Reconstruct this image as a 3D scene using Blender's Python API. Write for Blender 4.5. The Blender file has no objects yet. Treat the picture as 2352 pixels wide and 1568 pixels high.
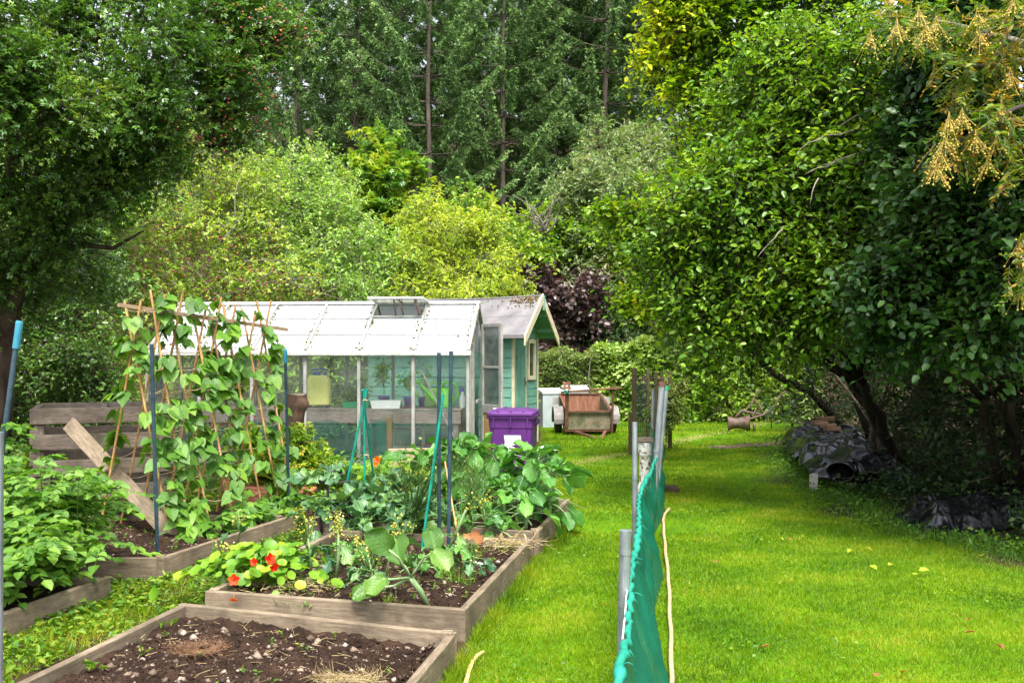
import bpy, math, random
import numpy as np
from mathutils import Vector, Matrix
R = math.radians
F = 2286.7
H = 1.6
Z3 = Vector((0, 0, 1))
scene = bpy.context.scene
COL = scene.collection
random.seed(7)
NR = np.random.default_rng(11)

def P(px, py, Y):
    """where the sight line through a point of the photograph meets the distance Y"""
    return Vector(((px - 1176) * Y / F, Y, H - (py - 815) * Y / F))

def G(px, py, z=0.0):
    """where that sight line meets the level z"""
    Y = (H - z) * F / (py - 815)
    return Vector(((px - 1176) * Y / F, Y, z))

# ------------------------------------------------------------------ objects
def tag(o, label=None, cat=None, group=None, kind=None):
    if label: o['label'] = label
    if cat: o['category'] = cat
    if group: o['group'] = group
    if kind: o['kind'] = kind
    return o

def empty(name, loc, label, cat, group=None, rz=0.0):
    o = bpy.data.objects.new(name, None)
    o.empty_display_size = 0.1
    COL.objects.link(o)
    o.location = loc
    o.rotation_euler = (0, 0, rz)
    return tag(o, label, cat, group)

def basis(o):
    return Matrix.LocRotScale(o.location, o.rotation_euler, o.scale)

def world_of(o):
    m = basis(o)
    while o.parent:
        o = o.parent
        m = basis(o) @ m
    return m

def link(name, me, mat, parent=None, world=True, origin=None):
    if parent is not None and world:
        me.transform(world_of(parent).inverted())
    o = bpy.data.objects.new(name, me)
    COL.objects.link(o)
    if parent is not None:
        o.parent = parent
    elif origin is not None:
        me.transform(Matrix.Translation(-Vector(origin)))
        o.location = origin
    if mat is not None:
        me.materials.append(mat)
    return o

def copy_tree(o, parent=None):
    c = o.copy()
    COL.objects.link(c)
    if parent is not None:
        c.parent = parent
    for ch in list(o.children):
        copy_tree(ch, c)
    return c

# ------------------------------------------------------------------ polygon builder
class MB:
    def __init__(s):
        s.v = []; s.f = []; s.uv = []
    def add(s, vs, fs, uvs=None):
        b = len(s.v)
        s.v += [tuple(p) for p in vs]
        for i, f in enumerate(fs):
            s.f.append([b + k for k in f])
            s.uv.append(uvs[i] if uvs else [(0.0, 0.0)] * len(f))
    def box(s, c, size, rot=None):
        c = Vector(c); hx, hy, hz = [d / 2 for d in size]
        loc = [Vector((x * hx, y * hy, z * hz)) for x in (-1, 1) for y in (-1, 1) for z in (-1, 1)]
        fs = [(0, 1, 3, 2), (4, 6, 7, 5), (0, 4, 5, 1), (2, 3, 7, 6), (0, 2, 6, 4), (1, 5, 7, 3)]
        la = max(range(3), key=lambda k: size[k])
        oth = [k for k in range(3) if k != la]
        o1, o2 = random.random() * 9, random.random() * 9
        uvs = []
        for f in fs:
            pts = [loc[k] for k in f]
            flat = [k for k in oth if abs(max(p[k] for p in pts) - min(p[k] for p in pts)) > 1e-7]
            k2 = flat[0] if flat else oth[0]
            if len(flat) == 2:
                uvs.append([(o1 + 3.3 + p[flat[0]] * .2, o2 + p[flat[1]] * 1.0) for p in pts])
            else:
                uvs.append([(o1 + p[la], o2 + p[k2] + (0.37 if k2 == oth[1] else 0)) for p in pts])
        vs = [c + (rot @ p if rot else p) for p in loc]
        s.add(vs, fs, uvs)
        return s
    def beam(s, a, b, w, h, up=Z3):
        """a bar from a to b, w across and h along up"""
        a, b = Vector(a), Vector(b)
        d = b - a; L = d.length
        x = d.normalized(); y = Vector(up).cross(x)
        if y.length < 1e-6: y = Vector((1, 0, 0)).cross(x)
        y.normalize(); z = x.cross(y)
        M = Matrix((x, y, z)).transposed()
        return s.box((a + b) / 2, (L, w, h), M)
    def tube(s, pts, r, n=8, cap=True):
        pts = [Vector(p) for p in pts]; m = len(pts)
        rs = [r] * m if not hasattr(r, '__len__') else list(r)
        b = len(s.v); ref = None
        for i, p in enumerate(pts):
            t = (pts[min(i + 1, m - 1)] - pts[max(i - 1, 0)])
            t = t.normalized() if t.length > 1e-9 else Z3
            if ref is None:
                ref = Vector((1, 0, 0)) if abs(t.x) < .9 else Vector((0, 1, 0))
            u = (ref - t * ref.dot(t)).normalized(); ref = u
            w = t.cross(u)
            for k in range(n):
                a = 2 * math.pi * k / n
                s.v.append(tuple(p + (u * math.cos(a) + w * math.sin(a)) * rs[i]))
        acc = 0.0
        for i in range(m - 1):
            L = (pts[i + 1] - pts[i]).length
            for k in range(n):
                k2 = (k + 1) % n
                s.f.append([b + i * n + k, b + i * n + k2, b + (i + 1) * n + k2, b + (i + 1) * n + k])
                s.uv.append([(acc, k * .05), (acc, k * .05 + .05), (acc + L, k * .05 + .05), (acc + L, k * .05)])
            acc += L
        if cap and n > 2:
            s.f.append([b + k for k in range(n)][::-1]); s.uv.append([(0, 0)] * n)
            s.f.append([b + (m - 1) * n + k for k in range(n)]); s.uv.append([(0, 0)] * n)
        return s
    def lathe(s, prof, n=20, c=(0, 0, 0), M=None, cap=True):
        c = Vector(c); b = len(s.v)
        for (r, z) in prof:
            for k in range(n):
                a = 2 * math.pi * k / n
                p = Vector((r * math.cos(a), r * math.sin(a), z))
                s.v.append(tuple(c + (M @ p if M else p)))
        for i in range(len(prof) - 1):
            for k in range(n):
                k2 = (k + 1) % n
                s.f.append([b + i * n + k, b + i * n + k2, b + (i + 1) * n + k2, b + (i + 1) * n + k])
                s.uv.append([(0, 0)] * 4)
        if cap:
            s.f.append([b + k for k in range(n)][::-1]); s.uv.append([(0, 0)] * n)
            e = b + (len(prof) - 1) * n
            s.f.append([e + k for k in range(n)]); s.uv.append([(0, 0)] * n)
        return s
    def grid(s, fn, nu, nv):
        b = len(s.v)
        for i in range(nu + 1):
            for j in range(nv + 1):
                s.v.append(tuple(fn(i / nu, j / nv)))
        for i in range(nu):
            for j in range(nv):
                a = b + i * (nv + 1) + j
                s.f.append([a, a + nv + 1, a + nv + 2, a + 1])
                s.uv.append([(i / nu, j / nv), ((i + 1) / nu, j / nv), ((i + 1) / nu, (j + 1) / nv), (i / nu, (j + 1) / nv)])
        return s
    def prism(s, poly, a, b):
        """an outline (list of points) swept from offset a to offset b"""
        n = len(poly); a, b = Vector(a), Vector(b)
        vs = [Vector(p) + a for p in poly] + [Vector(p) + b for p in poly]
        fs = [list(range(n))[::-1], list(range(n, 2 * n))]
        fs += [[k, (k + 1) % n, n + (k + 1) % n, n + k] for k in range(n)]
        uvs = [[(vs[i].x + vs[i].y, vs[i].z) for i in f] for f in fs]
        s.add(vs, fs, uvs)
        return s
    def build(s, name, mat, parent=None, world=True, origin=None, smooth=False, bevel=0.0):
        me = bpy.data.meshes.new(name)
        me.from_pydata(s.v, [], s.f)
        uvl = me.uv_layers.new(name='UVMap')
        flat = [c for poly in s.uv for p in poly for c in p]
        uvl.data.foreach_set('uv', flat)
        me.validate(); me.update()
        o = link(name, me, mat, parent, world, origin)
        if smooth:
            me.polygons.foreach_set('use_smooth', [True] * len(me.polygons))
        if bevel:
            m = o.modifiers.new('bevel', 'BEVEL'); m.width = bevel; m.segments = 2
            m.limit_method = 'ANGLE'; m.angle_limit = R(40)
        return o

# ------------------------------------------------------------------ leaf clouds
def nz(a):
    return a / np.maximum(np.linalg.norm(a, axis=-1, keepdims=True), 1e-9)

# templates: (u along, v across, w out of plane), faces
def _fan(n, cup, notch):
    v = [(0.5, 0, -cup)]
    for k in range(n):
        a = 2 * math.pi * (k + .5) / n
        r = .5 * (1 if k % 2 else notch)
        v.append((.5 + r * math.cos(a), r * math.sin(a), 0.02 * (k % 3)))
    return v, [(0, 1 + k, 1 + (k + 1) % n) for k in range(n)]
TPL = {
    'rhomb': ([(0, 0, 0), (.45, .5, .08), (1, 0, -.05), (.45, -.5, .08)], [(0, 1, 2, 3)]),
    'fold': ([(0, 0, 0), (.3, .46, .1), (.7, .36, .07), (1, 0, -.12), (.7, -.36, .07), (.3, -.46, .1)],
             [(0, 1, 2, 3), (0, 3, 4, 5)]),
    'heart': ([(0, 0, 0), (.5, 0, -.05), (1, 0, -.2), (-.13, .24, .02), (.16, .5, .05), (.58, .36, -.02),
               (-.13, -.24, .02), (.16, -.5, .05), (.58, -.36, -.02)],
              [(0, 1, 4, 3), (1, 2, 5, 4), (0, 6, 7, 1), (1, 7, 8, 2)]),
    'lobed': ([(0, 0, 0), (.55, .2, .05), (1, 0, -.06), (.55, -.2, .05), (.3, .42, .06), (.66, .5, -.02), (.48, .24, 0),
               (.3, -.42, .06), (.66, -.5, -.02), (.48, -.24, 0)],
              [(0, 1, 2, 3), (0, 6, 5, 4), (0, 7, 8, 9)]),
    'palm': ([(0, 0, 0), (.5, .16, .03), (1, 0, -.1), (.5, -.16, .03), (.2, .4, .03), (.75, .62, -.08), (.5, .22, 0),
              (.2, -.4, .03), (.75, -.62, -.08), (.5, -.22, 0), (-.1, .2, .02), (.18, .66, -.06), (-.1, -.2, .02), (.18, -.66, -.06)],
             [(0, 1, 2, 3), (0, 6, 5, 4), (0, 7, 8, 9), (0, 4, 11, 10), (0, 12, 13, 7)]),
    'round': _fan(10, .1, .93),
    'blade': ([(0, .5, 0), (0, -.5, 0), (1, 0, 0)], [(0, 1, 2)]),
    'strip': ([(0, .5, 0), (0, -.5, 0), (.5, -.4, .0), (.5, .4, .0), (1, 0, -.15)], [(0, 1, 2, 3)]),
    'star': ([(.5, 0, -.25)] + [(.5 + .5 * (1 if k % 2 else .55) * math.cos(k * math.pi / 5), .5 * (1 if k % 2 else .55) * math.sin(k * math.pi / 5), 0) for k in range(10)],
             [(0, 1 + k, 1 + (k + 1) % 10) for k in range(10)]),
}
def _brass(seed, nu=6, nv=6, wav=.09, cup=.25, lob=0.0):
    r = random.Random(seed)
    ph = [r.uniform(0, 6.28) for _ in range(4)]
    v = []
    for i in range(nu + 1):
        u = i / nu
        w = .5 * max(0.0, math.sin(math.pi * min(1, u * .93 + .07)) ** .55) * (.55 + .6 * u if u < .7 else 1.0)
        w = w * (1 + lob * math.sin(u * 17 + ph[0]))
        for j in range(nv + 1):
            q = 2 * j / nv - 1
            rim = abs(q) ** 2
            z = cup * (q * q) * .5 + wav * rim * math.sin(u * 11 + ph[1] + (2 if q > 0 else 0)) - .28 * u * u + .03 * math.sin(q * 7 + ph[2])
            v.append((u + .03 * rim * math.sin(u * 15 + ph[3]), w * q, z))
    f = [(i * (nv + 1) + j, (i + 1) * (nv + 1) + j, (i + 1) * (nv + 1) + j + 1, i * (nv + 1) + j + 1) for i in range(nu) for j in range(nv)]
    return v, f
for k in range(3):
    TPL['brass%d' % k] = _brass(k)
    TPL['kale%d' % k] = _brass(10 + k, 8, 6, .13, .15, .3)

class Cloud:
    def __init__(s):
        s.V = []; s.F3 = []; s.F4 = []; s.r3 = []; s.r4 = []; s.n = 0; s.L = []
    def put(s, tpl, pos, ax, nm, L, W, rnd=None, rng=NR):
        tv, tf = TPL[tpl]
        tv = np.array(tv, float)
        pos = np.atleast_2d(np.asarray(pos, float)); N = len(pos)
        if N == 0: return
        ax = nz(np.broadcast_to(np.asarray(ax, float), (N, 3)))
        nm = np.broadcast_to(np.asarray(nm, float), (N, 3))
        side = nz(np.cross(nm, ax)); nrm = np.cross(ax, side)
        L = np.broadcast_to(np.asarray(L, float), (N,)); W = np.broadcast_to(np.asarray(W, float), (N,))
        V = pos[:, None, :] + tv[None, :, 0, None] * (L[:, None, None] * ax[:, None, :]) \
            + tv[None, :, 1, None] * (W[:, None, None] * side[:, None, :]) + tv[None, :, 2, None] * (L[:, None, None] * nrm[:, None, :])
        if rnd is None: rnd = rng.random(N)
        base = s.n + np.arange(N)[:, None] * len(tv)
        for f in tf:
            if len(f) == 3: s.F3.append(base + np.array(f)); s.r3.append(rnd)
            else: s.F4.append(base + np.array(f)); s.r4.append(rnd)
        s.V.append(V.reshape(-1, 3)); s.n += N * len(tv); s.L.append(np.tile(tv, (N, 1)))
    def prisms(s, a, b, ra, rb, rnd=None):
        """three-sided twigs"""
        a = np.asarray(a, float); b = np.asarray(b, float); N = len(a)
        if N == 0: return
        d = nz(b - a); ref = np.where(np.abs(d[:, 2:3]) < .9, np.array([[0, 0, 1.]]), np.array([[1., 0, 0]]))
        u = nz(np.cross(d, ref)); w = np.cross(d, u)
        ra = np.broadcast_to(np.asarray(ra, float), (N,)); rb = np.broadcast_to(np.asarray(rb, float), (N,))
        V = np.zeros((N, 6, 3))
        for k in range(3):
            c, sn = math.cos(2.0944 * k), math.sin(2.0944 * k)
            V[:, k] = a + (u * c + w * sn) * ra[:, None]
            V[:, 3 + k] = b + (u * c + w * sn) * rb[:, None]
        base = s.n + np.arange(N)[:, None] * 6
        rnd = NR.random(N) if rnd is None else rnd
        for f in ((0, 1, 4, 3), (1, 2, 5, 4), (2, 0, 3, 5)):
            s.F4.append(base + np.array(f)); s.r4.append(rnd)
        s.V.append(V.reshape(-1, 3)); s.n += N * 6; s.L.append(np.zeros((N * 6, 3)))
    def build(s, name, mat, parent=None, world=True, origin=None, smooth=False):
        me = bpy.data.meshes.new(name)
        if not s.V:
            return link(name, me, mat, parent, world, origin)
        V = np.concatenate(s.V)
        f3 = np.concatenate(s.F3) if s.F3 else np.zeros((0, 3), int)
        f4 = np.concatenate(s.F4) if s.F4 else np.zeros((0, 4), int)
        r = np.concatenate(s.r3 + s.r4)
        me.vertices.add(len(V)); me.vertices.foreach_set('co', V.astype(np.float32).ravel())
        lv = np.concatenate([f3.ravel(), f4.ravel()]).astype(np.int32)
        me.loops.add(len(lv)); me.loops.foreach_set('vertex_index', lv)
        st = np.concatenate([np.arange(len(f3)) * 3, len(f3) * 3 + np.arange(len(f4)) * 4]).astype(np.int32)
        me.polygons.add(len(st)); me.polygons.foreach_set('loop_start', st)
        me.update(calc_edges=True)
        at = me.attributes.new('rnd', 'FLOAT', 'FACE'); at.data.foreach_set('value', r.astype(np.float32))
        if mat is not None and mat.get('vein'):
            av = me.attributes.new('leafpos', 'FLOAT_VECTOR', 'POINT'); av.data.foreach_set('vector', np.concatenate(s.L).astype(np.float32).ravel())
        if smooth: me.polygons.foreach_set('use_smooth', np.ones(len(st), bool))
        return link(name, me, mat, parent, world, origin)

def rdir(n, rng=NR):
    return nz(rng.normal(size=(n, 3)))

def shoots(C, T, start, d, length, k, L, asp, tpl, rng=NR, droop=.25, rnd=None, upn=1.0, twig=.004, jit=.35):
    """leafy shoots: k leaves set alternately along each of len(start) twigs"""
    N = len(start)
    t = (np.arange(k) + .6) / k
    ln = np.broadcast_to(np.asarray(length, float), (N,))
    pos = start[:, None, :] + d[:, None, :] * (ln[:, None, None] * t[None, :, None])
    pos = pos - np.array([0, 0, 1.]) * (droop * ln[:, None] * t[None, :] ** 2)[:, :, None]
    sgn = np.where(np.arange(k) % 2 == 0, 1., -1.)[None, :, None]
    side = nz(np.cross(d, np.array([0, 0, 1.])) + .3 * rng.normal(size=(N, 3)))
    ax = nz(d[:, None, :] * .7 + side[:, None, :] * sgn + jit * rng.normal(size=(N, k, 3)) - np.array([0, 0, .25]))
    nm = nz(np.array([0, 0, upn]) + d[:, None, :] * .35 + .45 * rng.normal(size=(N, k, 3)))
    Ls = L * rng.uniform(.45, 1.35, (N, k))
    if rnd is None:
        rr = np.clip(rng.random(N)[:, None] * .6 + rng.random((N, k)) * .4, 0, 1)
    else:
        rr = np.clip(rnd[:, None] + rng.normal(size=(N, k)) * .12, 0, 1)
    C.put(tpl, pos.reshape(-1, 3), ax.reshape(-1, 3), nm.reshape(-1, 3), Ls.ravel(), (Ls * asp).ravel(), rr.ravel())
    if T is not None:
        mid = start + d * ln[:, None] * .55 - np.array([0, 0, 1.]) * (droop * ln * .3)[:, None]
        T.prisms(start, mid, twig, twig * .7)
        T.prisms(mid, pos[:, -1], twig * .7, twig * .3)

def lobe(px, py, Y, rx, ry=None, dy=None):
    """an ellipsoid of the crown: centre and three radii in metres"""
    c = P(px, py, Y); ry = ry or rx
    return (np.array(c), np.array([rx * Y / F, dy or rx * Y / F, ry * Y / F]))

def in_lobes(lobes, n, rng=NR, lo=.45, back=.45, zmin=.05):
    """points and outward directions in the outer part of the lobes, fewer on the side turned from the garden"""
    w = np.array([(r[0] * r[1] * r[2]) ** (2 / 3) for _, r in lobes]); w /= w.sum()
    ps, us = [], []
    cnt = rng.multinomial(int(n * 1.5), w)
    for (c, r), m in zip(lobes, cnt):
        u = rdir(m, rng)
        keep = (u[:, 1] < .2) | (rng.random(m) < back)
        u = u[keep]; m = len(u)
        bump = 1 + .16 * np.sin(u[:, 0] * 7 + c[0] * 3) * np.sin(u[:, 2] * 6 + c[2] * 5) + .10 * np.sin(u[:, 0] * 17 + u[:, 2] * 13 + c[1])
        q = (lo + (1 - lo) * rng.random(m) ** .6) * bump
        ps.append(c + u * r * q[:, None]); us.append(nz(u / r))
    p = np.concatenate(ps); u = np.concatenate(us)
    ok = p[:, 2] > zmin
    p, u = p[ok], u[ok]
    idx = rng.permutation(len(p))[:n]
    return p[idx], u[idx]

def expand(lobes, rng, m=7, lo=.28, hi=.52):
    """knobbly crown: every lobe carries smaller ones on its outside"""
    out = []
    for c, r in lobes:
        out.append((c, r * .78))
        for u in rdir(m, rng):
            if u[1] > .5: u[1] *= -1
            k = rng.uniform(lo, hi)
            out.append((c + u * r * rng.uniform(.62, .92), r * k))
    return out

def limb(M, a, b, r0, r1, sag=.12, seg=6, n=7, seed=0):
    rr = random.Random(seed)
    a, b = Vector(a), Vector(b); d = b - a
    off = Vector((rr.uniform(-1, 1), rr.uniform(-1, 1), rr.uniform(.2, 1))) * d.length * sag
    pts = [a + d * (i / seg) + off * math.sin(math.pi * i / seg) + Vector((rr.uniform(-1, 1), rr.uniform(-1, 1), rr.uniform(-1, 1))) * d.length * .018 * (0 < i < seg) for i in range(seg + 1)]
    M.tube(pts, [r0 + (r1 - r0) * i / seg for i in range(seg + 1)], n)
    return pts

def tree(name, base, label, cat, lobes, nsh, k, L, asp, tpl, leaf_mat, bark, trunk_r=.08, shoot=.3, group=None,
         droop=.25, trunks=1, lo=.45, back=.45, rndfn=None, twigs_per=14, upn=1.0, outw=.9, fork=.35, twig=.005, seed=3, upb=.1, visible_twigs=True, knob=7, limbs=1.0, fly=.05, skirt=0, bump=.12, tops=(), ntop=700, tpts=None, every=1):
    rng = np.random.default_rng(seed)
    root = empty(name, base, label, cat, group)
    T = MB(); base = Vector(base)
    top = Vector(np.mean([c for c, _ in lobes], axis=0))
    B = Cloud()
    for t in range(trunks):
        off = Vector((random.Random(seed + t).uniform(-1, 1), random.Random(seed * 3 + t).uniform(-1, 1), 0)) * trunk_r * (2.5 if trunks > 1 else 0)
        fk = base + (top - base) * fork + off * 2
        lk = limbs * min(1.0, 2.2 / math.sqrt(max(1, len(lobes) / trunks)))
        if tpts:
            fk = Vector(tpts[-1]); T.tube([base - Vector((0, 0, .1))] + list(tpts), [trunk_r * (1.2 - .5 * i / len(tpts)) for i in range(len(tpts) + 1)], 9)
        else:
            limb(T, base + off - Vector((0, 0, .1)), fk, trunk_r * 1.15, trunk_r * .8, .06, 6, 9, seed + t)
        for i, (c, r) in enumerate(lobes):
            if i % trunks != t: continue
            e = Vector(c) + Vector((0, 0, -r[2] * .1))
            if (i // trunks) % every == 0: limb(T, fk, e, trunk_r * .6 * lk, trunk_r * .16, .12, 7, 6, seed + i)
            q, _ = in_lobes([(c, r * .85)], twigs_per, rng, .6, .6)
            for p in q:
                m = Vector(c) * .45 + fk * .15 + Vector(p) * .4
                limb(T, m if (m - e).length < 2 * max(r) else e, Vector(p), trunk_r * .14, trunk_r * .05, .08, 4, 4, int(p[0] * 999) & 1023)
    T2 = T
    big = expand(lobes, rng, knob) if knob else lobes
    if skirt:
        zl = min(c[2] - r[2] * .6 for c, r in lobes)
        hz = max(.3, zl - base.z) / 2
        for c, r in lobes:
            if c[2] - r[2] < zl + r[2]:
                big.append((np.array([c[0] + rng.normal() * .2, c[1] + rng.normal() * .2, base.z + hz]), np.array([r[0] * skirt, r[1] * .9, hz * 1.15])))
    p, u = in_lobes(big, nsh, rng, lo, back, -9)
    p += rng.normal(size=p.shape) * bump * np.median([r[0] for _, r in lobes])
    d = nz(u * outw + rng.normal(size=u.shape) * .55 + np.array([0, 0, upb]))
    C = Cloud()
    rnd = rndfn(p) if rndfn else None
    ln = shoot * rng.uniform(.5, 1.4, len(p)) * np.where(rng.random(len(p)) < fly, 2.2, 1.0)
    shoots(C, B if visible_twigs else None, p - d * (ln * .5)[:, None], d, ln, k, L, asp, tpl, rng, droop, rnd, upn, twig)
    if tops:  # lobes above the view, added to shade what hangs below
        tp = [(np.array(c, float), np.array([r, r, r * .75])) for c, r in tops]
        p, u = in_lobes(tp, ntop, rng, .3, 1)
        d = nz(u + rng.normal(size=u.shape) * .5)
        shoots(C, None, p - d * .2, d, .5, 8, L * 2.1, asp, tpl, rng, droop)
        for c, r in tops: limb(T2, base + Vector((0, 0, max(1.5, (top - base).z * fork))), c, trunk_r * .6, trunk_r * .15, .08, 6, 6, seed)
    if visible_twigs: B.build('twigs', bark, root)
    T.build('trunk', bark, root, smooth=True)
    C.build('crown', leaf_mat, root)
    return root
# ------------------------------------------------------------------ materials
class NT:
    def __init__(s, name):
        s.m = bpy.data.materials.new(name); s.m.use_nodes = True
        s.t = s.m.node_tree; s.t.nodes.clear()
        s.out = s.n('ShaderNodeOutputMaterial')
    def n(s, typ, **kw):
        nd = s.t.nodes.new(typ)
        for k, v in kw.items():
            if k in nd.inputs: nd.inputs[k].default_value = v
            else: setattr(nd, k, v)
        return nd
    def l(s, a, b): s.t.links.new(a, b)
    def coord(s, kind='Object', scale=(1, 1, 1)):
        tc = s.n('ShaderNodeTexCoord'); mp = s.n('ShaderNodeMapping'); mp.inputs['Scale'].default_value = scale
        s.l(tc.outputs[kind], mp.inputs['Vector']); return mp.outputs['Vector']
    def noise(s, vec, scale, detail=6, rough=.6, dist=0.0):
        nd = s.n('ShaderNodeTexNoise'); nd.inputs['Scale'].default_value = scale; nd.inputs['Detail'].default_value = detail
        nd.inputs['Roughness'].default_value = rough; nd.inputs['Distortion'].default_value = dist
        if vec is not None: s.l(vec, nd.inputs['Vector'])
        return nd.outputs['Fac']
    def ramp(s, fac, stops):
        nd = s.n('ShaderNodeValToRGB'); cr = nd.color_ramp
        while len(cr.elements) < len(stops): cr.elements.new(.5)
        for e, (p, c) in zip(cr.elements, stops):
            e.position = p; e.color = (*c, 1) if len(c) == 3 else c
        s.l(fac, nd.inputs['Fac']); return nd.outputs['Color']
    def mix(s, fac, a, b, mode='MIX'):
        nd = s.n('ShaderNodeMix', data_type='RGBA', blend_type=mode)
        for sock, v in ((nd.inputs[0], fac), (nd.inputs[6], a), (nd.inputs[7], b)):
            if isinstance(v, (int, float)): sock.default_value = v
            elif isinstance(v, (tuple, list)): sock.default_value = (*v, 1) if len(v) == 3 else v
            else: s.l(v, sock)
        return nd.outputs[2]
    def math(s, op, a, b=0.0):
        nd = s.n('ShaderNodeMath', operation=op)
        for i, v in enumerate((a, b)):
            if isinstance(v, (int, float)): nd.inputs[i].default_value = v
            else: s.l(v, nd.inputs[i])
        return nd.outputs[0]
    def bsdf(s, color, rough=.6, spec=.4, metal=0.0, bump=None, bs=.3, bd=.01):
        b = s.n('ShaderNodeBsdfPrincipled')
        for key, v in (('Base Color', color), ('Roughness', rough), ('Specular IOR Level', spec), ('Metallic', metal)):
            if isinstance(v, (int, float)): b.inputs[key].default_value = v
            elif isinstance(v, (tuple, list)): b.inputs[key].default_value = (*v, 1)
            else: s.l(v, b.inputs[key])
        if bump is not None:
            bn = s.n('ShaderNodeBump'); bn.inputs['Strength'].default_value = bs; bn.inputs['Distance'].default_value = bd
            s.l(bump, bn.inputs['Height']); s.l(bn.outputs['Normal'], b.inputs['Normal'])
        return b
    def done(s, sh):
        s.l(sh.outputs[0] if hasattr(sh, 'outputs') else sh, s.out.inputs['Surface']); return s.m

def pm(name, c1, c2, scale=4, rough=.6, spec=.4, bump=.2, bscale=30, c3=None, metal=0.0, stretch=(1, 1, 1), lo=.35, hi=.65, c3at=.75, bd=.006):
    t = NT(name); v = t.coord('Object', stretch)
    f = t.noise(v, scale, 8, .65)
    stops = [(lo, c1), (hi, c2)] + ([(c3at, c3)] if c3 else [])
    return t.done(t.bsdf(t.ramp(f, stops), rough, spec, metal, t.noise(v, bscale, 5), bump, bd))

def woodm(name, dark, light, wet=None, rough=.8, grain=14, green=None, gl=.62):
    t = NT(name)
    uv = t.coord('UV', (3.2, grain * 2.2, 1)); ob = t.coord('Object')
    g = t.noise(uv, 2.2, 8, .7, .6)
    col = t.ramp(g, [(.3, dark), (.52, tuple((a + b) / 2 for a, b in zip(dark, light))), (.7, light)])
    st = t.noise(ob, 2.3, 7, .7)
    col = t.mix(t.ramp(st, [(.42, (0, 0, 0)), (.62, (.62, .62, .62))]), col, wet or tuple(c * .45 for c in dark))
    if green:
        col = t.mix(t.ramp(t.noise(ob, 5, 6, .7), [(gl - .1, (0, 0, 0)), (gl + .06, (.8, .8, .8))]), col, green)
    knots = t.n('ShaderNodeTexVoronoi'); knots.inputs['Scale'].default_value = 1.3
    t.l(t.coord('UV', (2.2, 5, 1)), knots.inputs['Vector'])
    col = t.mix(t.ramp(knots.outputs['Distance'], [(.05, (.55, .55, .55)), (.13, (0, 0, 0))]), col, tuple(c * .35 for c in dark))
    return t.done(t.bsdf(col, rough, .25, 0, g, .5, .004))

def leafm(name, cols, trans=.3, rough=.42, spec=.5, nscale=1.1, tcol=None, vein=False, amp=.95):
    """cols: dark, mid, light, (rare) colours; each leaf takes its own"""
    t = NT(name)
    a = t.n('ShaderNodeAttribute', attribute_name='rnd')
    ns = t.noise(t.coord('Object'), nscale, 3)
    f = t.math('ADD', t.math('MULTIPLY', a.outputs['Fac'], .72), t.math('MULTIPLY', t.math('SUBTRACT', ns, .5 - .14 * .95 / amp), amp))
    n = len(cols)
    col = t.ramp(f, [(.08 + .84 * i / (n - 1), c) for i, c in enumerate(cols)])
    bh = None
    if vein:
        # pale midrib and side veins, a property of the leaf itself
        t.m['vein'] = 1
        lp = t.n('ShaderNodeAttribute', attribute_name='leafpos'); sp = t.n('ShaderNodeSeparateXYZ'); t.l(lp.outputs['Vector'], sp.inputs[0])
        av = t.math('ABSOLUTE', sp.outputs[1])
        rib = t.ramp(av, [(.0, (.75,) * 3), (.05, (0, 0, 0))])
        fr = t.math('FRACT', t.math('MULTIPLY', t.math('SUBTRACT', sp.outputs[0], t.math('MULTIPLY', av, .8)), 6.5))
        sv = t.ramp(t.math('ABSOLUTE', t.math('SUBTRACT', fr, .5)), [(.0, (.45,) * 3), (.11, (0, 0, 0))])
        hl = t.mix(1.0, col, (1.7, 1.55, 2.2), 'MULTIPLY')
        col = t.mix(sv, t.mix(rib, col, hl), hl)
        blot = t.ramp(t.noise(t.coord('Object'), 26, 4), [(.66, (0, 0, 0)), (.76, (.55,) * 3)])
        col = t.mix(blot, col, (.26, .22, .03))
        bh = t.math('ADD', t.math('MULTIPLY', t.math('ABSOLUTE', t.math('SUBTRACT', fr, .5)), .8), t.noise(t.coord('Object'), 45, 3))
    b = t.bsdf(col, rough, spec, 0, bh, .5, .006)
    tr = t.n('ShaderNodeBsdfTranslucent')
    t.l(t.mix(1.0, col, tcol or (1.5, 1.45, .5), 'MULTIPLY'), tr.inputs['Color'])
    mx = t.n('ShaderNodeMixShader'); mx.inputs[0].default_value = trans
    t.l(b.outputs[0], mx.inputs[1]); t.l(tr.outputs[0], mx.inputs[2])
    return t.done(mx)

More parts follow.
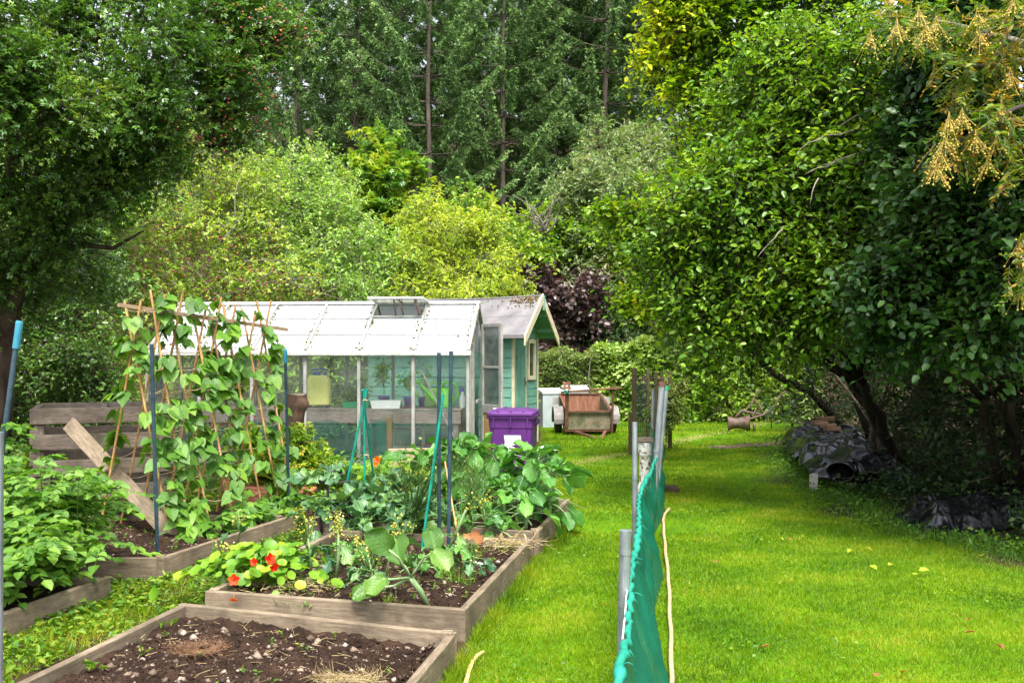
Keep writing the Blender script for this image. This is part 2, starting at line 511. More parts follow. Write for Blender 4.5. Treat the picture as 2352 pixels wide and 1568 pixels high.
def glassm(name, film, fc=(.75, .8, .78), gloss=.12, tint=(.86, .93, .9), scale=3.0, var=.35, trl=.5):
    """dirty glass: clear, a pale film and a reflection"""
    t = NT(name)
    tp = t.n('ShaderNodeBsdfTransparent', Color=(*tint, 1))
    df = t.n('ShaderNodeBsdfDiffuse', Color=(*fc, 1)); tl = t.n('ShaderNodeBsdfTranslucent', Color=(*fc, 1))
    m0 = t.n('ShaderNodeMixShader'); m0.inputs[0].default_value = trl
    t.l(df.outputs[0], m0.inputs[1]); t.l(tl.outputs[0], m0.inputs[2])
    ns = t.noise(t.coord('Object'), scale, 7, .65, .4)
    f = t.ramp(ns, [(.3, (max(film - var / 2, 0),) * 3), (.7, (min(film + var / 2, 1),) * 3)])
    m1 = t.n('ShaderNodeMixShader'); t.l(f, m1.inputs[0]); t.l(tp.outputs[0], m1.inputs[1]); t.l(m0.outputs[0], m1.inputs[2])
    gl = t.n('ShaderNodeBsdfGlossy', Roughness=.03)
    fr = t.n('ShaderNodeFresnel', IOR=1.5)
    m2 = t.n('ShaderNodeMixShader'); t.l(t.math('MULTIPLY', fr.outputs[0], gloss / .04 * .5), m2.inputs[0])
    t.l(m1.outputs[0], m2.inputs[1]); t.l(gl.outputs[0], m2.inputs[2])
    return t.done(m2)

M = {}
M['board'] = woodm('board_wood', (.115, .085, .055), (.33, .262, .18), (.06, .045, .03))
M['board_new'] = woodm('board_wood_pale', (.22, .145, .085), (.46, .33, .2), (.16, .1, .06))
M['old_wood'] = woodm('old_grey_wood', (.1, .077, .06), (.34, .27, .21), (.06, .046, .036), green=(.07, .075, .03))
M['post_wood'] = woodm('post_wood', (.06, .042, .026), (.2, .145, .085), (.04, .03, .018), green=(.09, .09, .03), gl=.55)
M['ply'] = woodm('pale_ply', (.36, .22, .09), (.56, .37, .17), (.3, .19, .08))
M['sand_wood'] = woodm('sandy_wood', (.36, .26, .17), (.56, .43, .3), (.3, .21, .14))
M['bench_wood'] = woodm('bench_wood', (.16, .12, .1), (.4, .33, .29), (.09, .065, .05))
M['cane'] = pm('bamboo', (.30, .15, .045), (.55, .31, .12), 9, .5, .4, .2, 60)
M['cane_dark'] = pm('bamboo_dark', (.12, .06, .03), (.26, .14, .07), 9, .5, .4, .2, 60)
M['string'] = pm('string', (.34, .25, .14), (.5, .4, .26), 30, .9, .1)
M['soil'] = pm('soil', (.010, .0055, .0035), (.046, .026, .0165), 6, .95, .15, 1.0, 38, (.085, .052, .034), lo=.32, hi=.62, c3at=.8, bd=.03)
M['stone'] = leafm('stones', [(.045, .03, .022), (.11, .075, .053), (.2, .145, .105), (.38, .32, .27)], 0.0, .85, .2)
M['bark'] = pm('bark', (.03, .021, .015), (.12, .09, .065), 7, .9, .2, .6, 24, stretch=(1, 1, .3))
M['bark_shade'] = pm('bark_shade', (.012, .009, .007), (.04, .03, .023), 7, .9, .2, .6, 24, stretch=(1, 1, .3))  # copy of the bark with the hollow's shade put into its colour
M['bark_grey'] = pm('bark_grey', (.09, .075, .06), (.26, .23, .19), 7, .9, .2, .5, 24, stretch=(1, 1, .4))
M['bark_spruce'] = pm('bark_spruce', (.05, .04, .03), (.13, .105, .082), 5, .9, .2, .6, 18, stretch=(1, 1, .4))
M['steel'] = pm('galvanised', (.16, .18, .2), (.36, .39, .42), 22, .42, .5, .1, 60, metal=.55, stretch=(1, 1, .25))
M['alu'] = pm('aluminium', (.42, .42, .40), (.62, .62, .6), 10, .5, .5, .15, 50, metal=.25, c3=(.3, .3, .26), c3at=.82)
M['frame_grey'] = pm('weathered_frame', (.2, .2, .18), (.35, .35, .32), 9, .7, .3, .2, 50, c3=(.11, .12, .075), c3at=.74, stretch=(1, 1, .5))
M['blue_pole'] = pm('blue_coated_steel', (.016, .036, .05), (.04, .075, .1), 14, .38, .5, .1, 60)
M['blue_grip'] = pm('light_blue_plastic', (.02, .16, .25), (.045, .25, .34), 10, .4, .5, .1, 60)
M['teal'] = pm('teal_coated_cane', (.004, .17, .13), (.015, .30, .22), 12, .38, .5, .1, 60)
M['roof_pane'] = glassm('roof_pane_white', .8, (.8, .84, .86), .10, (.92, .97, .95), 2.0, .12, .5)
M['clear_pane'] = glassm('vent_pane', .08, (.8, .84, .84), .12, (.9, .95, .93), 4, .2)
M['pane'] = glassm('wall_pane', .015, (.75, .82, .8), .04, (.97, .99, .98), 2.4, .13, .5)
M['door_pane'] = glassm('door_pane', .16, (.7, .76, .74), .07, (.9, .95, .93), 5, .25, .5)
t = NT('window_pane'); M['dark_glass'] = t.done(t.bsdf((.02, .025, .02), .04, .8))
def sidingm(name, c1, c2, axis):
    t = NT(name); ob = t.coord('Object')
    g = t.noise(t.coord('Object', (1, 1, 14) if axis == 'h' else (14, 14, 1)), 3, 6)
    col = t.mix(t.ramp(t.noise(ob, 3, 6), [(.4, (0, 0, 0)), (.7, (.7, .7, .7))]), t.ramp(g, [(.3, c1), (.7, c2)]), tuple(c * .62 for c in c1))
    return t.done(t.bsdf(col, .6, .35, 0, g, .2, .004))
M['siding'] = sidingm('green_siding', (.125, .30, .235), (.2, .42, .33), 'h')
M['door_green'] = sidingm('green_door_boards', (.11, .28, .215), (.17, .38, .29), 'v')
M['cream'] = pm('cream_paint', (.5, .42, .26), (.68, .6, .42), 6, .6, .4, .15, 40, c3=(.33, .27, .17), c3at=.78)
M['felt'] = pm('roof_felt', (.11, .103, .108), (.2, .19, .195), 2.2, .9, .2, .4, 160, c3=(.25, .24, .23), c3at=.7)
M['moss'] = leafm('moss', [(.05, .045, .008), (.13, .13, .012), (.2, .1, .03), (.11, .05, .03)], .1, .9, .1)
M['purple'] = pm('purple_plastic', (.07, .011, .12), (.105, .022, .17), 3, .42, .5, .06, 90, c3=(.15, .07, .19), c3at=.7)
M['purple_dark'] = pm('purple_plastic_dark', (.035, .008, .07), (.05, .012, .095), 3, .45, .5, .06, 90)
M['sticker'] = pm('torn_label', (.62, .66, .6), (.74, .78, .72), 8, .6, .4, .1, 60, c3=(.45, .46, .38), c3at=.75)
M['rubber'] = pm('rubber', (.012, .012, .012), (.035, .034, .033), 9, .75, .3, .2, 60)
M['fender'] = pm('pale_fender', (.11, .1, .093), (.23, .215, .2), 5, .6, .4, .2, 40, c3=(.16, .1, .07), c3at=.72)
M['rust'] = pm('rust', (.07, .032, .022), (.2, .085, .055), 9, .8, .3, .3, 60)
M['rust_board'] = pm('rusty_board', (.14, .06, .032), (.29, .14, .085), 4, .75, .3, .2, 50, stretch=(4, 1, 1))
M['trailer_wood'] = woodm('trailer_ply', (.11, .085, .055), (.3, .25, .18), (.05, .045, .025), green=(.06, .08, .03), gl=.55)
M['iron'] = pm('old_iron', (.05, .032, .024), (.16, .1, .075), 10, .6, .4, .3, 60)
M['grey_metal'] = pm('grey_sheet', (.3, .35, .36), (.42, .47, .48), 3, .5, .4, .08, 40, c3=(.24, .3, .2), c3at=.75)
M['grey_top'] = pm('grey_lid', (.45, .48, .46), (.6, .62, .6), 6, .6, .4, .08, 40, c3=(.34, .36, .28), c3at=.72)
M['white_paint'] = pm('flaking_white_paint', (.62, .62, .56), (.74, .74, .68), 16, .6, .4, .3, 60, c3=(.2, .1, .05), c3at=.60, hi=.5)
M['white_plastic'] = pm('white_plastic', (.7, .72, .72), (.8, .81, .8), 5, .4, .5, .05, 40)
M['yellow_tank'] = pm('yellow_plastic', (.62, .6, .12), (.75, .73, .24), 4, .4, .5, .05, 30)
M['blue_cap'] = pm('blue_plastic', (.02, .05, .25), (.05, .09, .35), 5, .4, .5, .05, 40)
M['lime'] = pm('lime_plastic', (.12, .52, .02), (.17, .62, .03), 5, .35, .5, .05, 40)
M['lime_pale'] = pm('pale_lime_plastic', (.28, .52, .12), (.36, .6, .18), 5, .35, .5, .05, 40)
M['tray_green'] = pm('green_plastic', (.01, .22, .09), (.02, .3, .13), 5, .4, .5, .05, 40)
M['pot_purple'] = pm('violet_plastic', (.11, .08, .42), (.16, .12, .5), 5, .4, .5, .05, 40)
M['terracotta'] = pm('terracotta', (.33, .11, .06), (.46, .18, .11), 6, .7, .3, .12, 60, c3=(.5, .26, .19), c3at=.72)
M['tarp'] = None
t = NT('black_plastic_sheet'); ob = t.coord('Object')
M['tarp'] = t.done(t.bsdf((.005, .0055, .007), t.ramp(t.noise(ob, 6, 4), [(.3, (.08,) * 3), (.7, (.24,) * 3)]), .6, 0, t.noise(ob, 4, 2, .5, 1.0), .3, .04))
M['corr'] = pm('corrugated_sheet', (.3, .36, .38), (.5, .56, .58), 5, .45, .5, .1, 40, metal=.2, c3=(.24, .24, .22), c3at=.8)
M['brick'] = pm('old_brick', (.045, .028, .02), (.11, .065, .046), 9, .9, .2, .4, 40, c3=(.08, .1, .02), c3at=.62)
M['concrete'] = pm('concrete', (.3, .28, .24), (.45, .43, .38), 8, .9, .2, .3, 40)
def netm(name, c, hole, scale):
    t = NT(name); ob = t.coord('Object', (1, 1, 1))
    col = t.ramp(t.noise(ob, 5, 6), [(.35, tuple(a * .72 for a in c)), (.65, c)])
    b = t.bsdf(col, .55, .35, 0, t.noise(ob, 240, 2), .3, .002)
    tl = t.n('ShaderNodeBsdfTranslucent'); t.l(col, tl.inputs['Color'])
    m0 = t.n('ShaderNodeMixShader'); m0.inputs[0].default_value = .35; t.l(b.outputs[0], m0.inputs[1]); t.l(tl.outputs[0], m0.inputs[2])
    tp = t.n('ShaderNodeBsdfTransparent')
    m1 = t.n('ShaderNodeMixShader'); m1.inputs[0].default_value = hole
    t.l(m0.outputs[0], m1.inputs[1]); t.l(tp.outputs[0], m1.inputs[2]); return t.done(m1)
M['net'] = netm('green_netting', (.004, .16, .09), .28, 200)
M['net_edge'] = pm('bunched_netting', (.004, .16, .105), (.01, .26, .185), 20, .55, .4, .6, 90)
M['mesh'] = netm('dark_green_mesh', (.008, .12, .085), .62, 200)
M['hose'] = pm('beige_hose', (.4, .27, .14), (.52, .38, .22), 9, .55, .4, .1, 40)
M['hose_yellow'] = pm('yellow_hose', (.55, .42, .12), (.68, .55, .22), 9, .5, .4, .1, 40)
M['fungus'] = pm('bracket_fungus', (.5, .42, .2), (.66, .58, .34), 9, .8, .3, .1, 40)
M['stump_bark'] = pm('stump_bark', (.03, .018, .012), (.12, .07, .045), 9, .85, .3, .9, 26, stretch=(1, 1, .6))
# foliage
M['grass'] = leafm('grass_blades', [(.055, .13, .003), (.115, .22, .002), (.195, .3, .003), (.4, .37, .04)], .42, .5, .3, 1.3, amp=1.7)
M['weed'] = leafm('weed_leaves', [(.035, .1, .01), (.08, .19, .012), (.15, .27, .018), (.26, .3, .03)], .35, .45, .4)
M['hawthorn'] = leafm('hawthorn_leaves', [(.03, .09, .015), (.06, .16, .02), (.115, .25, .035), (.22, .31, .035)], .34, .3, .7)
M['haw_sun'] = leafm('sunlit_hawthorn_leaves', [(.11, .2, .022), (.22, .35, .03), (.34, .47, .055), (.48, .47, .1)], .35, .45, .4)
M['willow'] = leafm('willow_leaves', [(.11, .24, .03), (.2, .38, .055), (.32, .5, .11), (.42, .54, .12)], .35, .42, .5)
M['sycamore'] = leafm('sycamore_leaves', [(.04, .13, .02), (.09, .23, .025), (.25, .38, .03), (.42, .42, .06)], .35, .42, .5)
M['yellow_shrub'] = leafm('yellowgreen_leaves', [(.11, .19, .01), (.25, .37, .018), (.41, .5, .035), (.54, .56, .09)], .38, .5, .3)
M['copper'] = leafm('copper_leaves', [(.03, .018, .02), (.08, .05, .052), (.15, .11, .11), (.16, .22, .06)], .25, .3, .6, tcol=(1.3, .6, .6))
M['hazel'] = leafm('hazel_leaves', [(.06, .16, .01), (.13, .27, .014), (.23, .38, .02), (.33, .4, .03)], .38, .42, .45)
M['greyround'] = leafm('greyish_leaves', [(.06, .13, .03), (.14, .24, .065), (.24, .33, .13), (.38, .34, .2)], .3, .5, .35)
M['hedge'] = leafm('hedge_leaves', [(.09, .2, .025), (.2, .33, .05), (.36, .5, .13), (.5, .56, .24)], .3, .35, .6)
M['hedge_small'] = leafm('small_hedge_leaves', [(.06, .14, .015), (.13, .24, .03), (.24, .32, .07), (.34, .24, .11)], .3, .42, .4)
M['beech'] = leafm('beech_leaves', [(.06, .17, .01), (.15, .31, .01), (.34, .48, .01), (.6, .58, .02)], .42, .36, .5)
M['plum'] = leafm('plum_leaves', [(.035, .105, .01), (.095, .225, .013), (.185, .335, .018), (.33, .44, .03)], .36, .36, .5)
M['rowan'] = leafm('rowan_leaves', [(.035, .12, .012), (.085, .2, .012), (.18, .26, .018), (.42, .24, .03)], .35, .42, .45)
M['hazel_shade'] = leafm('shaded_hazel_leaves', [(.014, .048, .014), (.026, .078, .016), (.045, .115, .02), (.08, .16, .025)], .25, .42, .4)  # darker copy of the hazel leaves, shade put into the colour
M['under'] = leafm('shaded_undergrowth_leaves', [(.008, .026, .006), (.016, .046, .008), (.03, .07, .01), (.08, .11, .02)], .25, .45, .35)  # near-black leaves: shade of hollows and gaps put into the colour
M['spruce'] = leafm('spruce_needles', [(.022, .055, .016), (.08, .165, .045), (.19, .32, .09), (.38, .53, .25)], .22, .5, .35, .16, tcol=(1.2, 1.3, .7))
M['bean'] = leafm('bean_leaves', [(.04, .12, .012), (.07, .18, .016), (.11, .25, .022), (.18, .32, .025)], .38, .42, .45, 2.0, vein=True)
M['potato'] = leafm('potato_leaves', [(.04, .125, .012), (.075, .19, .015), (.12, .25, .025), (.17, .3, .03)], .36, .42, .45, 2.0, vein=True)
M['sprout'] = leafm('sprout_leaves', [(.03, .115, .018), (.055, .18, .024), (.095, .26, .036), (.15, .33, .06)], 0.28, .46, .4, 2.0, vein=True)
M['kale'] = leafm('kale_leaves', [(.028, .085, .034), (.05, .135, .048), (.09, .2, .07), (.13, .25, .04)], .22, .38, .5, 2.0, vein=True)
M['broccoli_leaf'] = leafm('broccoli_leaves', [(.04, .11, .015), (.06, .15, .02), (.09, .195, .025), (.13, .24, .03)], .28, .4, .5, 2.0, vein=True)
M['stalk'] = pm('pale_green_stalk', (.15, .25, .09), (.28, .38, .18), 8, .5, .4, .1, 40)
M['stalk_green'] = pm('green_stalk', (.06, .14, .02), (.12, .22, .04), 8, .5, .4, .1, 40)
M['stalk_purple'] = pm('purple_stalk', (.04, .015, .035), (.1, .05, .08), 8, .5, .4, .1, 40)
M['fern'] = leafm('feathery_stems', [(.04, .11, .025), (.07, .16, .035), (.1, .2, .05), (.16, .24, .05)], .2, .5, .3)
M['nast'] = leafm('nasturtium_leaves', [(.07, .19, .012), (.12, .28, .015), (.2, .36, .02), (.36, .42, .03)], .4, .42, .4, 3.0)
M['red'] = leafm('red_petals', [(.42, .006, .004), (.6, .012, .004), (.68, .04, .004), (.7, .1, .006)], .35, .5, .3, tcol=(1.2, 1, .8))
M['orange'] = leafm('orange_petals', [(.55, .06, .004), (.7, .13, .005), (.72, .22, .01), (.75, .3, .02)], .35, .5, .3, tcol=(1.2, 1, .8))
M['yellow'] = leafm('yellow_petals', [(.5, .42, .02), (.66, .58, .05), (.72, .68, .16), (.75, .72, .3)], .35, .5, .3, tcol=(1.1, 1.1, .8))
M['yellowleaf'] = leafm('yellowing_leaves', [(.07, .18, .012), (.14, .28, .016), (.28, .38, .025), (.5, .42, .05)], .38, .45, .35, 3)
M['brownleaf'] = leafm('dead_leaves', [(.12, .05, .02), (.26, .11, .04), (.4, .2, .08), (.42, .3, .1)], .25, .7, .2)
M['straw'] = leafm('straw', [(.2, .14, .06), (.36, .27, .13), (.5, .4, .2), (.55, .47, .28)], .15, .8, .2)
M['berry'] = leafm('yellow_berries', [(.26, .19, .025), (.4, .31, .04), (.48, .38, .06), (.5, .2, .03)], .0, .35, .5)
M['haw_berry'] = leafm('dark_red_berries', [(.16, .025, .015), (.26, .045, .025), (.36, .09, .05), (.4, .14, .07)], .0, .35, .5)
M['basil'] = leafm('basil_leaves', [(.1, .24, .02), (.16, .34, .03), (.24, .42, .05), (.3, .46, .08)], .35, .4, .4, 3)
# ------------------------------------------------------------------ ground
from mathutils import noise as mn
TPL['pebble'] = ([(-.5, 0, 0), (.5, 0, 0), (0, -.5, 0), (0, .5, 0), (0, 0, -.3), (.05, .03, .32)],
                 [(0, 2, 5), (2, 1, 5), (1, 3, 5), (3, 0, 5), (2, 0, 4), (1, 2, 4), (3, 1, 4), (0, 3, 4)])
TPL['cube'] = ([(-.5, -.5, -.5), (.5, -.5, -.5), (.5, .5, -.5), (-.5, .5, -.5), (-.5, -.5, .5), (.5, -.5, .5), (.5, .5, .5), (-.5, .5, .5)],
               [(0, 3, 2, 1), (4, 5, 6, 7), (0, 1, 5, 4), (1, 2, 6, 5), (2, 3, 7, 6), (3, 0, 4, 7)])
def ball(C, pos, r, rnd=None, rng=NR):
    """little faceted berries"""
    n = len(pos)
    C.put('oct', pos, rdir(n, rng), rdir(n, rng), np.asarray(r) * 2, np.asarray(r) * 2, rnd, rng)
TPL['oct'] = ([(.5, 0, 0), (-.5, 0, 0), (0, .5, 0), (0, -.5, 0), (0, 0, .5), (0, 0, -.5), (.29, .29, .29), (-.29, .29, .29), (-.29, -.29, .29), (.29, -.29, .29),
               (.29, .29, -.29), (-.29, .29, -.29), (-.29, -.29, -.29), (.29, -.29, -.29)],
              [(0, 6, 4, 9), (6, 2, 7, 4), (7, 1, 8, 4), (8, 3, 9, 4), (0, 10, 2, 6), (2, 11, 1, 7), (1, 12, 3, 8), (3, 13, 0, 9),
               (0, 13, 5, 10), (10, 5, 11, 2), (11, 5, 12, 1), (12, 5, 13, 3)])

def rise(x, y):
    t = np.maximum(0, np.asarray(y, float) - 26.0)
    return np.minimum(.44 * t * t / (t + 5), 19) + .0 * x

LX = [(2, -.7), (4.3, -.43), (5.5, -.26), (7.7, .16), (7.95, .22), (9.3, .49), (10.3, .62), (11.2, .35), (12.5, -.2), (13.6, -.5), (15, .1), (17, .5), (26, .7)]
RX = [(2, 7), (5, 6), (6.5, 5), (7.7, 4.05), (9.15, 3.55), (12.4, 3.6), (16, 4.3), (20, 5.8), (26, 7.5)]
def lawn_mask(x, y):
    l = np.interp(y, *zip(*LX)); r = np.interp(y, *zip(*RX))
    w = .18 * np.sin(y * 2.3) + .1 * np.sin(y * 5.1 + x)
    m = np.clip((x - l) / .08, 0, 1) * np.clip((r + w - x) / .5, 0, 1) * np.clip((24.6 - y) / .4, 0, 1)
    return m
ax_x = np.concatenate([np.linspace(-150, -9, 24), np.arange(-8.4, 9, .14), np.linspace(9.4, 150, 24)])
ax_y = np.concatenate([np.linspace(-40, 2.5, 12), np.arange(2.7, 27, .14), np.arange(27.5, 80, 2.0), np.linspace(82, 260, 14)])
gx, gy = np.meshgrid(ax_x, ax_y, indexing='ij')
gz = rise(gx, gy) + .015 * np.sin(gx * 1.3) * np.sin(gy * .9) * (gy > 9)
nxv, nyv = gx.shape
me = bpy.data.meshes.new('ground')
idx = np.arange(nxv * nyv).reshape(nxv, nyv)
q = np.stack([idx[:-1, :-1], idx[1:, :-1], idx[1:, 1:], idx[:-1, 1:]], -1).reshape(-1, 4)
me.from_pydata(np.stack([gx, gy, gz], -1).reshape(-1, 3).tolist(), [], q.tolist())
at = me.attributes.new('lawn', 'FLOAT', 'POINT'); at.data.foreach_set('value', lawn_mask(gx, gy).ravel().astype(np.float32))
t = NT('garden_ground'); ob = t.coord('Object')
a = t.n('ShaderNodeAttribute', attribute_name='lawn')
dirt = t.ramp(t.noise(ob, 3, 8, .7), [(.3, (.016, .011, .006)), (.55, (.045, .03, .016)), (.75, (.04, .05, .012))])
lawn_c = t.ramp(t.noise(ob, 1.1, 8, .6), [(.3, (.045, .12, .003)), (.5, (.08, .19, .003)), (.68, (.15, .22, .006)), (.8, (.2, .18, .03))])
# a straw-coloured worn track from the beds to the tree guard
sx = t.n('ShaderNodeSeparateXYZ'); t.l(ob, sx.inputs[0])
wob = t.math('MULTIPLY', t.math('SUBTRACT', t.noise(ob, 2.2, 4), .5), .9)
line = t.math('ABSOLUTE', t.math('ADD', t.math('SUBTRACT', t.math('SUBTRACT', sx.outputs[1], 13.0), t.math('MULTIPLY', sx.outputs[0], 1.75)), wob))
worn = t.ramp(line, [(.0, (.75,) * 3), (.55, (0, 0, 0))])
lawn_c = t.mix(worn, lawn_c, (.3, .24, .1))
col = t.mix(a.outputs['Fac'], dirt, lawn_c)
gm = t.done(t.bsdf(col, .95, .1, 0, t.noise(ob, 40, 4), .6, .02))
tag(link('ground', me, gm), kind='structure')

def grass_points(n, y0, y1, rng):
    y = rng.uniform(y0, y1, n); x = rng.uniform(-.8, 1, n) * 7.4
    ok = (np.abs(x) < .6 * y + 1.6) & (rng.random(n) < lawn_mask(x, y))
    return x[ok], y[ok]
C = Cloud(); rng = np.random.default_rng(5)
for y0, y1, dens, L, W in ((2.6, 4.4, 10500, .031, .004), (4.4, 6.2, 10500, .031, .0045), (6.2, 8.5, 7500, .032, .0055), (8.5, 12, 4200, .033, .008), (12, 17, 2200, .034, .012), (17, 24.6, 1000, .036, .019)):
    x, y = grass_points(int(dens * (y1 - y0) * 13.3), y0, y1, rng)
    n = len(x)
    # tufts: blades gather
    tuft = np.sin(x * 23 + np.sin(y * 17) * 2) * np.sin(y * 19 + np.sin(x * 13) * 2)
    lift = 1 + .35 * tuft
    d = nz(np.stack([rng.normal(size=n) * .55, rng.normal(size=n) * .55, np.ones(n)], -1))
    nm = rdir(n, rng)
    C.put('blade', np.stack([x, y, rise(x, y)], -1), d, nm, L * rng.uniform(.5, 1.35, n) * lift, W * rng.uniform(.7, 1.3, n),
          np.clip(rng.normal(.45, .2, n), 0, 1))
# longer tufts along the boards and round the posts
def edge_grass(a, b, n, L, spread):
    tt = rng.random(n); a = np.array(a); b = np.array(b)
    p = a + (b - a) * tt[:, None] + np.stack([np.abs(rng.normal(size=n)) * spread, rng.normal(size=n) * spread * .3], -1)
    d = nz(np.stack([rng.normal(size=n) * .5 + .15, rng.normal(size=n) * .5, np.ones(n)], -1))
    C.put('blade', np.stack([p[:, 0], p[:, 1], 0 * tt], -1), d, rdir(n, rng), L * rng.uniform(.5, 1.3, n), .006, np.clip(rng.normal(.4, .2, n), 0, 1))
edge_grass((-.40, 4.2), (-.27, 5.2), 1500, .085, .05)
edge_grass((-.24, 5.5), (.17, 7.7), 2600, .08, .05)
edge_grass((.24, 7.95), (.5, 9.3), 1200, .08, .06)
edge_grass((.42, 4.0), (1.3, 10.5), 1500, .075, .06)
edge_grass((-.2, 12.3), (.6, 19), 900, .12, .3)
edge_grass((1.0, 15.6), (1.9, 16.6), 500, .14, .15)
tag(C.build('lawn_grass', M['grass']), kind='stuff')
# clover and small broad-leaved plants in the turf
C = Cloud()
x, y = grass_points(42000, 3, 13, rng)
keep = (np.sin(x * 3.1 + y * 1.7) + np.sin(y * 4.3 - x * 2.2) + rng.normal(size=len(x)) * .8) > .7
x, y = x[keep], y[keep]; n = len(x)
C.put('rhomb', np.stack([x, y, .022 + 0.012 * rng.random(n)], -1), nz(np.stack([rng.normal(size=n), rng.normal(size=n), .2 * np.ones(n)], -1)), nz(np.stack([rng.normal(size=n) * .4, rng.normal(size=n) * .4, np.ones(n)], -1)),
      .024 * rng.uniform(.6, 1.4, n), .017, np.clip(rng.normal(.3, .2, n), 0, 1))
tag(C.build('lawn_clover', M['weed']), kind='stuff')

# gravel strip across the far lawn
a, b = G(1640, 1030), G(1815, 1018)
g = MB(); d = (b - a); nrm = Vector((-d.y, d.x, 0)).normalized()
g.grid(lambda u, v: a + d * u + nrm * (.34 * (v - .5) * (1 + .25 * math.sin(u * 13))) + Vector((0, 0, .012)), 20, 2)
tag(g.build('gravel_path', pm('gravel', (.12, .085, .07), (.33, .27, .23), 26, .95, .2, .8, 60), None), kind='structure')
C = Cloud(); n = 700; u = rng.random(n); v = rng.normal(size=n) * .13
pp = np.array(a) + np.array(d) * u[:, None] + np.array(nrm) * v[:, None]
C.put('pebble', pp + [0, 0, .02], rdir(n, rng) * [1, 1, .2], np.array([0, 0, 1.]), .03 * rng.uniform(.6, 1.6, n), .026)
tag(C.build('gravel_stones', M['stone']), kind='stuff')

# ------------------------------------------------------------------ raised beds
def soil_patch(cor, z, name, parent, n=70, amp=.035, seed=0):
    cor = [Vector(c) for c in cor]
    def fn(u, v):
        p = (cor[0] * (1 - u) + cor[1] * u) * (1 - v) + (cor[3] * (1 - u) + cor[2] * u) * v
        h = mn.fractal(Vector((p.x * 7 + seed, p.y * 7, .3)), 1.0, 2.1, 5) * amp
        h += max(0, mn.noise(Vector((p.x * 31, p.y * 31, seed)))) * amp * .55
        e = min(u, 1 - u, v, 1 - v)
        return Vector((p.x, p.y, z + h - (.012 if e < .04 else 0)))
    return MB().grid(fn, n, n).build(name, M['soil'], parent, smooth=True)

def raised_bed(cor, h, label, sides=(0, 1, 2, 3), th=.045, post=(), n=70, mat='board', low=.05):
    """cor: outer top corners in order; board k runs from corner k to k+1"""
    cen = sum((Vector(c) for c in cor), Vector()) / 4
    root = empty('raised_bed', (cen.x, cen.y, 0), label, 'raised bed', 'wooden raised vegetable beds')
    cs = [Vector((c[0], c[1], 0)) for c in cor]
    inn = []
    for k in range(4):
        a, b, c = cs[k - 1], cs[k], cs[(k + 1) % 4]
        u = (a - b).normalized(); w = (c - b).normalized()
        inn.append(b + (u + w) * th)
    for k in sides:
        a, b = cs[k], cs[(k + 1) % 4]
        d = (b - a).normalized(); nrm = Vector((-d.y, d.x, 0))
        if nrm.dot(cen - a) < 0: nrm = -nrm
        # boards butt: odd ones run between the even ones
        cut = th if k % 2 else 0
        aa, bb = a + d * cut * 1.05 + nrm * th / 2, b - d * cut * 1.05 + nrm * th / 2
        dz = .004 * (k % 2)
        MB().beam(aa + Vector((0, 0, h / 2 - .03 - dz)), bb + Vector((0, 0, h / 2 - .03 - dz)), th, h + .06).build('board', M[mat], root, bevel=.005)
    for k in post:
        p = inn[k]
        MB().box((p.x, p.y, h / 2), (.06, .06, h + .02)).build('corner_post', M[mat], root, bevel=.004)
    soil_patch([v for v in inn], h - low, 'soil', root, n)
    return root, inn

hA = .17
A0, A1 = G(420, 1383, hA), G(1050, 1450, hA)                 # back left, back right
A3 = A0 + (G(30, 1568, hA) - A0) * 1.9
A2 = A1 + (G(952, 1568, hA) - A1) * 2.6
raised_bed([A0, A1, A2, A3], hA, 'raised bed of grey boards holding bare stony soil without any plants', n=130, low=.055, post=(1,))
hB = .178
B0, B1, B2 = G(470, 1357, hB), G(1068, 1400, hB), G(1222, 1238, hB)
B3 = B0 + (B2 - B1) * 1.0
raised_bed([B0, B1, B2, B3], hB, 'raised bed holding nasturtiums and flowering broccoli in front of the blue poles', n=80, post=(0, 2))
hC = .19
C0, C1 = G(1238, 1219, hC), G(1297, 1158, hC)
C1 = C0 + (C1 - C0) * 1.25
lf = (B0 - B1).normalized()
C3 = C0 + lf * 2.05; C2 = C1 + lf * 2.05
raised_bed([C0, C1, C2, C3], hC, 'raised bed crowded with brussels sprouts and kale next to purple bin', n=40, post=(0,))
hD = .17
D0, D1 = G(375, 1280, hD), G(682, 1181, hD)
D3 = G(130, 1283, hD) + Vector((-1.1, .05, 0)); D2 = D3 + (D1 - D0)
raised_bed([D0, D1, D2, D3], hD, 'raised bed with bamboo bean frame standing in dark soil', n=70, post=(0,))
hE = .146
E0, E1 = G(255, 1323, hE), G(0, 1412, hE)
E1 = E0 + (E1 - E0) * 1.5
E3 = E0 + Vector((-1.9, .02, 0)); E2 = E1 + Vector((-1.9, .02, 0))
raised_bed([E0, E1, E2, E3], hE, 'raised bed filled with tall potato plants at left edge', n=40)

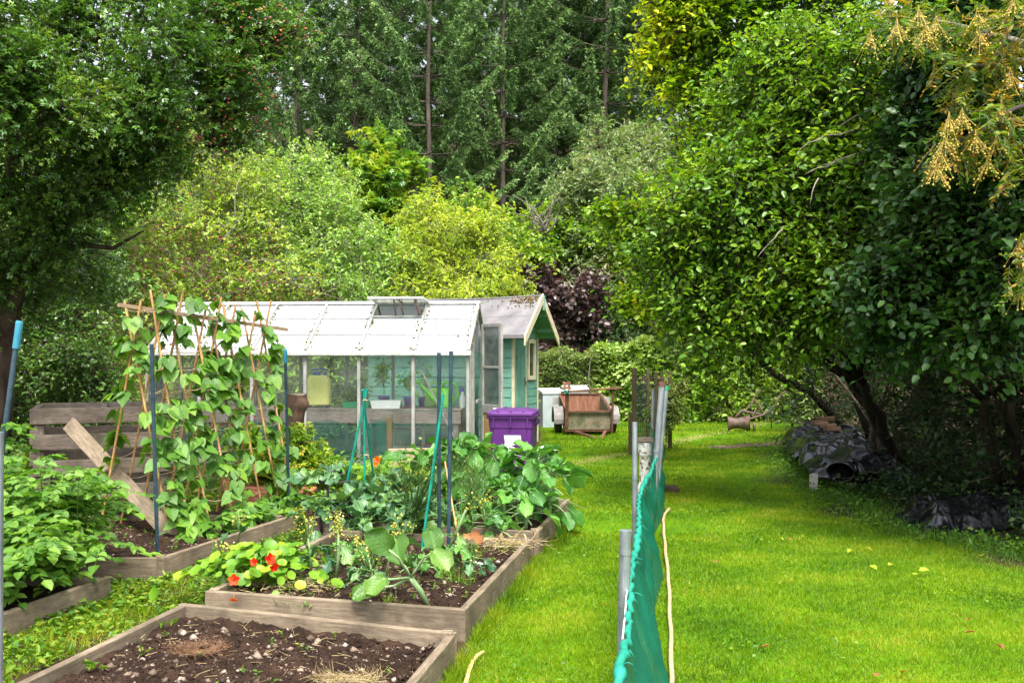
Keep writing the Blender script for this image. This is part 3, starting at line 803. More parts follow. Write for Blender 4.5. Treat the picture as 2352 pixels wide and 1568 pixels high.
def quad_pts(cor, n, rng, m=.06):
    u = m + (1 - 2 * m) * rng.random(n); v = m + (1 - 2 * m) * rng.random(n)
    c = [np.array(k) for k in cor]
    return (c[0] * (1 - u)[:, None] + c[1] * u[:, None]) * (1 - v)[:, None] + (c[3] * (1 - u)[:, None] + c[2] * u[:, None]) * v[:, None]
C = Cloud(); S = Cloud()
for cor, h, low, n in (([A0, A1, A2, A3], hA, .055, 1700), ([B0, B1, B2, B3], hB, .05, 900), ([D0, D1, D2, D3], hD, .05, 450)):
    p = quad_pts(cor, n, rng); p[:, 2] = h - low
    p[:, 2] += [mn.fractal(Vector((q[0] * 7, q[1] * 7, .3)), 1.0, 2.1, 5) * .035 + .004 for q in p]
    s = .0065 + .013 * rng.random(n) ** 4 + .019 * (rng.random(n) < .08)
    C.put('pebble', p, rdir(n, rng) * [1, 1, .25], nz(np.array([0, 0, 1.]) + rng.normal(size=(n, 3)) * .3), s * 1.9, s * 1.45 * rng.uniform(.6, 1.1, n))
    m = n // 7
    p = p[:m] + rng.normal(size=(m, 3)) * [.05, .05, 0] + [0, 0, .008]
    dd = rng.normal(size=(m, 3)) * [1, 1, .12]; dd = nz(dd)
    S.prisms(p, p + dd * rng.uniform(.02, .09, (m, 1)), .0016, .001)
tag(C.build('soil_stones', M['stone']), kind='stuff')
tag(S.build('dead_stalks', M['straw']), kind='stuff')
# crumbs of earth
C = Cloud()
for cor, h, low, n in (([A0, A1, A2, A3], hA, .055, 9000), ([B0, B1, B2, B3], hB, .05, 5000), ([D0, D1, D2, D3], hD, .05, 3000)):
    p = quad_pts(cor, n, rng); p[:, 2] = h - low
    p[:, 2] += [mn.fractal(Vector((q[0] * 7, q[1] * 7, .3)), 1.0, 2.1, 5) * .035 + .002 for q in p]
    s = .006 + .016 * rng.random(n) ** 3
    C.put('pebble', p, rdir(n, rng), rdir(n, rng), s * 1.6, s * 1.4)
tag(C.build('soil_crumbs', M['soil']), kind='stuff')

# weedy path between the beds
C = Cloud()
def weeds(poly, n, L, tpl, z=.0, zs=.06):
    p = quad_pts(poly, n, rng, 0); p[:, 2] = z + zs * rng.random(n) ** 1.5
    cl = np.sin(p[:, 0] * 9) + np.sin(p[:, 1] * 11 + p[:, 0] * 5) + rng.normal(size=n) * .6
    p = p[cl > -.5]; n = len(p)
    C.put(tpl, p, nz(rng.normal(size=(n, 3)) * [1, 1, .35]), nz(np.array([0, 0, 1.]) + rng.normal(size=(n, 3)) * .45), L * rng.uniform(.5, 1.4, n), L * .6 * rng.uniform(.6, 1.2, n))
p1 = [G(0, 1568), G(0, 1440), G(420, 1330), G(460, 1375)]
weeds([G(-60, 1600), G(-80, 1445), G(262, 1385), G(415, 1405)], 1500, .05, 'fold')
weeds([G(262, 1385), G(150, 1345), G(372, 1340), G(480, 1390)], 1200, .045, 'fold')
weeds([G(372, 1340), G(380, 1335), G(690, 1205), G(760, 1235)], 1300, .045, 'fold')
weeds([G(480, 1390), G(375, 1345), G(700, 1210), G(470, 1400)], 700, .06, 'lobed')
weeds([G(-60, 1600), G(-80, 1445), G(262, 1385), G(415, 1405)], 2200, .022, 'rhomb', 0, .04)
weeds([G(262, 1385), G(150, 1345), G(700, 1200), G(480, 1395)], 2600, .022, 'rhomb', 0, .04)
weeds([G(1000, 1470), G(500, 1400), G(470, 1372), G(1080, 1470)], 350, .04, 'fold')
tag(C.build('path_weeds', M['weed']), kind='stuff')
C = Cloud()
for poly, n in (([G(-60, 1600), G(-80, 1445), G(262, 1385), G(415, 1405)], 5000), ([G(262, 1385), G(150, 1345), G(700, 1200), G(480, 1395)], 5000)):
    p = quad_pts(poly, n, rng, 0); p[:, 2] = 0
    C.put('blade', p, nz(np.array([0, 0, 1.]) + rng.normal(size=(n, 3)) * .6), rdir(n, rng), .05 * rng.uniform(.5, 1.4, n), .005)
tag(C.build('path_grass', M['grass']), kind='stuff')
# ------------------------------------------------------------------ spruce forest
def spruce(seed, height, label):
    rng = np.random.default_rng(seed); rr = random.Random(seed)
    root = empty('spruce_tree', (0, 0, 0), label, 'spruce tree', 'spruces of the dark wood up the bank')
    T = MB(); B = Cloud(); C = Cloud()
    pts = [Vector((.05 * math.sin(i * 1.7 + seed), .05 * math.cos(i * 1.3 + seed), height * i / 12 - .4)) for i in range(13)]
    T.tube(pts, [.115 * (1 - i / 12.6) + .015 for i in range(13)], 9)
    T.build('trunk', M['bark_spruce'], root, smooth=True)
    z = 1.2
    while z < height - .5:
        f = z / height
        nb = rr.randint(6, 7) if z > 2.6 else rr.randint(1, 3)
        for b in range(nb):
            a = b * 6.283 / nb + z * 1.3 + rr.uniform(-.35, .35)
            L = (3.9 * (1 - f) ** .75 * rr.uniform(.8, 1.12) + .35) * (1 if z > 2.4 else .75)
            el = R(rr.uniform(17, 27)) - (.3 if z < 4.5 else 0)
            ns = 9
            t = np.linspace(0, 1, ns + 1)
            hor = np.array([math.cos(a), math.sin(a), 0.])
            path = hor * (L * t)[:, None] * math.cos(el) + np.array([0, 0, 1.]) * (L * (math.sin(el) * t - .22 * np.sin(math.pi * t) * .5 + .12 * t ** 3))[:, None] + np.array([0, 0, z])
            rad = .02 * (1 - t) * (L / 3) + .006
            B.prisms(path[:-1], path[1:], rad[:-1], rad[1:])
            if z < 2.4 and rr.random() < .6: continue
            # side sprays, hanging
            nt_ = int(42 * L / 2.4) + 8
            s = rng.uniform(.18, 1.0, nt_ * 2) ** .8
            p = np.stack([np.interp(s, t, path[:, k]) for k in range(3)], -1)
            sg = np.where(rng.random(len(s)) < .5, 1., -1.)[:, None]
            sd_ = np.cross(hor, [0, 0, 1.])
            tl = (.34 * (1.05 - s) + .2) * rng.uniform(.6, 1.2, len(s)) * min(1, L / 2.2)
            d = nz(hor * .75 + sd_ * sg * rng.uniform(.15, .75, (len(s), 1)) + np.array([0, 0, -1.]) * rng.uniform(-.12, .55, (len(s), 1)) ** 1)
            k = 8
            tt = (np.arange(k) + .3) / k
            q = p[:, None, :] + d[:, None, :] * (tl[:, None] * tt)[:, :, None] - np.array([0, 0, 1.]) * (.22 * tl[:, None] * tt ** 2)[:, :, None]
            ax = nz(d[:, None, :] + .45 * rng.normal(size=q.shape) - np.array([0, 0, .25]))
            nm = nz(np.array([0, 0, 1.]) + .7 * rng.normal(size=q.shape))
            rnd = np.clip(.15 + .55 * tt[None, :] * (s[:, None] ** 2) + .28 * rng.random(q.shape[:2]) + .25 * (d[:, 2:3] > -.1), 0, 1)  # paler tips; upper sprays lightened too, overhead light put into the colour
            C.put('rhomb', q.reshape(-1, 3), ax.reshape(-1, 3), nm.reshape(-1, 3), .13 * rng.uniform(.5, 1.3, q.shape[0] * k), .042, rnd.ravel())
        z += rr.uniform(.85, 1.1)
    B.build('branches', M['bark_spruce'], root)
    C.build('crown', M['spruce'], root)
    return root
protos = [spruce(1, 20, ''), spruce(2, 21.5, ''), spruce(3, 18.5, '')]
front = [(820, 39, 0, 'spruce with pale trunk rising behind the young sycamore'), (985, 36, 1, 'spruce with thick brown trunk right of the young sycamore'),
         (1155, 38, 2, 'spruce with straight pale trunk above the tall hazel shoot'), (1275, 42, 0, 'spruce with thin dark trunk left of the grey round shrub'),
         (1392, 40, 1, 'spruce with trunk rising directly behind the grey round shrub'), (680, 38, 2, 'spruce at the forest edge next to the hawthorn crown'),
         (1490, 43, 0, 'spruce half hidden by the yellow beech leaves')]
rs = random.Random(4)
spots = [(px, Y, k, lab) for px, Y, k, lab in front]
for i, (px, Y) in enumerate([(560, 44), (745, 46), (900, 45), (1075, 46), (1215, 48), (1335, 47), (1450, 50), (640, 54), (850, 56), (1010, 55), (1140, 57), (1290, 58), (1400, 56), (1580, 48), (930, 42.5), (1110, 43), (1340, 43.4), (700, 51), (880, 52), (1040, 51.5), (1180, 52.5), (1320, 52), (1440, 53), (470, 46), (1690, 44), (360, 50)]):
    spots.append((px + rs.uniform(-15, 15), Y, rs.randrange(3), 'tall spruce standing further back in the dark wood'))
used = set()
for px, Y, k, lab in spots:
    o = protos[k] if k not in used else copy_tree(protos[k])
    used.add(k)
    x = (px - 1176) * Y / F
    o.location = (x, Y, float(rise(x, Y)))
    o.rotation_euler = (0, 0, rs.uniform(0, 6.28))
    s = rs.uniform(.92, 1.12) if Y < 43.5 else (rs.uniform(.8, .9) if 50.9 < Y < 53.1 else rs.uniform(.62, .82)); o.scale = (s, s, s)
    o['label'] = lab

# ------------------------------------------------------------------ shrubs behind the greenhouse
def at(px, Y, z=None):
    x = (px - 1176) * Y / F
    return (x, Y, float(rise(x, Y)) if z is None else z)
def L_(*rows): return [lobe(*r) for r in rows]

def spurs(root, tips, n, L, asp, tpl, mat_leaf, bark, seed):
    """upright leafy shoots that stand out of a crown"""
    rng = np.random.default_rng(seed); T = Cloud(); C = Cloud()
    for a, b in tips:
        a = np.array(a); b = np.array(b)
        T.prisms(a[None], b[None], .012, .004)
        tt = np.linspace(.1, 1, n)
        p = a + (b - a) * tt[:, None]
        ax = nz(np.stack([rng.normal(size=n), rng.normal(size=n), .5 * np.ones(n)], -1))
        C.put(tpl, p, ax, nz(rng.normal(size=(n, 3)) * .4 + [0, 0, 1.]), L * (1.15 - .5 * tt), L * asp * (1.15 - .5 * tt), np.clip(.55 + .3 * rng.random(n), 0, 1))
    T.build('shoots', bark, root); C.build('shoot_leaves', mat_leaf, root)

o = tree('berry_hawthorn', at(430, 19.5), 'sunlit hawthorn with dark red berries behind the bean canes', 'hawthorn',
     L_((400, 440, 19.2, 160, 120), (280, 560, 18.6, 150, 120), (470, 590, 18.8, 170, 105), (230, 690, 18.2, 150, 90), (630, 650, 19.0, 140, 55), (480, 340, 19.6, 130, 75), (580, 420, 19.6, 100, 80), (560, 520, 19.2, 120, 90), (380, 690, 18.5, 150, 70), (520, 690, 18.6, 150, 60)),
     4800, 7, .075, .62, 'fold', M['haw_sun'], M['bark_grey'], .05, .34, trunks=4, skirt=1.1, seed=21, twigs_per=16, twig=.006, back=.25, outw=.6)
p, u = in_lobes(L_((330, 480, 18.6, 170, 140), (480, 620, 18.6, 170, 100), (280, 560, 18.4, 150, 110), (620, 660, 18.8, 130, 45)), 900, NR, .9)
C = Cloud(); ball(C, p + NR.normal(size=p.shape) * .05, .02 + 0 * p[:, 0]); tag(C.build('berries', M['haw_berry'], o), kind='stuff')
# long bare arching twigs on its garden side
B = MB()
for k, (a, b) in enumerate([((470, 690, 17.9), (740, 640, 18.0)), ((560, 660, 18.0), (790, 690, 18.1)), ((500, 560, 18.0), (560, 440, 18.2)), ((430, 600, 17.8), (500, 680, 17.8)), ((640, 620, 18.2), (560, 690, 18.0)), ((350, 560, 17.8), (430, 640, 17.8)), ((560, 600, 18.1), (700, 620, 18.2)), ((545, 520, 18.1), (552, 410, 18.2))]):
    limb(B, P(*a), P(*b), .016, .006, .14, 7, 5, k)
B.build('bare_twigs', M['bark_grey'], o, smooth=True)
o = tree('willow_shrub', at(740, 20.7), 'pale green bushy shrub with upright shoots left of the young sycamore', 'shrub',
     L_((700, 430, 20.6, 105, 80), (640, 520, 20.2, 130, 110), (790, 540, 20.2, 120, 95), (740, 640, 19.6, 150, 55), (880, 600, 19.8, 80, 80), (610, 430, 20.6, 80, 70), (850, 670, 19.4, 90, 40)),
     4600, 8, .075, .55, 'fold', M['willow'], M['bark_grey'], .05, .42, trunks=4, skirt=1.1, seed=22, droop=.1, twigs_per=10, upb=.5, back=.25, twig=.006)
spurs(o, [(P(668, 390, 20.5), P(664, 300, 20.5)), (P(705, 390, 20.4), P(722, 326, 20.4)), (P(735, 400, 20.4), P(758, 350, 20.4)), (P(640, 400, 20.4), P(628, 345, 20.4)), (P(690, 380, 20.4), P(700, 345, 20.5))], 26, .07, .6, 'fold', M['willow'], M['bark_grey'], 2)
o = tree('young_sycamore', at(880, 23.5), 'young sycamore with yellow-green lobed leaves pointing up above the shrubs', 'sycamore',
     L_((872, 345, 23.5, 48, 55), (905, 420, 23.5, 85, 60), (845, 420, 23.5, 62, 58), (955, 400, 23.3, 34, 34), (885, 490, 23.1, 95, 60), (870, 560, 22.9, 90, 60)),
     950, 8, .17, .95, 'palm', M['sycamore'], M['bark_grey'], .09, .4, skirt=1.1, seed=23, droop=.1, upb=.5, twigs_per=6, back=.4)
spurs(o, [(P(872, 330, 23.4), P(870, 275, 23.4)), (P(815, 400, 23.3), P(800, 345, 23.3)), (P(895, 370, 23.3), P(905, 320, 23.3)), (P(950, 400, 23.2), P(975, 365, 23.2)), (P(795, 410, 23.2), P(775, 370, 23.2)), (P(845, 370, 23.2), P(833, 320, 23.2))], 16, .17, .95, 'palm', M['sycamore'], M['bark_grey'], 3)
tree('yellow_hawthorn', at(1060, 20.6), 'rounded yellow-green hawthorn directly behind the greenhouse roof', 'hawthorn',
     L_((985, 485, 20.6, 62, 52), (1050, 540, 20.4, 95, 75), (1000, 610, 20.0, 100, 70), (1120, 620, 19.8, 75, 65), (945, 570, 20.2, 55, 60), (1100, 530, 20.4, 55, 50), (1060, 670, 19.6, 130, 36), (960, 665, 19.6, 90, 34), (1150, 665, 19.6, 50, 30)),
     4200, 9, .066, .6, 'fold', M['yellow_shrub'], M['bark_grey'], .07, .3, skirt=1.1, seed=24, droop=.35, twigs_per=9, trunks=2, back=.25, outw=1.1, upb=-.1)
tree('copper_shrub', at(1320, 26.5), 'dark purple-leaved shrub to the right of the shed gable', 'shrub',
     L_((1235, 640, 26, 55, 48), (1320, 680, 25.8, 75, 62), (1352, 750, 25.6, 48, 50), (1290, 740, 25.8, 60, 55), (1195, 605, 26, 32, 26), (1375, 690, 25.8, 32, 34), (1270, 690, 25.8, 60, 50)),
     1150, 7, .125, .85, 'fold', M['copper'], M['bark'], .06, .5, skirt=1.1, seed=25, trunks=3, twigs_per=8, back=.35, upb=.3)
o = tree('hazel_bush', at(1340, 28), 'bright green hazel bush between the copper shrub and the spruce wood', 'hazel',
     L_((1235, 530, 27.4, 62, 42), (1330, 550, 27, 105, 75), (1420, 620, 26.8, 75, 95), (1290, 500, 27.4, 70, 36), (1445, 720, 26.6, 45, 60), (1380, 500, 27.2, 70, 45), (1250, 600, 27, 90, 45), (1480, 560, 27, 60, 70)),
     3600, 7, .125, .8, 'fold', M['hazel'], M['bark_grey'], .06, .55, skirt=1.1, seed=26, trunks=4, twigs_per=6, back=.25, upb=.3)
spurs(o, [(P(1150, 560, 27), P(1132, 425, 27)), (P(1165, 560, 27), P(1165, 470, 27)), (P(1130, 470, 27), P(1112, 440, 27)), (P(1205, 520, 27), P(1200, 480, 27))], 26, .16, .85, 'fold', M['hazel'], M['bark_grey'], 4)
o = tree('grey_shrub', at(1420, 28), 'dense rounded grey-green shrub on the bank below the spruces', 'shrub',
     L_((1400, 340, 27.5, 95, 66), (1465, 400, 27, 72, 80), (1345, 410, 26.6, 80, 55), (1290, 440, 26.4, 46, 38), (1420, 430, 26.4, 110, 50), (1500, 340, 27.4, 40, 60)),
     4200, 8, .085, .6, 'fold', M['greyround'], M['bark_grey'], .07, .4, skirt=1.1, seed=27, trunks=3, twigs_per=14, back=.3, outw=1.1, upb=-.1)
# leafless little bush under the spruces
rt = empty('bare_bush', at(1225, 26), 'leafless tangle of thin twigs below the spruce trunks', 'bush')
B = MB()
for k in range(26):
    r_ = random.Random(k)
    limb(B, P(1235 + r_.uniform(-20, 20), 540, 24.5), P(1232 + r_.uniform(-75, 60), 470 + r_.uniform(-25, 40), 24.3 + r_.uniform(-.5, .5)), .022, .008, .15, 5, 4, k)
B.build('twigs', M['bark_grey'], rt, smooth=True)
# undergrowth that fills the bank
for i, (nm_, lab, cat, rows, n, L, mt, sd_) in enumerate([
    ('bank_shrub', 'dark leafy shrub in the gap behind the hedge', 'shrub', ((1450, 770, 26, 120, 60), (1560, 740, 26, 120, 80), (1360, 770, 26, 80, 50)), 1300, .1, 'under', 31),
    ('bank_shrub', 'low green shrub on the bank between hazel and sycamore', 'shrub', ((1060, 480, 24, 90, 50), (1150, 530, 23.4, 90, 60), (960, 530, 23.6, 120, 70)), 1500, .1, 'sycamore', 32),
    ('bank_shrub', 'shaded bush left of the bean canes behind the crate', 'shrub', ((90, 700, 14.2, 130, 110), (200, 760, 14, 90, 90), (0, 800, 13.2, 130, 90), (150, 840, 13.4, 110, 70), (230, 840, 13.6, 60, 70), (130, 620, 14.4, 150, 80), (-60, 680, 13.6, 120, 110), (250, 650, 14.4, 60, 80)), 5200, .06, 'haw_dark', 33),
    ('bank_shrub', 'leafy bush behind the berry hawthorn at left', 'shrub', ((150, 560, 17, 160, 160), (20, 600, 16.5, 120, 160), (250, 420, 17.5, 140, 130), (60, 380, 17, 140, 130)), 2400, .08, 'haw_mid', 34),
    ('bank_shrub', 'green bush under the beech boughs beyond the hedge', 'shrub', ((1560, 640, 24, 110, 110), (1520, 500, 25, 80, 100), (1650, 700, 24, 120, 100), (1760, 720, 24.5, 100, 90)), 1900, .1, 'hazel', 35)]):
    if mt == 'haw_dark': mt = 'hawthorn'
    if mt == 'haw_mid': mt = 'willow'
    ls = L_(*rows)
    b = np.mean([c for c, _ in ls], axis=0)
    tree(nm_, (b[0], b[1] + .3, float(rise(b[0], b[1]))), lab, cat, ls, n, 7, L, .7, 'fold', M[mt], M['bark'], .04, .4, 'shrubs filling the bank', seed=sd_, skirt=1.1, trunks=3, twigs_per=8, back=.3)

# hedge
def hedge(name, label, x0, x1, y0, y1, ztop, n, L, asp, mat_, tpl, seed):
    rng = np.random.default_rng(seed)
    root = empty(name, ((x0 + x1) / 2, (y0 + y1) / 2, 0), label, 'hedge', 'clipped hedges across the garden end')
    B = MB()
    for k in range(int((x1 - x0) * 5)):
        x = x0 + (x1 - x0) * rng.random(); y = y0 + (y1 - y0) * rng.random()
        limb(B, (x, y, -.05), (x + rng.normal() * .2, y + rng.normal() * .15, ztop(x) * .95), .018, .006, .06, 4, 4, k)
    B.build('stems', M['bark_grey'], root, smooth=True)
    x = rng.uniform(x0, x1, n); s = rng.random(n)
    front_ = s < .55; top_ = (s >= .55) & (s < .85)
    zt = ztop(x)
    z = np.where(top_, zt + rng.normal(size=n) * .06, zt * rng.random(n) ** .75)
    y = np.where(front_, y0 + np.abs(rng.normal(size=n)) * .16, y0 + (y1 - y0) * rng.random(n))
    y += .10 * np.sin(x * 4) * np.sin(z * 5 + x)
    z += .08 * np.sin(x * 6 + 1) * top_
    p = np.stack([x, y, z], -1)
    out = np.stack([rng.normal(size=n) * .5, np.where(front_, -1., rng.normal(size=n) * .5), np.where(top_, 1., .5)], -1)
    d = nz(out + rng.normal(size=(n, 3)) * .5); C = Cloud(); T = Cloud()
    ln = .22 * rng.uniform(.5, 1.4, n)
    shoots(C, T, p - d * (ln * .6)[:, None], d, ln, 5, L, asp, tpl, rng, .2, None, .9, .005)
    T.build('twigs', M['bark_grey'], root); C.build('foliage', mat_, root)
    return root
hedge('hedge', 'small-leaved clipped hedge behind the trailer and grey boxes', .55, 2.0, 23.6, 24.6, lambda x: 1.62 + 0 * x, 2400, .055, .6, M['hedge_small'], 'fold', 41)
hedge('hedge', 'pale large-leaved hedge along the end of the lawn', 2.0, 7.4, 23.8, 25, lambda x: 1.72 + .22 * np.exp(-((x - 3.3) / .9) ** 2) - .03 * x, 5200, .12, .62, M['hedge'], 'fold', 42)

# ------------------------------------------------------------------ hawthorn at left
lobes = L_((100, 110, 9, 260, 190), (330, 60, 9.2, 230, 160), (500, 90, 9.5, 130, 140), (545, 220, 9.5, 90, 95), (400, 250, 9.2, 180, 110), (150, 310, 9, 250, 150), (20, 470, 9.4, 130, 150),
           (230, 430, 9.8, 150, 110), (590, 30, 9.4, 75, 70), (-150, 200, 9.4, 200, 250), (100, -150, 10, 360, 150), (450, -110, 9.8, 200, 110), (680, 75, 9.4, 60, 28), (570, 130, 9.3, 75, 60),
           (90, 600, 10.4, 140, 110), (-80, 620, 9.8, 150, 130), (200, 600, 11, 120, 90), (560, 300, 9.7, 60, 50), (20, 200, 8.4, 200, 150), (620, 95, 9.5, 40, 40), (350, 360, 9.6, 120, 70), (130, 520, 9.9, 130, 90), (280, 330, 9.4, 120, 80), (40, 700, 10.8, 120, 80))
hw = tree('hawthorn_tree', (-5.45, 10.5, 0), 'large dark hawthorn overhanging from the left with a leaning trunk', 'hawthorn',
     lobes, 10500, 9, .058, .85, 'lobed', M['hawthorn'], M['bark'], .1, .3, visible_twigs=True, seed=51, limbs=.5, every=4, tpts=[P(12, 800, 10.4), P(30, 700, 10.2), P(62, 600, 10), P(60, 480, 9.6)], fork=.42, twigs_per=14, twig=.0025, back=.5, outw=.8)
B = MB()
for k, pts in enumerate([[(15, 640, 10), (40, 520, 9.7), (180, 430, 9.4), (320, 380, 9.3), (420, 320, 9.3)], [(20, 560, 9.9), (120, 450, 9.4), (260, 420, 9.3), (380, 360, 9.4)],
                         [(0, 450, 9.4), (60, 300, 9.1), (200, 240, 9), (340, 210, 9.1)], [(30, 480, 9.4), (20, 340, 8.9), (60, 240, 8.7)], [(60, 640, 10), (150, 520, 9.6), (280, 450, 9.5), (400, 410, 9.5)],
                         [(200, 430, 9.2), (280, 330, 9.1), (330, 240, 9.2)], [(260, 420, 9.2), (330, 330, 9.2), (440, 260, 9.3)], [(100, 600, 10), (170, 560, 9.8), (260, 570, 9.8), (330, 530, 9.8)]]):
    q = [P(*p) for p in pts]
    B.tube(q, [.045 - .036 * i / (len(q) - 1) for i in range(len(q))], 7)
B.build('low_limbs', M['bark'], hw, smooth=True)
p, u = in_lobes(L_((560, 200, 9.4, 90, 110), (590, 40, 9.3, 90, 80), (690, 80, 9.3, 55, 30), (560, 300, 9.6, 60, 60), (420, 320, 9.4, 130, 60)), 420, NR, .85)
C = Cloud(); ball(C, p, .013 + 0 * p[:, 0]); tag(C.build('berries', M['haw_berry'], hw), kind='stuff')

# ------------------------------------------------------------------ trees on the right
bw = lambda p: np.clip(.85 - (p[:, 0] - 1.5) * .42 + NR.normal(size=len(p)) * .14, .05, 1)  # yellower towards the left: sunlit edge put into the leaf colour
tree('beech_tree', (5.8, 15.5, 0), 'tall beech whose outer leaves turn yellow against the spruces', 'beech',
     L_((1575, 70, 13, 75, 100), (1700, 60, 13, 150, 120), (1610, 220, 13, 90, 80), (1640, 320, 12.8, 75, 60), (1480, 140, 13, 34, 22), (1540, 165, 13, 45, 30), (1850, 40, 13, 150, 120), (1560, -60, 13, 80, 80), (1760, 220, 13, 140, 120), (1515, 30, 13, 36, 40), (1600, 400, 13, 50, 60), (1750, -120, 13, 220, 90)),
     3600, 8, .078, .68, 'fold', M['beech'], M['bark_shade'], .12, .5, fly=.12, bump=.2, seed=61, rndfn=bw, fork=.5, twigs_per=6, upb=.1)
tree('beech_tree', (6.0, 17.5, 0), 'lower beech bough reaching left over the copper shrub', 'beech',
     L_((1440, 500, 14.5, 62, 30), (1380, 480, 14.5, 28, 14), (1520, 530, 14.5, 70, 60), (1470, 580, 14.4, 55, 40), (1500, 660, 14.4, 60, 55), (1580, 600, 14.5, 90, 90), (1540, 700, 14.3, 80, 40), (1440, 700, 14.4, 30, 36)),
     1500, 8, .082, .7, 'fold', M['beech'], M['bark_shade'], .07, .38, seed=62, fork=.45, twigs_per=9, upb=0)
pt = tree('plum_tree', (5.2, 13.2, 0), 'spreading round-leaved tree arching out over the lawn', 'plum tree',
     L_((1750, 370, 10.4, 160, 130), (1650, 490, 10.6, 140, 110), (1900, 290, 10.2, 180, 150), (1850, 500, 10.2, 210, 140), (1600, 620, 10.7, 120, 80), (1700, 680, 10.5, 150, 80), (1830, 690, 10.2, 150, 75), (1960, 130, 10, 150, 120), (1800, 180, 10.6, 150, 120), (2020, 420, 10, 160, 150), (1570, 660, 10.8, 60, 44), (1540, 560, 10.9, 60, 50), (1720, 725, 10.6, 90, 34), (1850, 760, 10.4, 90, 40), (1960, 600, 10, 150, 120)),
     7600, 9, .068, .66, 'fold', M['plum'], M['bark_shade'], .07, .46, limbs=.7, fly=.12, lo=.35, bump=.2, seed=63, fork=.42, twigs_per=9, upb=.2, trunks=2, back=.4)
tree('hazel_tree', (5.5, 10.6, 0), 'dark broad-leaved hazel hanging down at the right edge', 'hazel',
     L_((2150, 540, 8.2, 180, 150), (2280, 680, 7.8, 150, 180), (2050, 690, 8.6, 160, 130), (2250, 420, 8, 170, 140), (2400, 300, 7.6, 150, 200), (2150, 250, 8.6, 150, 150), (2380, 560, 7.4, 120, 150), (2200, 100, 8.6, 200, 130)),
     5200, 8, .07, .8, 'fold', M['hazel_shade'], M['bark_shade'], .045, .36, every=2, seed=64, tops=[((5.0, 7.6, 6.2), 1.4), ((6.2, 7.2, 6.2), 1.6), ((6.2, 6.2, 4.8), 1.5)], ntop=900, trunks=4, fork=.4, twigs_per=9, upb=.0)  # tops are out of view, added to shade the leaves below
for k, (a, b) in enumerate([((2010, 345, 9.0), (1850, 400, 8.95)), ((2000, 350, 9.0), (1890, 380, 8.9)), ((1990, 330, 9.1), (2060, 380, 8.9)), ((1960, 300, 9.2), (1830, 350, 9.0)), ((1880, 410, 9.0), (1860, 470, 8.9)), ((1930, 290, 9.2), (2010, 250, 9.0)), ((1800, 520, 9.4), (1740, 590, 9.2)), ((2060, 520, 8.7), (2050, 600, 8.6)), ((2080, 640, 8.4), (2085, 720, 8.3))]):
    B = MB(); limb(B, P(*a), P(*b), .009, .003, .1, 6, 5, k + 40); B.build('bare_twig', M['bark_grey'], pt, smooth=True)
# rowan: feathered leaves and hanging clusters of berries
rlob = L_((2120, 60, 7.3, 110, 55), (2230, 150, 7.1, 90, 90), (2290, 280, 7, 80, 90), (2340, 50, 7, 90, 90), (2190, 330, 7.1, 55, 60), (2345, 620, 6.8, 26, 60), (2040, 40, 7.4, 50, 30), (2350, 400, 6.9, 50, 60))
rng = np.random.default_rng(65)
rw = empty('rowan_tree', (5.0, 7.6, 0), 'rowan with feathery orange-tinged leaves and hanging yellow berry clusters', 'rowan')
B = MB(); ft = Vector((4.6, 7.4, 3.6))
limb(B, (5.0, 7.6, -.1), ft, .08, .06, .04, 6, 8, 1)
for k, (c, r) in enumerate(rlob): limb(B, ft, c, .035, .01, .1, 6, 6, k)
B.build('trunk', M['bark_grey'], rw, smooth=True)
p, u = in_lobes(rlob, 430, rng, .3, .6); d = nz(u + rng.normal(size=u.shape) * .6 - [0, 0, .2]); C = Cloud(); T = Cloud()
shoots(C, T, p - d * .06, d, .19 * rng.uniform(.7, 1.2, len(p)), 14, .052, .34, 'rhomb', rng, .35, np.clip(rng.normal(.6, .3, len(p)), 0, 1), .8, .003, .12)
T.build('twigs', M['bark_grey'], rw); C.build('crown', M['rowan'], rw)
for px, py, n in ((2000, 100, 22), (2060, 75, 34), (2125, 85, 36), (2150, 70, 30), (2110, 45, 25), (2250, 95, 26), (2245, 50, 22), (2330, 20, 26), (2180, 290, 30), (2210, 280, 28), (2170, 340, 30), (2240, 330, 30), (2150, 400, 34), (2160, 370, 26), (2300, 260, 20), (2320, 190, 22), (2345, 570, 24), (2345, 680, 26), (2290, 340, 24), (2270, 390, 24)):
    n = int(n * 1.5); C = Cloud(); c = np.array(P(px, py, 6.85)); q = rng.normal(size=(n, 3)) * [.042, .042, .024]; q[:, 2] -= 9 * (q[:, 0] ** 2 + q[:, 1] ** 2)
    ball(C, c + q, .0078 + 0 * q[:, 0], None, rng)
    C.prisms(c + q * [.25, .25, .2] + [0, 0, .045], c + q, .0012, .001); C.prisms(np.repeat((c + [0, 0, .10])[None], n // 4, 0), (c + q * [.25, .25, .2] + [0, 0, .045])[:n // 4], .002, .0015)
    C.build('berry_cluster', M['berry'], rw)

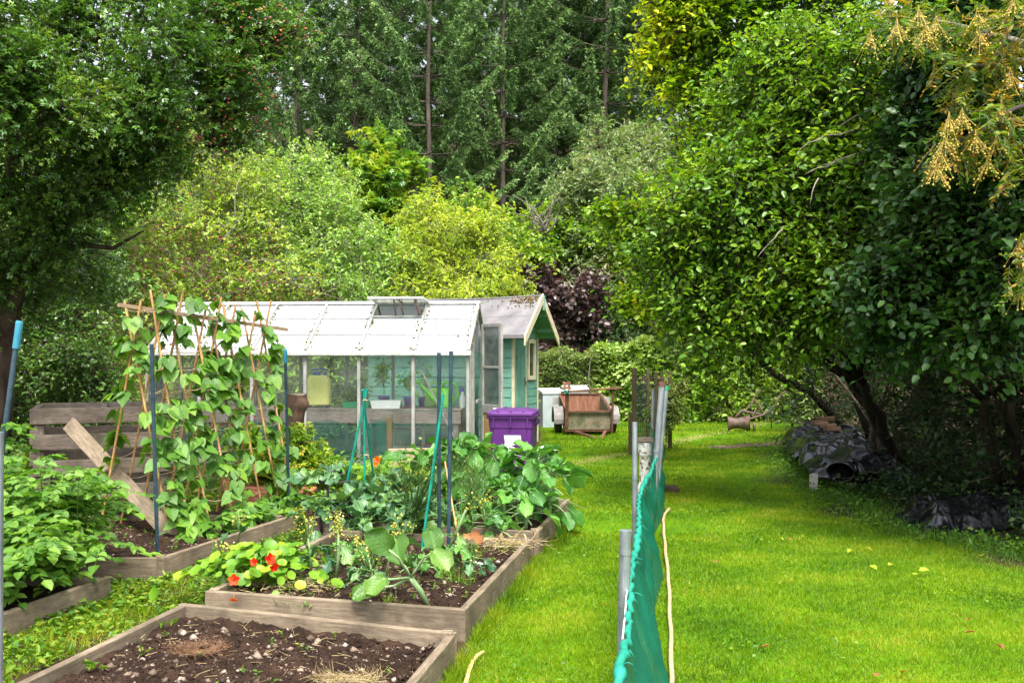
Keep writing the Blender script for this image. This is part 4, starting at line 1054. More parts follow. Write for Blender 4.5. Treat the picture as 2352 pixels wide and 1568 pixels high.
# thicket under and behind them, its shade put into the dark leaf colour
def wl(x, y, z, rx, ry, rz): return (np.array([x, y, z], float), np.array([rx, ry, rz], float))
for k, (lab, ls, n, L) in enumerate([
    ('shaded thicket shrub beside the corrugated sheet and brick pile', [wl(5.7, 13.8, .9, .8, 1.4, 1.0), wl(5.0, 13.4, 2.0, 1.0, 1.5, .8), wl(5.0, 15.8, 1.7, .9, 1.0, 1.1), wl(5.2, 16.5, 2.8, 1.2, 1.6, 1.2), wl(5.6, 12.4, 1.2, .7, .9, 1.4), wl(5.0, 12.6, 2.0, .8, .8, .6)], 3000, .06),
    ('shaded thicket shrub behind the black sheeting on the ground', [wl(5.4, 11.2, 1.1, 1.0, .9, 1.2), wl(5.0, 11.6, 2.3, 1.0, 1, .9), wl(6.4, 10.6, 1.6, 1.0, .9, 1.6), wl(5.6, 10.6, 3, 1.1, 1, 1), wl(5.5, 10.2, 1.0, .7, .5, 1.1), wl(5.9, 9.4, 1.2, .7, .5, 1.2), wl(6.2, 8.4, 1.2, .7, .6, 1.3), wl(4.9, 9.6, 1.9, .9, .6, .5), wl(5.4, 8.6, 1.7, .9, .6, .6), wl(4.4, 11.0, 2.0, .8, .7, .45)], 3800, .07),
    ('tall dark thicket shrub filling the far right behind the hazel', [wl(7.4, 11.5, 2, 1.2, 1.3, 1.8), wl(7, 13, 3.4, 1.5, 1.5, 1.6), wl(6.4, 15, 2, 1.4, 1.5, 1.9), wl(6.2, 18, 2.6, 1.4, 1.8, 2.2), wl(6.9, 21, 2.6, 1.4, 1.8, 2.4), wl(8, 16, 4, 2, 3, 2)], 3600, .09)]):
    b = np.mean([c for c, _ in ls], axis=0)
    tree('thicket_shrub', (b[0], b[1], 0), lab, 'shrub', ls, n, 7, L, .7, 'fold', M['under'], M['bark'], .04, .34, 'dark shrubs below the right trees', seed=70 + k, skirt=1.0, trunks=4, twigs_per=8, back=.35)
C = Cloud(); rng = np.random.default_rng(78); n = 5200
y = rng.uniform(6.0, 17, n); xr = np.interp(y, *zip(*RX)); x = xr + rng.normal(size=n) * .22 + .12
keep = ~((y > 8.7) & (y < 10.2) & (x > 3.55)); x, y = x[keep], y[keep]; n = len(x)
C.put('fold', np.stack([x, y, .015 + .11 * rng.random(n) ** 2], -1), nz(rng.normal(size=(n, 3)) * [1, 1, .4]), nz(np.array([0, 0, 1.]) + rng.normal(size=(n, 3)) * .45), .042 * rng.uniform(.5, 1.5, n), .026, np.clip(rng.normal(.25, .2, n), 0, 1))
m_ = 9000; y = rng.uniform(6.0, 17, m_); x = np.interp(y, *zip(*RX)) + rng.normal(size=m_) * .2 + .1
C.put('blade', np.stack([x, y, 0 * x], -1), nz(np.array([0, 0, 1.]) + rng.normal(size=(m_, 3)) * .5), rdir(m_, rng), .08 * rng.uniform(.5, 1.4, m_), .007, np.clip(rng.normal(.25, .15, m_), 0, 1))
tag(C.build('lawn_edge_weeds', M['weed']), kind='stuff')
# low plants along the lawn's shady edge and under the hawthorn
C = Cloud(); rng = np.random.default_rng(77)
y = rng.uniform(6.2, 15.5, 5200); xr = np.interp(y, *zip(*RX)); x = xr + .1 + np.abs(rng.normal(size=len(y))) * .6 + 1.0 * np.exp(-((y - 9.4) / .9) ** 2) + 1.3 * ((y > 11.4) & (y < 15.6))
zt = .05 + .26 * np.clip((x - xr) / .5, 0, 1) * rng.random(len(y))
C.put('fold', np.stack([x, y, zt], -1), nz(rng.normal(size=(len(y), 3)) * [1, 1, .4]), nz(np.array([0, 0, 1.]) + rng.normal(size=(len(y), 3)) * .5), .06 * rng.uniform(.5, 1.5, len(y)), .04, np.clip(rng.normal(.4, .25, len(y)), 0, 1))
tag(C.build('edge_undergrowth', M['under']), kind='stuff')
C = Cloud(); n = 5200
x = rng.uniform(-8.5, -5.2, n); y = rng.uniform(10.6, 13.6, n); z = np.abs(rng.normal(size=n)) * .24
C.put('fold', np.stack([x, y, z], -1), nz(rng.normal(size=(n, 3)) * [1, 1, .5]), nz(np.array([0, 0, 1.]) + rng.normal(size=(n, 3)) * .5), .1 * rng.uniform(.5, 1.5, n), .05)
tag(C.build('left_undergrowth', M['weed']), kind='stuff')
# ------------------------------------------------------------------ greenhouse
V3 = Vector
gh = empty('greenhouse', (-.618, 14, 0), 'weathered glass greenhouse with whitened roof panes and an open end door', 'greenhouse', None, R(-5))
BAY, NB, EAVE, RID, HALF = .78, 6, 1.64, 2.37, 1.17
GL = BAY * NB
def xg(i): return -BAY * i
def roofp(x, s, off=0.0):
    """a point on the front roof slope, s = 0 at the eave, 1 at the ridge"""
    n = V3((0, -(RID - EAVE), HALF)).normalized()
    return V3((x, HALF * s, EAVE + (RID - EAVE) * s)) + n * off
f = MB()
for i in range(NB + 1):
    x = xg(i)
    f.box((x, 0, EAVE / 2), (.045, .05, EAVE - .04)); f.box((x, 2 * HALF, EAVE / 2), (.045, .05, EAVE - .04))
    f.beam(roofp(x, .02, .012), roofp(x, .985, .012), .036, .05, V3((0, -.5, .8)))
    f.beam(V3((x, 2 * HALF, EAVE)), V3((x, HALF + .02, RID)), .03, .04)
f.box((-GL / 2, 0, .05), (GL + .06, .08, .1)); f.box((-GL / 2, 2 * HALF, .05), (GL + .06, .08, .1))
# end walls: uprights of the gable nearest the shed door
for x in (0, -GL):
    for y, zt in ((.16, 1.72), (.36, 1.86), (.52, 1.96), (1.17, 2.3), (1.75, 1.98), (2.1, 1.76)):
        if x == 0 and .55 < y < 1.2: continue
        f.box((x, y, zt / 2 + .04), (.05, .06, zt - .1))
    f.beam(V3((x, 0, EAVE + .01)), V3((x, HALF, RID - .02)), .055, .06); f.beam(V3((x, 2 * HALF, EAVE + .01)), V3((x, HALF, RID - .02)), .055, .06)
    f.box((x, HALF, .045), (.06, 2 * HALF - .1, .09))
    f.box((x, 1.6, .9), (.03, 1.3, .05))
f.beam(V3((-.04, .06, 0.1)), V3((-.76, .05, 1.56)), .02, .03, V3((0, 1, 0)))
f.build('frame', M['frame_grey'], gh, world=False, bevel=.003)
m = MB(); m.box((-GL / 2, -.045, EAVE - .015), (GL + .1, .07, .07)); m.build('gutter', M['alu'], gh, world=False, bevel=.01)
m = MB(); m.box((-GL / 2, HALF, RID + .028), (GL + .08, .09, .05)); m.build('ridge_bar', M['alu'], gh, world=False, bevel=.008)
for i in range(NB):
    xa, xb = xg(i) - .02, xg(i + 1) + .02
    rows = [(0.0, .365), (.335, .70), (.67, .975)]
    if i == 1: rows = [(0.0, .365), (.335, .70)]
    m = MB()
    for k, (s0, s1) in enumerate(rows):
        lift0, lift1 = .012, .002
        a, b, c, d = roofp(xa, s0, lift0), roofp(xb, s0, lift0), roofp(xb, s1, lift1), roofp(xa, s1, lift1)
        m.prism([b, a, d, c], roofp(0, 0, 0) * 0, V3((0, -.0026, .0042)))
    m.build('roof_pane', M['roof_pane'], gh, world=False)
    m = MB(); m.prism([V3((xa, 2 * HALF - .02, EAVE)), V3((xb, 2 * HALF - .02, EAVE)), V3((xb, HALF + .04, RID)), V3((xa, HALF + .04, RID))], V3(), V3((0, .002, .004)))
    m.build('rear_roof_pane', M['roof_pane'], gh, world=False)
    m = MB()
    m.box(((xa + xb) / 2, .004, .36), (BAY - .05, .004, .5)); m.box(((xa + xb) / 2, -.002, 1.11), (BAY - .05, .004, .97))
    m.build('wall_pane', M['pane'], gh, world=False)
    m = MB(); m.box(((xa + xb) / 2, 2 * HALF, .85), (BAY - .05, .004, 1.5)); m.build('rear_pane', M['clear_pane'], gh, world=False)
# lap lines: aluminium clips where sheets overlap
m = MB()
for i in range(NB):
    for s in (.335, .67):
        if i == 1 and s > .5: m.beam(roofp(xg(i) - .02, .70, .02), roofp(xg(i + 1) + .02, .70, .02), .035, .03, V3((0, -.5, .8)))
        else: m.beam(roofp(xg(i) - .03, s, .018), roofp(xg(i + 1) + .03, s, .018), .008, .006, V3((0, -.5, .8)))
m.build('lap_strip', M['frame_grey'], gh, world=False)
# raised ridge vent
vt = empty('roof_vent', (0, 0, 0), None, None); vt.parent = gh
m = MB(); x0, x1 = xg(1) + .01, xg(2) - .01
h0, h1 = V3((0, HALF - .03, RID + .05)), V3((0, HALF - .55, RID + .075))
for x in (x0, (x0 + x1) / 2, x1): m.beam(h0 + V3((x, 0, 0)), h1 + V3((x, 0, 0)), .04, .035)
m.beam(h1 + V3((x0, 0, 0)), h1 + V3((x1, 0, 0)), .04, .03); m.beam(h0 + V3((x0, 0, 0)), h0 + V3((x1, 0, 0)), .05, .045)
vf = m.build('vent_frame', M['alu'], gh, world=False, bevel=.003)
bpy.data.objects.remove(vt)
m = MB(); m.box(((x0 + x1) / 2, HALF - .29, RID + .066), (x1 - x0 if x1 > x0 else x0 - x1, .5, .004)); m.build('vent_pane', M['clear_pane'], vf, world=False)
for xa, xb, wd, hd in ((.3, .34, .016, .016), (.42, .42, .02, .03), (.06, .1, .03, .05)):
    m = MB(); m.beam(roofp(xg(1) - xa, .72, .02), V3((xg(1) - xb, HALF - .5, RID + .06)), wd, hd); m.build('stay', M['iron'], vf, world=False)
# glazed end walls
for x in (0, -GL):
    m = MB()
    m.prism([V3((x, .05, .1)), V3((x, .53, .1)), V3((x, .53, 1.95)), V3((x, .05, 1.66))], V3((-.002, 0, 0)), V3((.002, 0, 0)))
    m.prism([V3((x, 1.2, .1)), V3((x, 2.3, .1)), V3((x, 2.3, 1.66)), V3((x, 1.2, 2.32))], V3((-.002, 0, 0)), V3((.002, 0, 0)))
    m.build('end_pane', M['pane'], gh, world=False)
# door swung out towards the lawn
da, db = V3((-.475 + .03, 15.0, 0)), V3((-.147, 14.52, 0))
dd = (db - da); dl = dd.length; dn = dd.normalized()
m = MB()
for s, wd in ((0.02, .045), (dl - .03, .065)): m.beam(da + dn * s + V3((0, 0, .1)), da + dn * s + V3((0, 0, 2.06)), wd, .04, V3((-dn.y, dn.x, 0)))
for z, hh in ((2.04, .05), (1.42, .035), (.80, .13), (.13, .07)): m.beam(da + dn * .045 + V3((0, 0, z)), da + dn * (dl - .065) + V3((0, 0, z)), .034, hh)
dr = m.build('door', M['frame_grey'], gh, bevel=.003)
m = MB(); m.beam(da + dn * .045 + V3((0, 0, 1.44)), da + dn * (dl - .065) + V3((0, 0, 1.44)), .004, 1.16); m.build('door_pane', M['door_pane'], dr)
m = MB(); m.beam(da + dn * .045 + V3((0, 0, .45)), da + dn * (dl - .065) + V3((0, 0, .45)), .012, .57); m.build('kick_panel', M['ply'], dr)
m = MB(); q = da + dn * (dl - .05) + V3((-.01, -.04, .82)); m.tube([q, q + V3((0, -.03, 0)), q + V3((-.09, -.03, .0))], .009, 6); m.build('door_handle', M['steel'], dr)
# moss and fallen bits on the roof bars
C = Cloud(); rng = np.random.default_rng(8); pp = []
for i in range(NB + 1):
    for k in range(70):
        s = rng.random() ** 1.0; q = roofp(xg(i) + rng.choice([-1, 1]) * (.03 + abs(rng.normal()) * .02), s, .02)
        pp.append(q)
for k in range(60): pp.append(roofp(-rng.random() * GL, rng.random() ** 2 * .9, .014))
for k in range(90): pp.append(roofp(xg(5) - rng.random() * BAY, rng.random() * .6, .018))
pp = np.array(pp)
C.put('pebble', pp, rdir(len(pp), rng), np.array([0, -.5, .8]), .014 + .045 * rng.random(len(pp)) ** 3, .014 + .03 * rng.random(len(pp)) ** 3)
tag(C.build('moss', M['moss'], gh, world=False), kind='stuff')

# ------------------------------------------------------------------ things on the greenhouse staging
def gp(x, y, z=0): return world_of(gh) @ V3((x, y, z))
bt = .83
bn = empty('potting_bench', gp(-1.8, .45), 'wooden staging bench along the inside of the greenhouse glass', 'bench')
m = MB()
for k in range(5): m.beam(gp(-3.9, .2 + k * .13, bt - .012), gp(-.12, .2 + k * .13, bt - .012), .12, .024)
m.build('benchtop', M['bench_wood'], bn, bevel=.003)
m = MB(); m.beam(gp(-3.9, .13, bt - .12), gp(-.12, .13, bt - .12), .03, .17); m.build('front_rail', M['bench_wood'], bn, bevel=.003)
for x in (-.2, -1.5, -2.7, -3.8):
    for y in (.2, .72):
        m = MB(); m.beam(gp(x, y, .1), gp(x, y, bt - .03), .07, .07); m.build('leg', M['bench_wood'], bn)
def pxg(px, y=.4):
    """greenhouse x where a sight line meets the plane at local depth y"""
    lo, hi = -GL, 0
    for _ in range(40):
        mid = (lo + hi) / 2; w = gp(mid, y)
        if 1176 + w.x / w.y * F < px: lo = mid
        else: hi = mid
    return mid
# knapsack sprayer
q = gp(pxg(733), .38, bt)
sp = empty('sprayer', q, 'yellow knapsack sprayer with blue cap standing inside the glass', 'sprayer')
m = MB(); m.grid(lambda u, v: q + V3((math.copysign(abs(math.cos(v * 6.2832)) ** .45, math.cos(v * 6.2832)) * (.175 - .02 * (u > .9) - .05 * max(0, u - .9) * 10 * .3), math.copysign(abs(math.sin(v * 6.2832)) ** .5, math.sin(v * 6.2832)) * .11, .05 + .42 * u)), 12, 28)
m.box(q + V3((0, 0, .465)), (.30, .18, .02)); m.box(q + V3((0, 0, .055)), (.32, .19, .02))
m.build('tank', M['yellow_tank'], sp, smooth=True)
m = MB(); m.lathe([(.06, 0), (.062, .035), (.055, .05), (.02, .055)], 18, q + V3((-.03, 0, .472))); m.lathe([(.028, 0), (.028, .03), (.01, .035)], 12, q + V3((.1, 0, .472))); m.build('cap', M['blue_cap'], sp, smooth=True)
m = MB(); m.box(q + V3((-.13, 0, .025)), (.04, .16, .05)); m.box(q + V3((.13, 0, .025)), (.04, .16, .05)); m.build('foot', M['purple_dark'], sp)
m = MB(); m.tube([q + V3((.1, -.02, .5)), q + V3((.13, -.02, .55)), q + V3((.03, -.02, .57)), q + V3((-.1, -.02, .55))], .012, 6); m.build('pump_lever', M['blue_cap'], sp)
def tray(px, y, w, d, h, mat_, label, name='seed_tray', cat='tray'):
    q = gp(pxg(px, y), y, bt)
    o = empty(name, q, label, cat)
    m = MB(); m.grid(lambda u, v: q + V3(((w / 2) * (.9 + .1 * u) * max(-1, min(1, 1.6 * math.cos(v * 6.2832))), (d / 2) * (.9 + .1 * u) * max(-1, min(1, 1.6 * math.sin(v * 6.2832))), .003 + h * u)), 3, 24)
    m.box(q + V3((0, 0, .01)), (w * .86, d * .86, .014)); m.build('tray_body', mat_, o)
    m = MB(); m.box(q + V3((0, 0, h * .8)), (w * .9, d * .9, .008)); m.build('compost', M['soil'], o)
    return o, q
o, q = tray(820, .35, .4, .26, .09, M['tray_green'], 'green seed tray of seedlings right of the yellow sprayer')
C = Cloud(); T = Cloud(); p = np.array(q) + rng.normal(size=(70, 3)) * [.1, .05, 0] + [0, 0, .08]; T.prisms(p, p + np.stack([rng.normal(size=70) * .03, rng.normal(size=70) * .03, .08 + .16 * rng.random(70)], -1), .002, .001)
C.put('fold', np.repeat(p, 5, 0) + rng.normal(size=(350, 3)) * [.02, .02, .0] + np.stack([0 * rng.random(350)] * 2 + [.05 + .17 * rng.random(350)], -1), rdir(350, rng), np.array([0, 0, 1.]) + rng.normal(size=(350, 3)) * .4, .045, .03)
T.build('stems', M['stalk_green'], o); C.build('seedlings', M['potato'], o)
o, q = tray(888, .3, .44, .28, .11, M['white_plastic'], 'white shallow tray in front of the basil pots')
def basil(px, y, hgt, label, spread, n, saucer=True):
    q = gp(pxg(px, y), y, bt)
    o = empty('basil_plant', q, label, 'potted plant', 'basil plants in violet pots')
    m = MB(); m.lathe([(.055, .012), (.085, .15), (.092, .15), (.092, .165), (.08, .165), (.075, .14)], 16, q); m.build('pot', M['pot_purple'], o, smooth=True)
    if saucer: m = MB(); m.lathe([(.07, 0), (.1, .018), (.095, .02), (.07, .006)], 16, q); m.build('saucer', M['terracotta'], o)
    T = Cloud(); C = Cloud(); s0 = np.array(q) + [0, 0, .14]
    b = s0 + np.stack([rng.normal(size=9) * spread * .4, rng.normal(size=9) * spread * .3, hgt * rng.uniform(.6, 1, 9)], -1)
    T.prisms(np.repeat((s0 + [0, 0, hgt * .3])[None], 9, 0), b, .004, .002); T.prisms(s0[None], (s0 + [0, 0, hgt * .35])[None], .006, .005)
    p = b[rng.integers(0, 9, n)] + rng.normal(size=(n, 3)) * [spread * .35, spread * .3, hgt * .17]
    C.put('fold', p, nz(rng.normal(size=(n, 3)) - [0, 0, .4]), np.array([0, 0, 1.]) + rng.normal(size=(n, 3)) * .5, .06 * rng.uniform(.6, 1.3, n), .04)
    T.build('stems', M['stalk_green'], o); C.build('leaves', M['basil'], o)
basil(882, .52, .46, 'tall bushy basil in violet pot behind the white tray', .13, 190, False)
basil(940, .4, .34, 'sparser basil in violet pot left of the watering cans', .1, 70)
basil(972, .6, .4, 'thin leggy seedling in pot between basil and watering cans', .09, 50, False)
def can(px, y, mat_, label, s, turn):
    q = gp(pxg(px, y), y, bt)
    o = empty('watering_can', q, label, 'watering can')
    X = V3((math.cos(turn), math.sin(turn), 0)); 
    m = MB(); m.lathe([(.10 * s, 0), (.125 * s, .04), (.13 * s, .2 * s), (.115 * s, .27 * s), (.09 * s, .3 * s), (.085 * s, .295 * s), (.1 * s, .26 * s)], 20, q); m.build('body', mat_, o, smooth=True)
    m = MB(); m.tube([q - X * .1 * s + V3((0, 0, .07)), q - X * .2 * s + V3((0, 0, .17)), q - X * .36 * s + V3((0, 0, .36 * s))], [.05 * s, .03 * s, .02 * s], 10); m.tube([q - X * .355 * s + V3((0, 0, .355 * s)), q - X * .4 * s + V3((0, 0, .4 * s))], [.02 * s, .05 * s], 12); m.build('spout', mat_, o, smooth=True)
    m = MB(); m.tube([q - X * .05 * s + V3((0, 0, .28 * s)), q - X * .02 * s + V3((0, 0, .37 * s)), q + X * .08 * s + V3((0, 0, .39 * s)), q + X * .17 * s + V3((0, 0, .33 * s)), q + X * .19 * s + V3((0, 0, .2 * s)), q + X * .12 * s + V3((0, 0, .1 * s))], .018 * s, 8); m.build('handle', mat_, o, smooth=True)
can(1022, .35, M['lime'], 'bright lime green watering can near the greenhouse corner', 1.0, 0)
can(990, .62, M['lime_pale'], 'pale green watering can behind the bright lime one', .95, .3)
q = gp(pxg(1062, .4), .4, bt)
o = empty('spray_bottle', q, 'white bottle beside the corner post of the greenhouse', 'bottle')
m = MB(); m.lathe([(.04, 0), (.045, .02), (.045, .16), (.02, .21), (.018, .24)], 16, q); m.build('bottle_body', M['white_plastic'], o, smooth=True)
m = MB(); m.box(q + V3((-.015, 0, .265)), (.09, .03, .045)); m.tube([q + V3((-.04, 0, .25)), q + V3((-.045, 0, .2))], .006, 6); m.build('trigger', M['pot_purple'], o)
q = gp(-.45, .5, .06)
o = empty('storage_box', q, 'blue box with red lid on the greenhouse floor', 'box')
m = MB(); m.box(q + V3((0, 0, .12)), (.5, .3, .2)); m.build('box_body', M['blue_cap'], o, bevel=.01)
m = MB(); m.box(q + V3((0, 0, .235)), (.53, .33, .025)); m.build('lid', M['rust_board'], o, bevel=.006)
q = gp(-1.1, .35, .06)
o = empty('window_frame', q, 'old white window frame leaning under the staging', 'frame')
m = MB()
for a, b in (((-.4, 0), (.4, 0)), ((-.4, .44), (.4, .44)), ((-.4, 0), (-.4, .44)), ((.4, 0), (.4, .44))): m.beam(q + V3((a[0], 0, a[1] + .03)), q + V3((b[0], .02, b[1] + .03)), .04, .05, V3((0, -1, .2)))
m.build('frame_bars', M['frame_grey'], o)
m = MB(); m.box(q + V3((0, .01, .25)), (.74, .004, .4)); m.build('pane', M['clear_pane'], o)

# ------------------------------------------------------------------ shed
sh = empty('shed', (.193 * 1.12, 15.29 * 1.12, 0), 'green weatherboarded shed with cream bargeboards and felted roof', 'shed', None, R(-18))
HW, SL, RZ, EZ, OV = .69, 2.6, 2.55, 2.07, .31
def boards(m, a, b, z0, z1, n, out, skip=None, clip=None):
    """lapped boards between a and b; clip(z) gives the shortened ends"""
    hh = (z1 - z0) / n
    for k in range(n):
        za, zb = z0 + k * hh, z0 + (k + 1) * hh
        aa, bb = V3(a), V3(b)
        if clip:
            aa, bb = clip(zb)
        m.prism([aa + V3((0, 0, za)), bb + V3((0, 0, za)), bb + V3((0, 0, zb + .008)), aa + V3((0, 0, zb + .008))], V3(out) * -.012, V3(out) * .004)
        m.prism([aa + V3((0, 0, za)), bb + V3((0, 0, za)), bb + V3((0, 0, za + hh * .9)), aa + V3((0, 0, za + hh * .9))], V3(out) * .0035, V3(out) * .024)
m = MB(); boards(m, (-SL, -HW, 0), (0, -HW, 0), .08, 2.05, 12, (0, -1, 0)); m.build('side_wall', M['siding'], sh, world=False)
m = MB(); boards(m, (-SL, -HW, 0), (-SL, HW, 0), .08, 2.05, 15, (-1, 0, 0)); m.build('end_wall', M['siding'], sh, world=False)
m = MB(); boards(m, (-SL, HW, 0), (0, HW, 0), .08, 2.05, 15, (0, 1, 0)); m.build('rear_wall', M['siding'], sh, world=False)
m = MB()
boards(m, (0, .0, 0), (0, HW, 0), .08, 1.15, 8, (1, 0, 0)); boards(m, (0, -HW, 0), (0, HW, 0), 1.88, 2.46, 5, (1, 0, 0), clip=lambda z: (V3((0, -min(HW, max(.03, HW * (RZ - z) / (RZ - EZ))), 0)), V3((0, min(HW, max(.03, HW * (RZ - z) / (RZ - EZ))), 0))))
boards(m, (0, .5, 0), (0, HW, 0), 1.15, 1.88, 5, (1, 0, 0)); boards(m, (0, .0, 0), (0, .1, 0), 1.15, 1.88, 5, (1, 0, 0))
m.build('gable_wall', M['siding'], sh, world=False)
m = MB()
for k in range(8):
    y = -.64 + (k + .5) * .075
    m.box((.016, y, .97), (.04, .05, 1.78)); m.box((.006, y + .0375, .97), (.012, .024, 1.78))
dr = m.build('door', M['door_green'], sh, world=False, bevel=.004)
m = MB(); m.box((.035, -.10, 1.18), (.02, .05, .08)); m.tube([V3((.045, -.1, 1.16)), V3((.06, -.1, 1.12)), V3((.045, -.1, 1.08))], .01, 6); m.build('padlock', M['iron'], dr, world=False)
for z in (.45, 1.55):
    m = MB(); m.box((.032, -.56, z), (.008, .16, .03)); m.build('hinge', M['iron'], dr, world=False)
m = MB()
for y in (-.665, -.02): m.box((.02, y, .95), (.035, .035, 1.84))
m.box((.02, HW + .004, .98), (.04, .03, 1.86)); m.box((.012, -HW - .004, .98), (.045, .03, 1.86))
m.build('corner_trim', M['cream'], sh, world=False, bevel=.003)
m = MB()
for a, b in (((.12, 1.17), (.12, 1.87)), ((.48, 1.17), (.48, 1.87))): m.beam(V3((.035, a[0], a[1])), V3((.035, b[0], b[1])), .06, .035, V3((1, 0, 0)))
for z in (1.2, 1.84): m.beam(V3((.036, .15, z)), V3((.036, .45, z)), .036, .07)
wn = m.build('window', M['cream'], sh, world=False, bevel=.004)
m = MB(); m.box((.018, .3, 1.52), (.006, .3, .58)); m.build('pane', M['dark_glass'], wn, world=False)
rf = MB(); sf = MB()
OH = .98
ez = RZ - (RZ - EZ) / HW * OH
def sag(x): return -.05 * math.sin(math.pi * min(1, max(0, (x + SL + .1) / (SL + .4))))
for sg in (-1, 1):
    def fn(u, v, sg=sg, off=0.0):
        x = -SL - .1 + (SL + .1 + OV) * u
        return V3((x, sg * OH * v, RZ + .03 + off + sag(x) * (1 - .5 * v) - (RZ - ez) * v + .006 * math.sin(u * 23) * v))
    rf.grid(lambda u, v: fn(u, v, off=.035), 16, 8); rf.grid(lambda u, v: fn(u, 1 + .02 * 0, off=.035 - .06 * v), 16, 1)
    rf.grid(lambda u, v: fn(u, .52 + .006 * v, off=.041 + .0 * v), 16, 1)
    sf.grid(lambda u, v: fn(u, v, off=.0), 16, 4)
    for k in range(5): sf.beam(fn(.0, .1 + k * .2, off=-.003), fn(1, .1 + k * .2, off=-.003), .012, .004)
    bb = MB(); a, b = fn(1, 0, off=.02), fn(1, 1.06, off=.02)
    bb.prism([a + V3((.0, 0, .05)), b + V3((0, 0, .04)), b + V3((0, 0, -.12)), a + V3((0, 0, -.12))], V3((.002, 0, 0)), V3((.028, 0, 0)))
    bb.build('bargeboard', M['cream'], sh, world=False, bevel=.003)
rfo = rf.build('roof', M['felt'], sh, world=False)
sf.build('soffit', M['siding'], sh, world=False)
m = MB(); m.tube([V3((-SL - .1 + (SL + .1 + OV) * k / 12, 0, RZ + .068 + sag(-SL - .1 + (SL + .1 + OV) * k / 12))) for k in range(13)], .022, 6); m.build('ridge_cap', M['felt'], rfo, world=False)
C = Cloud(); n = 260; xx = OV - .05 - np.abs(rng.normal(size=n)) * .3; v = np.abs(rng.normal(size=n)) * .14 + .03
C.put('pebble', np.stack([xx, -OH * v, RZ + .072 - (RZ - ez) * v], -1), rdir(n, rng), np.array([0, -.6, .8]), .012 + .05 * rng.random(n) ** 3, .012 + .03 * rng.random(n) ** 3); tag(C.build('moss', M['moss'], rfo, world=False), kind='stuff')
m = MB(); m.box((OV + .035, 0, RZ - .06), (.03, .03, .26)); m.build('finial', M['siding'], sh, world=False, bevel=.003)
for y in (.25, .62):
    m = MB(); m.box((OV - .14, y, RZ - .02 - (RZ - ez) * (y + .06) / OH - .03), (.26, .03, .04)); m.build('purlin', M['siding'], sh, world=False)

# ------------------------------------------------------------------ wheelie bin
bx = (1180 - 1176) * 11.3 / F
wb = empty('wheelie_bin', (bx, 11.35, 0), 'purple wheelie bin with a torn white sticker in front of greenhouse door', 'bin', None, R(-7))
wb.scale = (.95, .95, .93)
m = MB()
def sq(z, hx, y0, y1, r=.05, n=4):
    pts = []
    for cx, cy, a0 in ((hx - r, y1 - r, 0), (-hx + r, y1 - r, 90), (-hx + r, y0 + r, 180), (hx - r, y0 + r, 270)):
        for k in range(n + 1):
            a = R(a0 + 90 * k / n); pts.append(V3((cx + r * math.cos(a), cy + r * math.sin(a), z)))
    return pts
def loft(m, rings, cap=True):
    b = len(m.v); n = len(rings[0])
    for r_ in rings: m.v += [tuple(p) for p in r_]
    for i in range(len(rings) - 1):
        for k in range(n):
            m.f.append([b + i * n + k, b + i * n + (k + 1) % n, b + (i + 1) * n + (k + 1) % n, b + (i + 1) * n + k]); m.uv.append([(0, 0)] * 4)
    if cap:
        m.f.append([b + k for k in range(n)][::-1]); m.uv.append([(0, 0)] * n)
        e = b + (len(rings) - 1) * n; m.f.append([e + k for k in range(n)]); m.uv.append([(0, 0)] * n)
loft(m, [sq(.03, .215, -.22, .27), sq(.1, .225, -.235, .28), sq(.75, .252, -.285, .335), sq(.84, .256, -.29, .34), sq(.845, .262, -.297, .347), sq(.97, .266, -.302, .352)])
m.build('body', M['purple'], wb, world=False, bevel=.004)
m = MB(); loft(m, [sq(.955, .285, -.325, .37, .06), sq(.985, .29, -.33, .375, .06), sq(.995, .288, -.328, .373, .06)]); 
for s in (-.2, .0, .2): m.box((s, -.318, .905), (.016, .03, .11))
m.build('rim', M['purple'], wb, world=False, bevel=.005)
m = MB(); loft(m, [sq(.997, .282, -.345, .365, .06), sq(1.03, .28, -.343, .36, .06), sq(1.05, .255, -.3, .33, .06), sq(1.062, .18, -.2, .24, .06)])
lid = m.build('lid', M['purple'], wb, world=False, bevel=.006, smooth=False)
m = MB()
for s in (-.15, .0, .15): m.beam(V3((s, -.33, 1.045)), V3((s * .9, .3, 1.064)), .03, .02)
m.build('lid_rib', M['purple'], lid, world=False, bevel=.005)
m = MB(); m.tube([V3((-.22, .44, 1.0)), V3((.22, .44, 1.0))], .016, 10); m.box((-.2, .4, .99), (.03, .09, .04)); m.box((.2, .4, .99), (.03, .09, .04)); m.build('handle', M['purple_dark'], wb, world=False)
for s in (-1, 1):
    m = MB(); Mx = Matrix.Rotation(R(90), 3, 'Y'); m.lathe([(.03, -.03), (.1, -.028), (.1, .028), (.03, .03)], 20, (s * .26, .27, .1), Mx); m.build('wheel', M['rubber'], wb, world=False, smooth=False)
    m = MB(); m.box((s * .275, .08, .9), (.03, .36, .06)); m.build('side_grip', M['purple_dark'], wb, world=False, bevel=.008)
# the torn sticker, a flat label stuck on the front
st = [(-.08, .76), (.115, .76), (.12, .735), (.12, .705), (.075, .7), (.08, .675), (.045, .67), (.05, .645), (-.0, .64), (.06, .605), (.02, .575), (-.0, .565), (-.06, .565), (-.085, .58), (-.07, .68)]
m = MB(); m.prism([V3((x, -.2897 + (.76 - z) * .072, z)) for x, z in st], V3((0, -.0035, 0)), V3((0, .002, 0))); m.build('sticker', M['sticker'], wb, world=False)
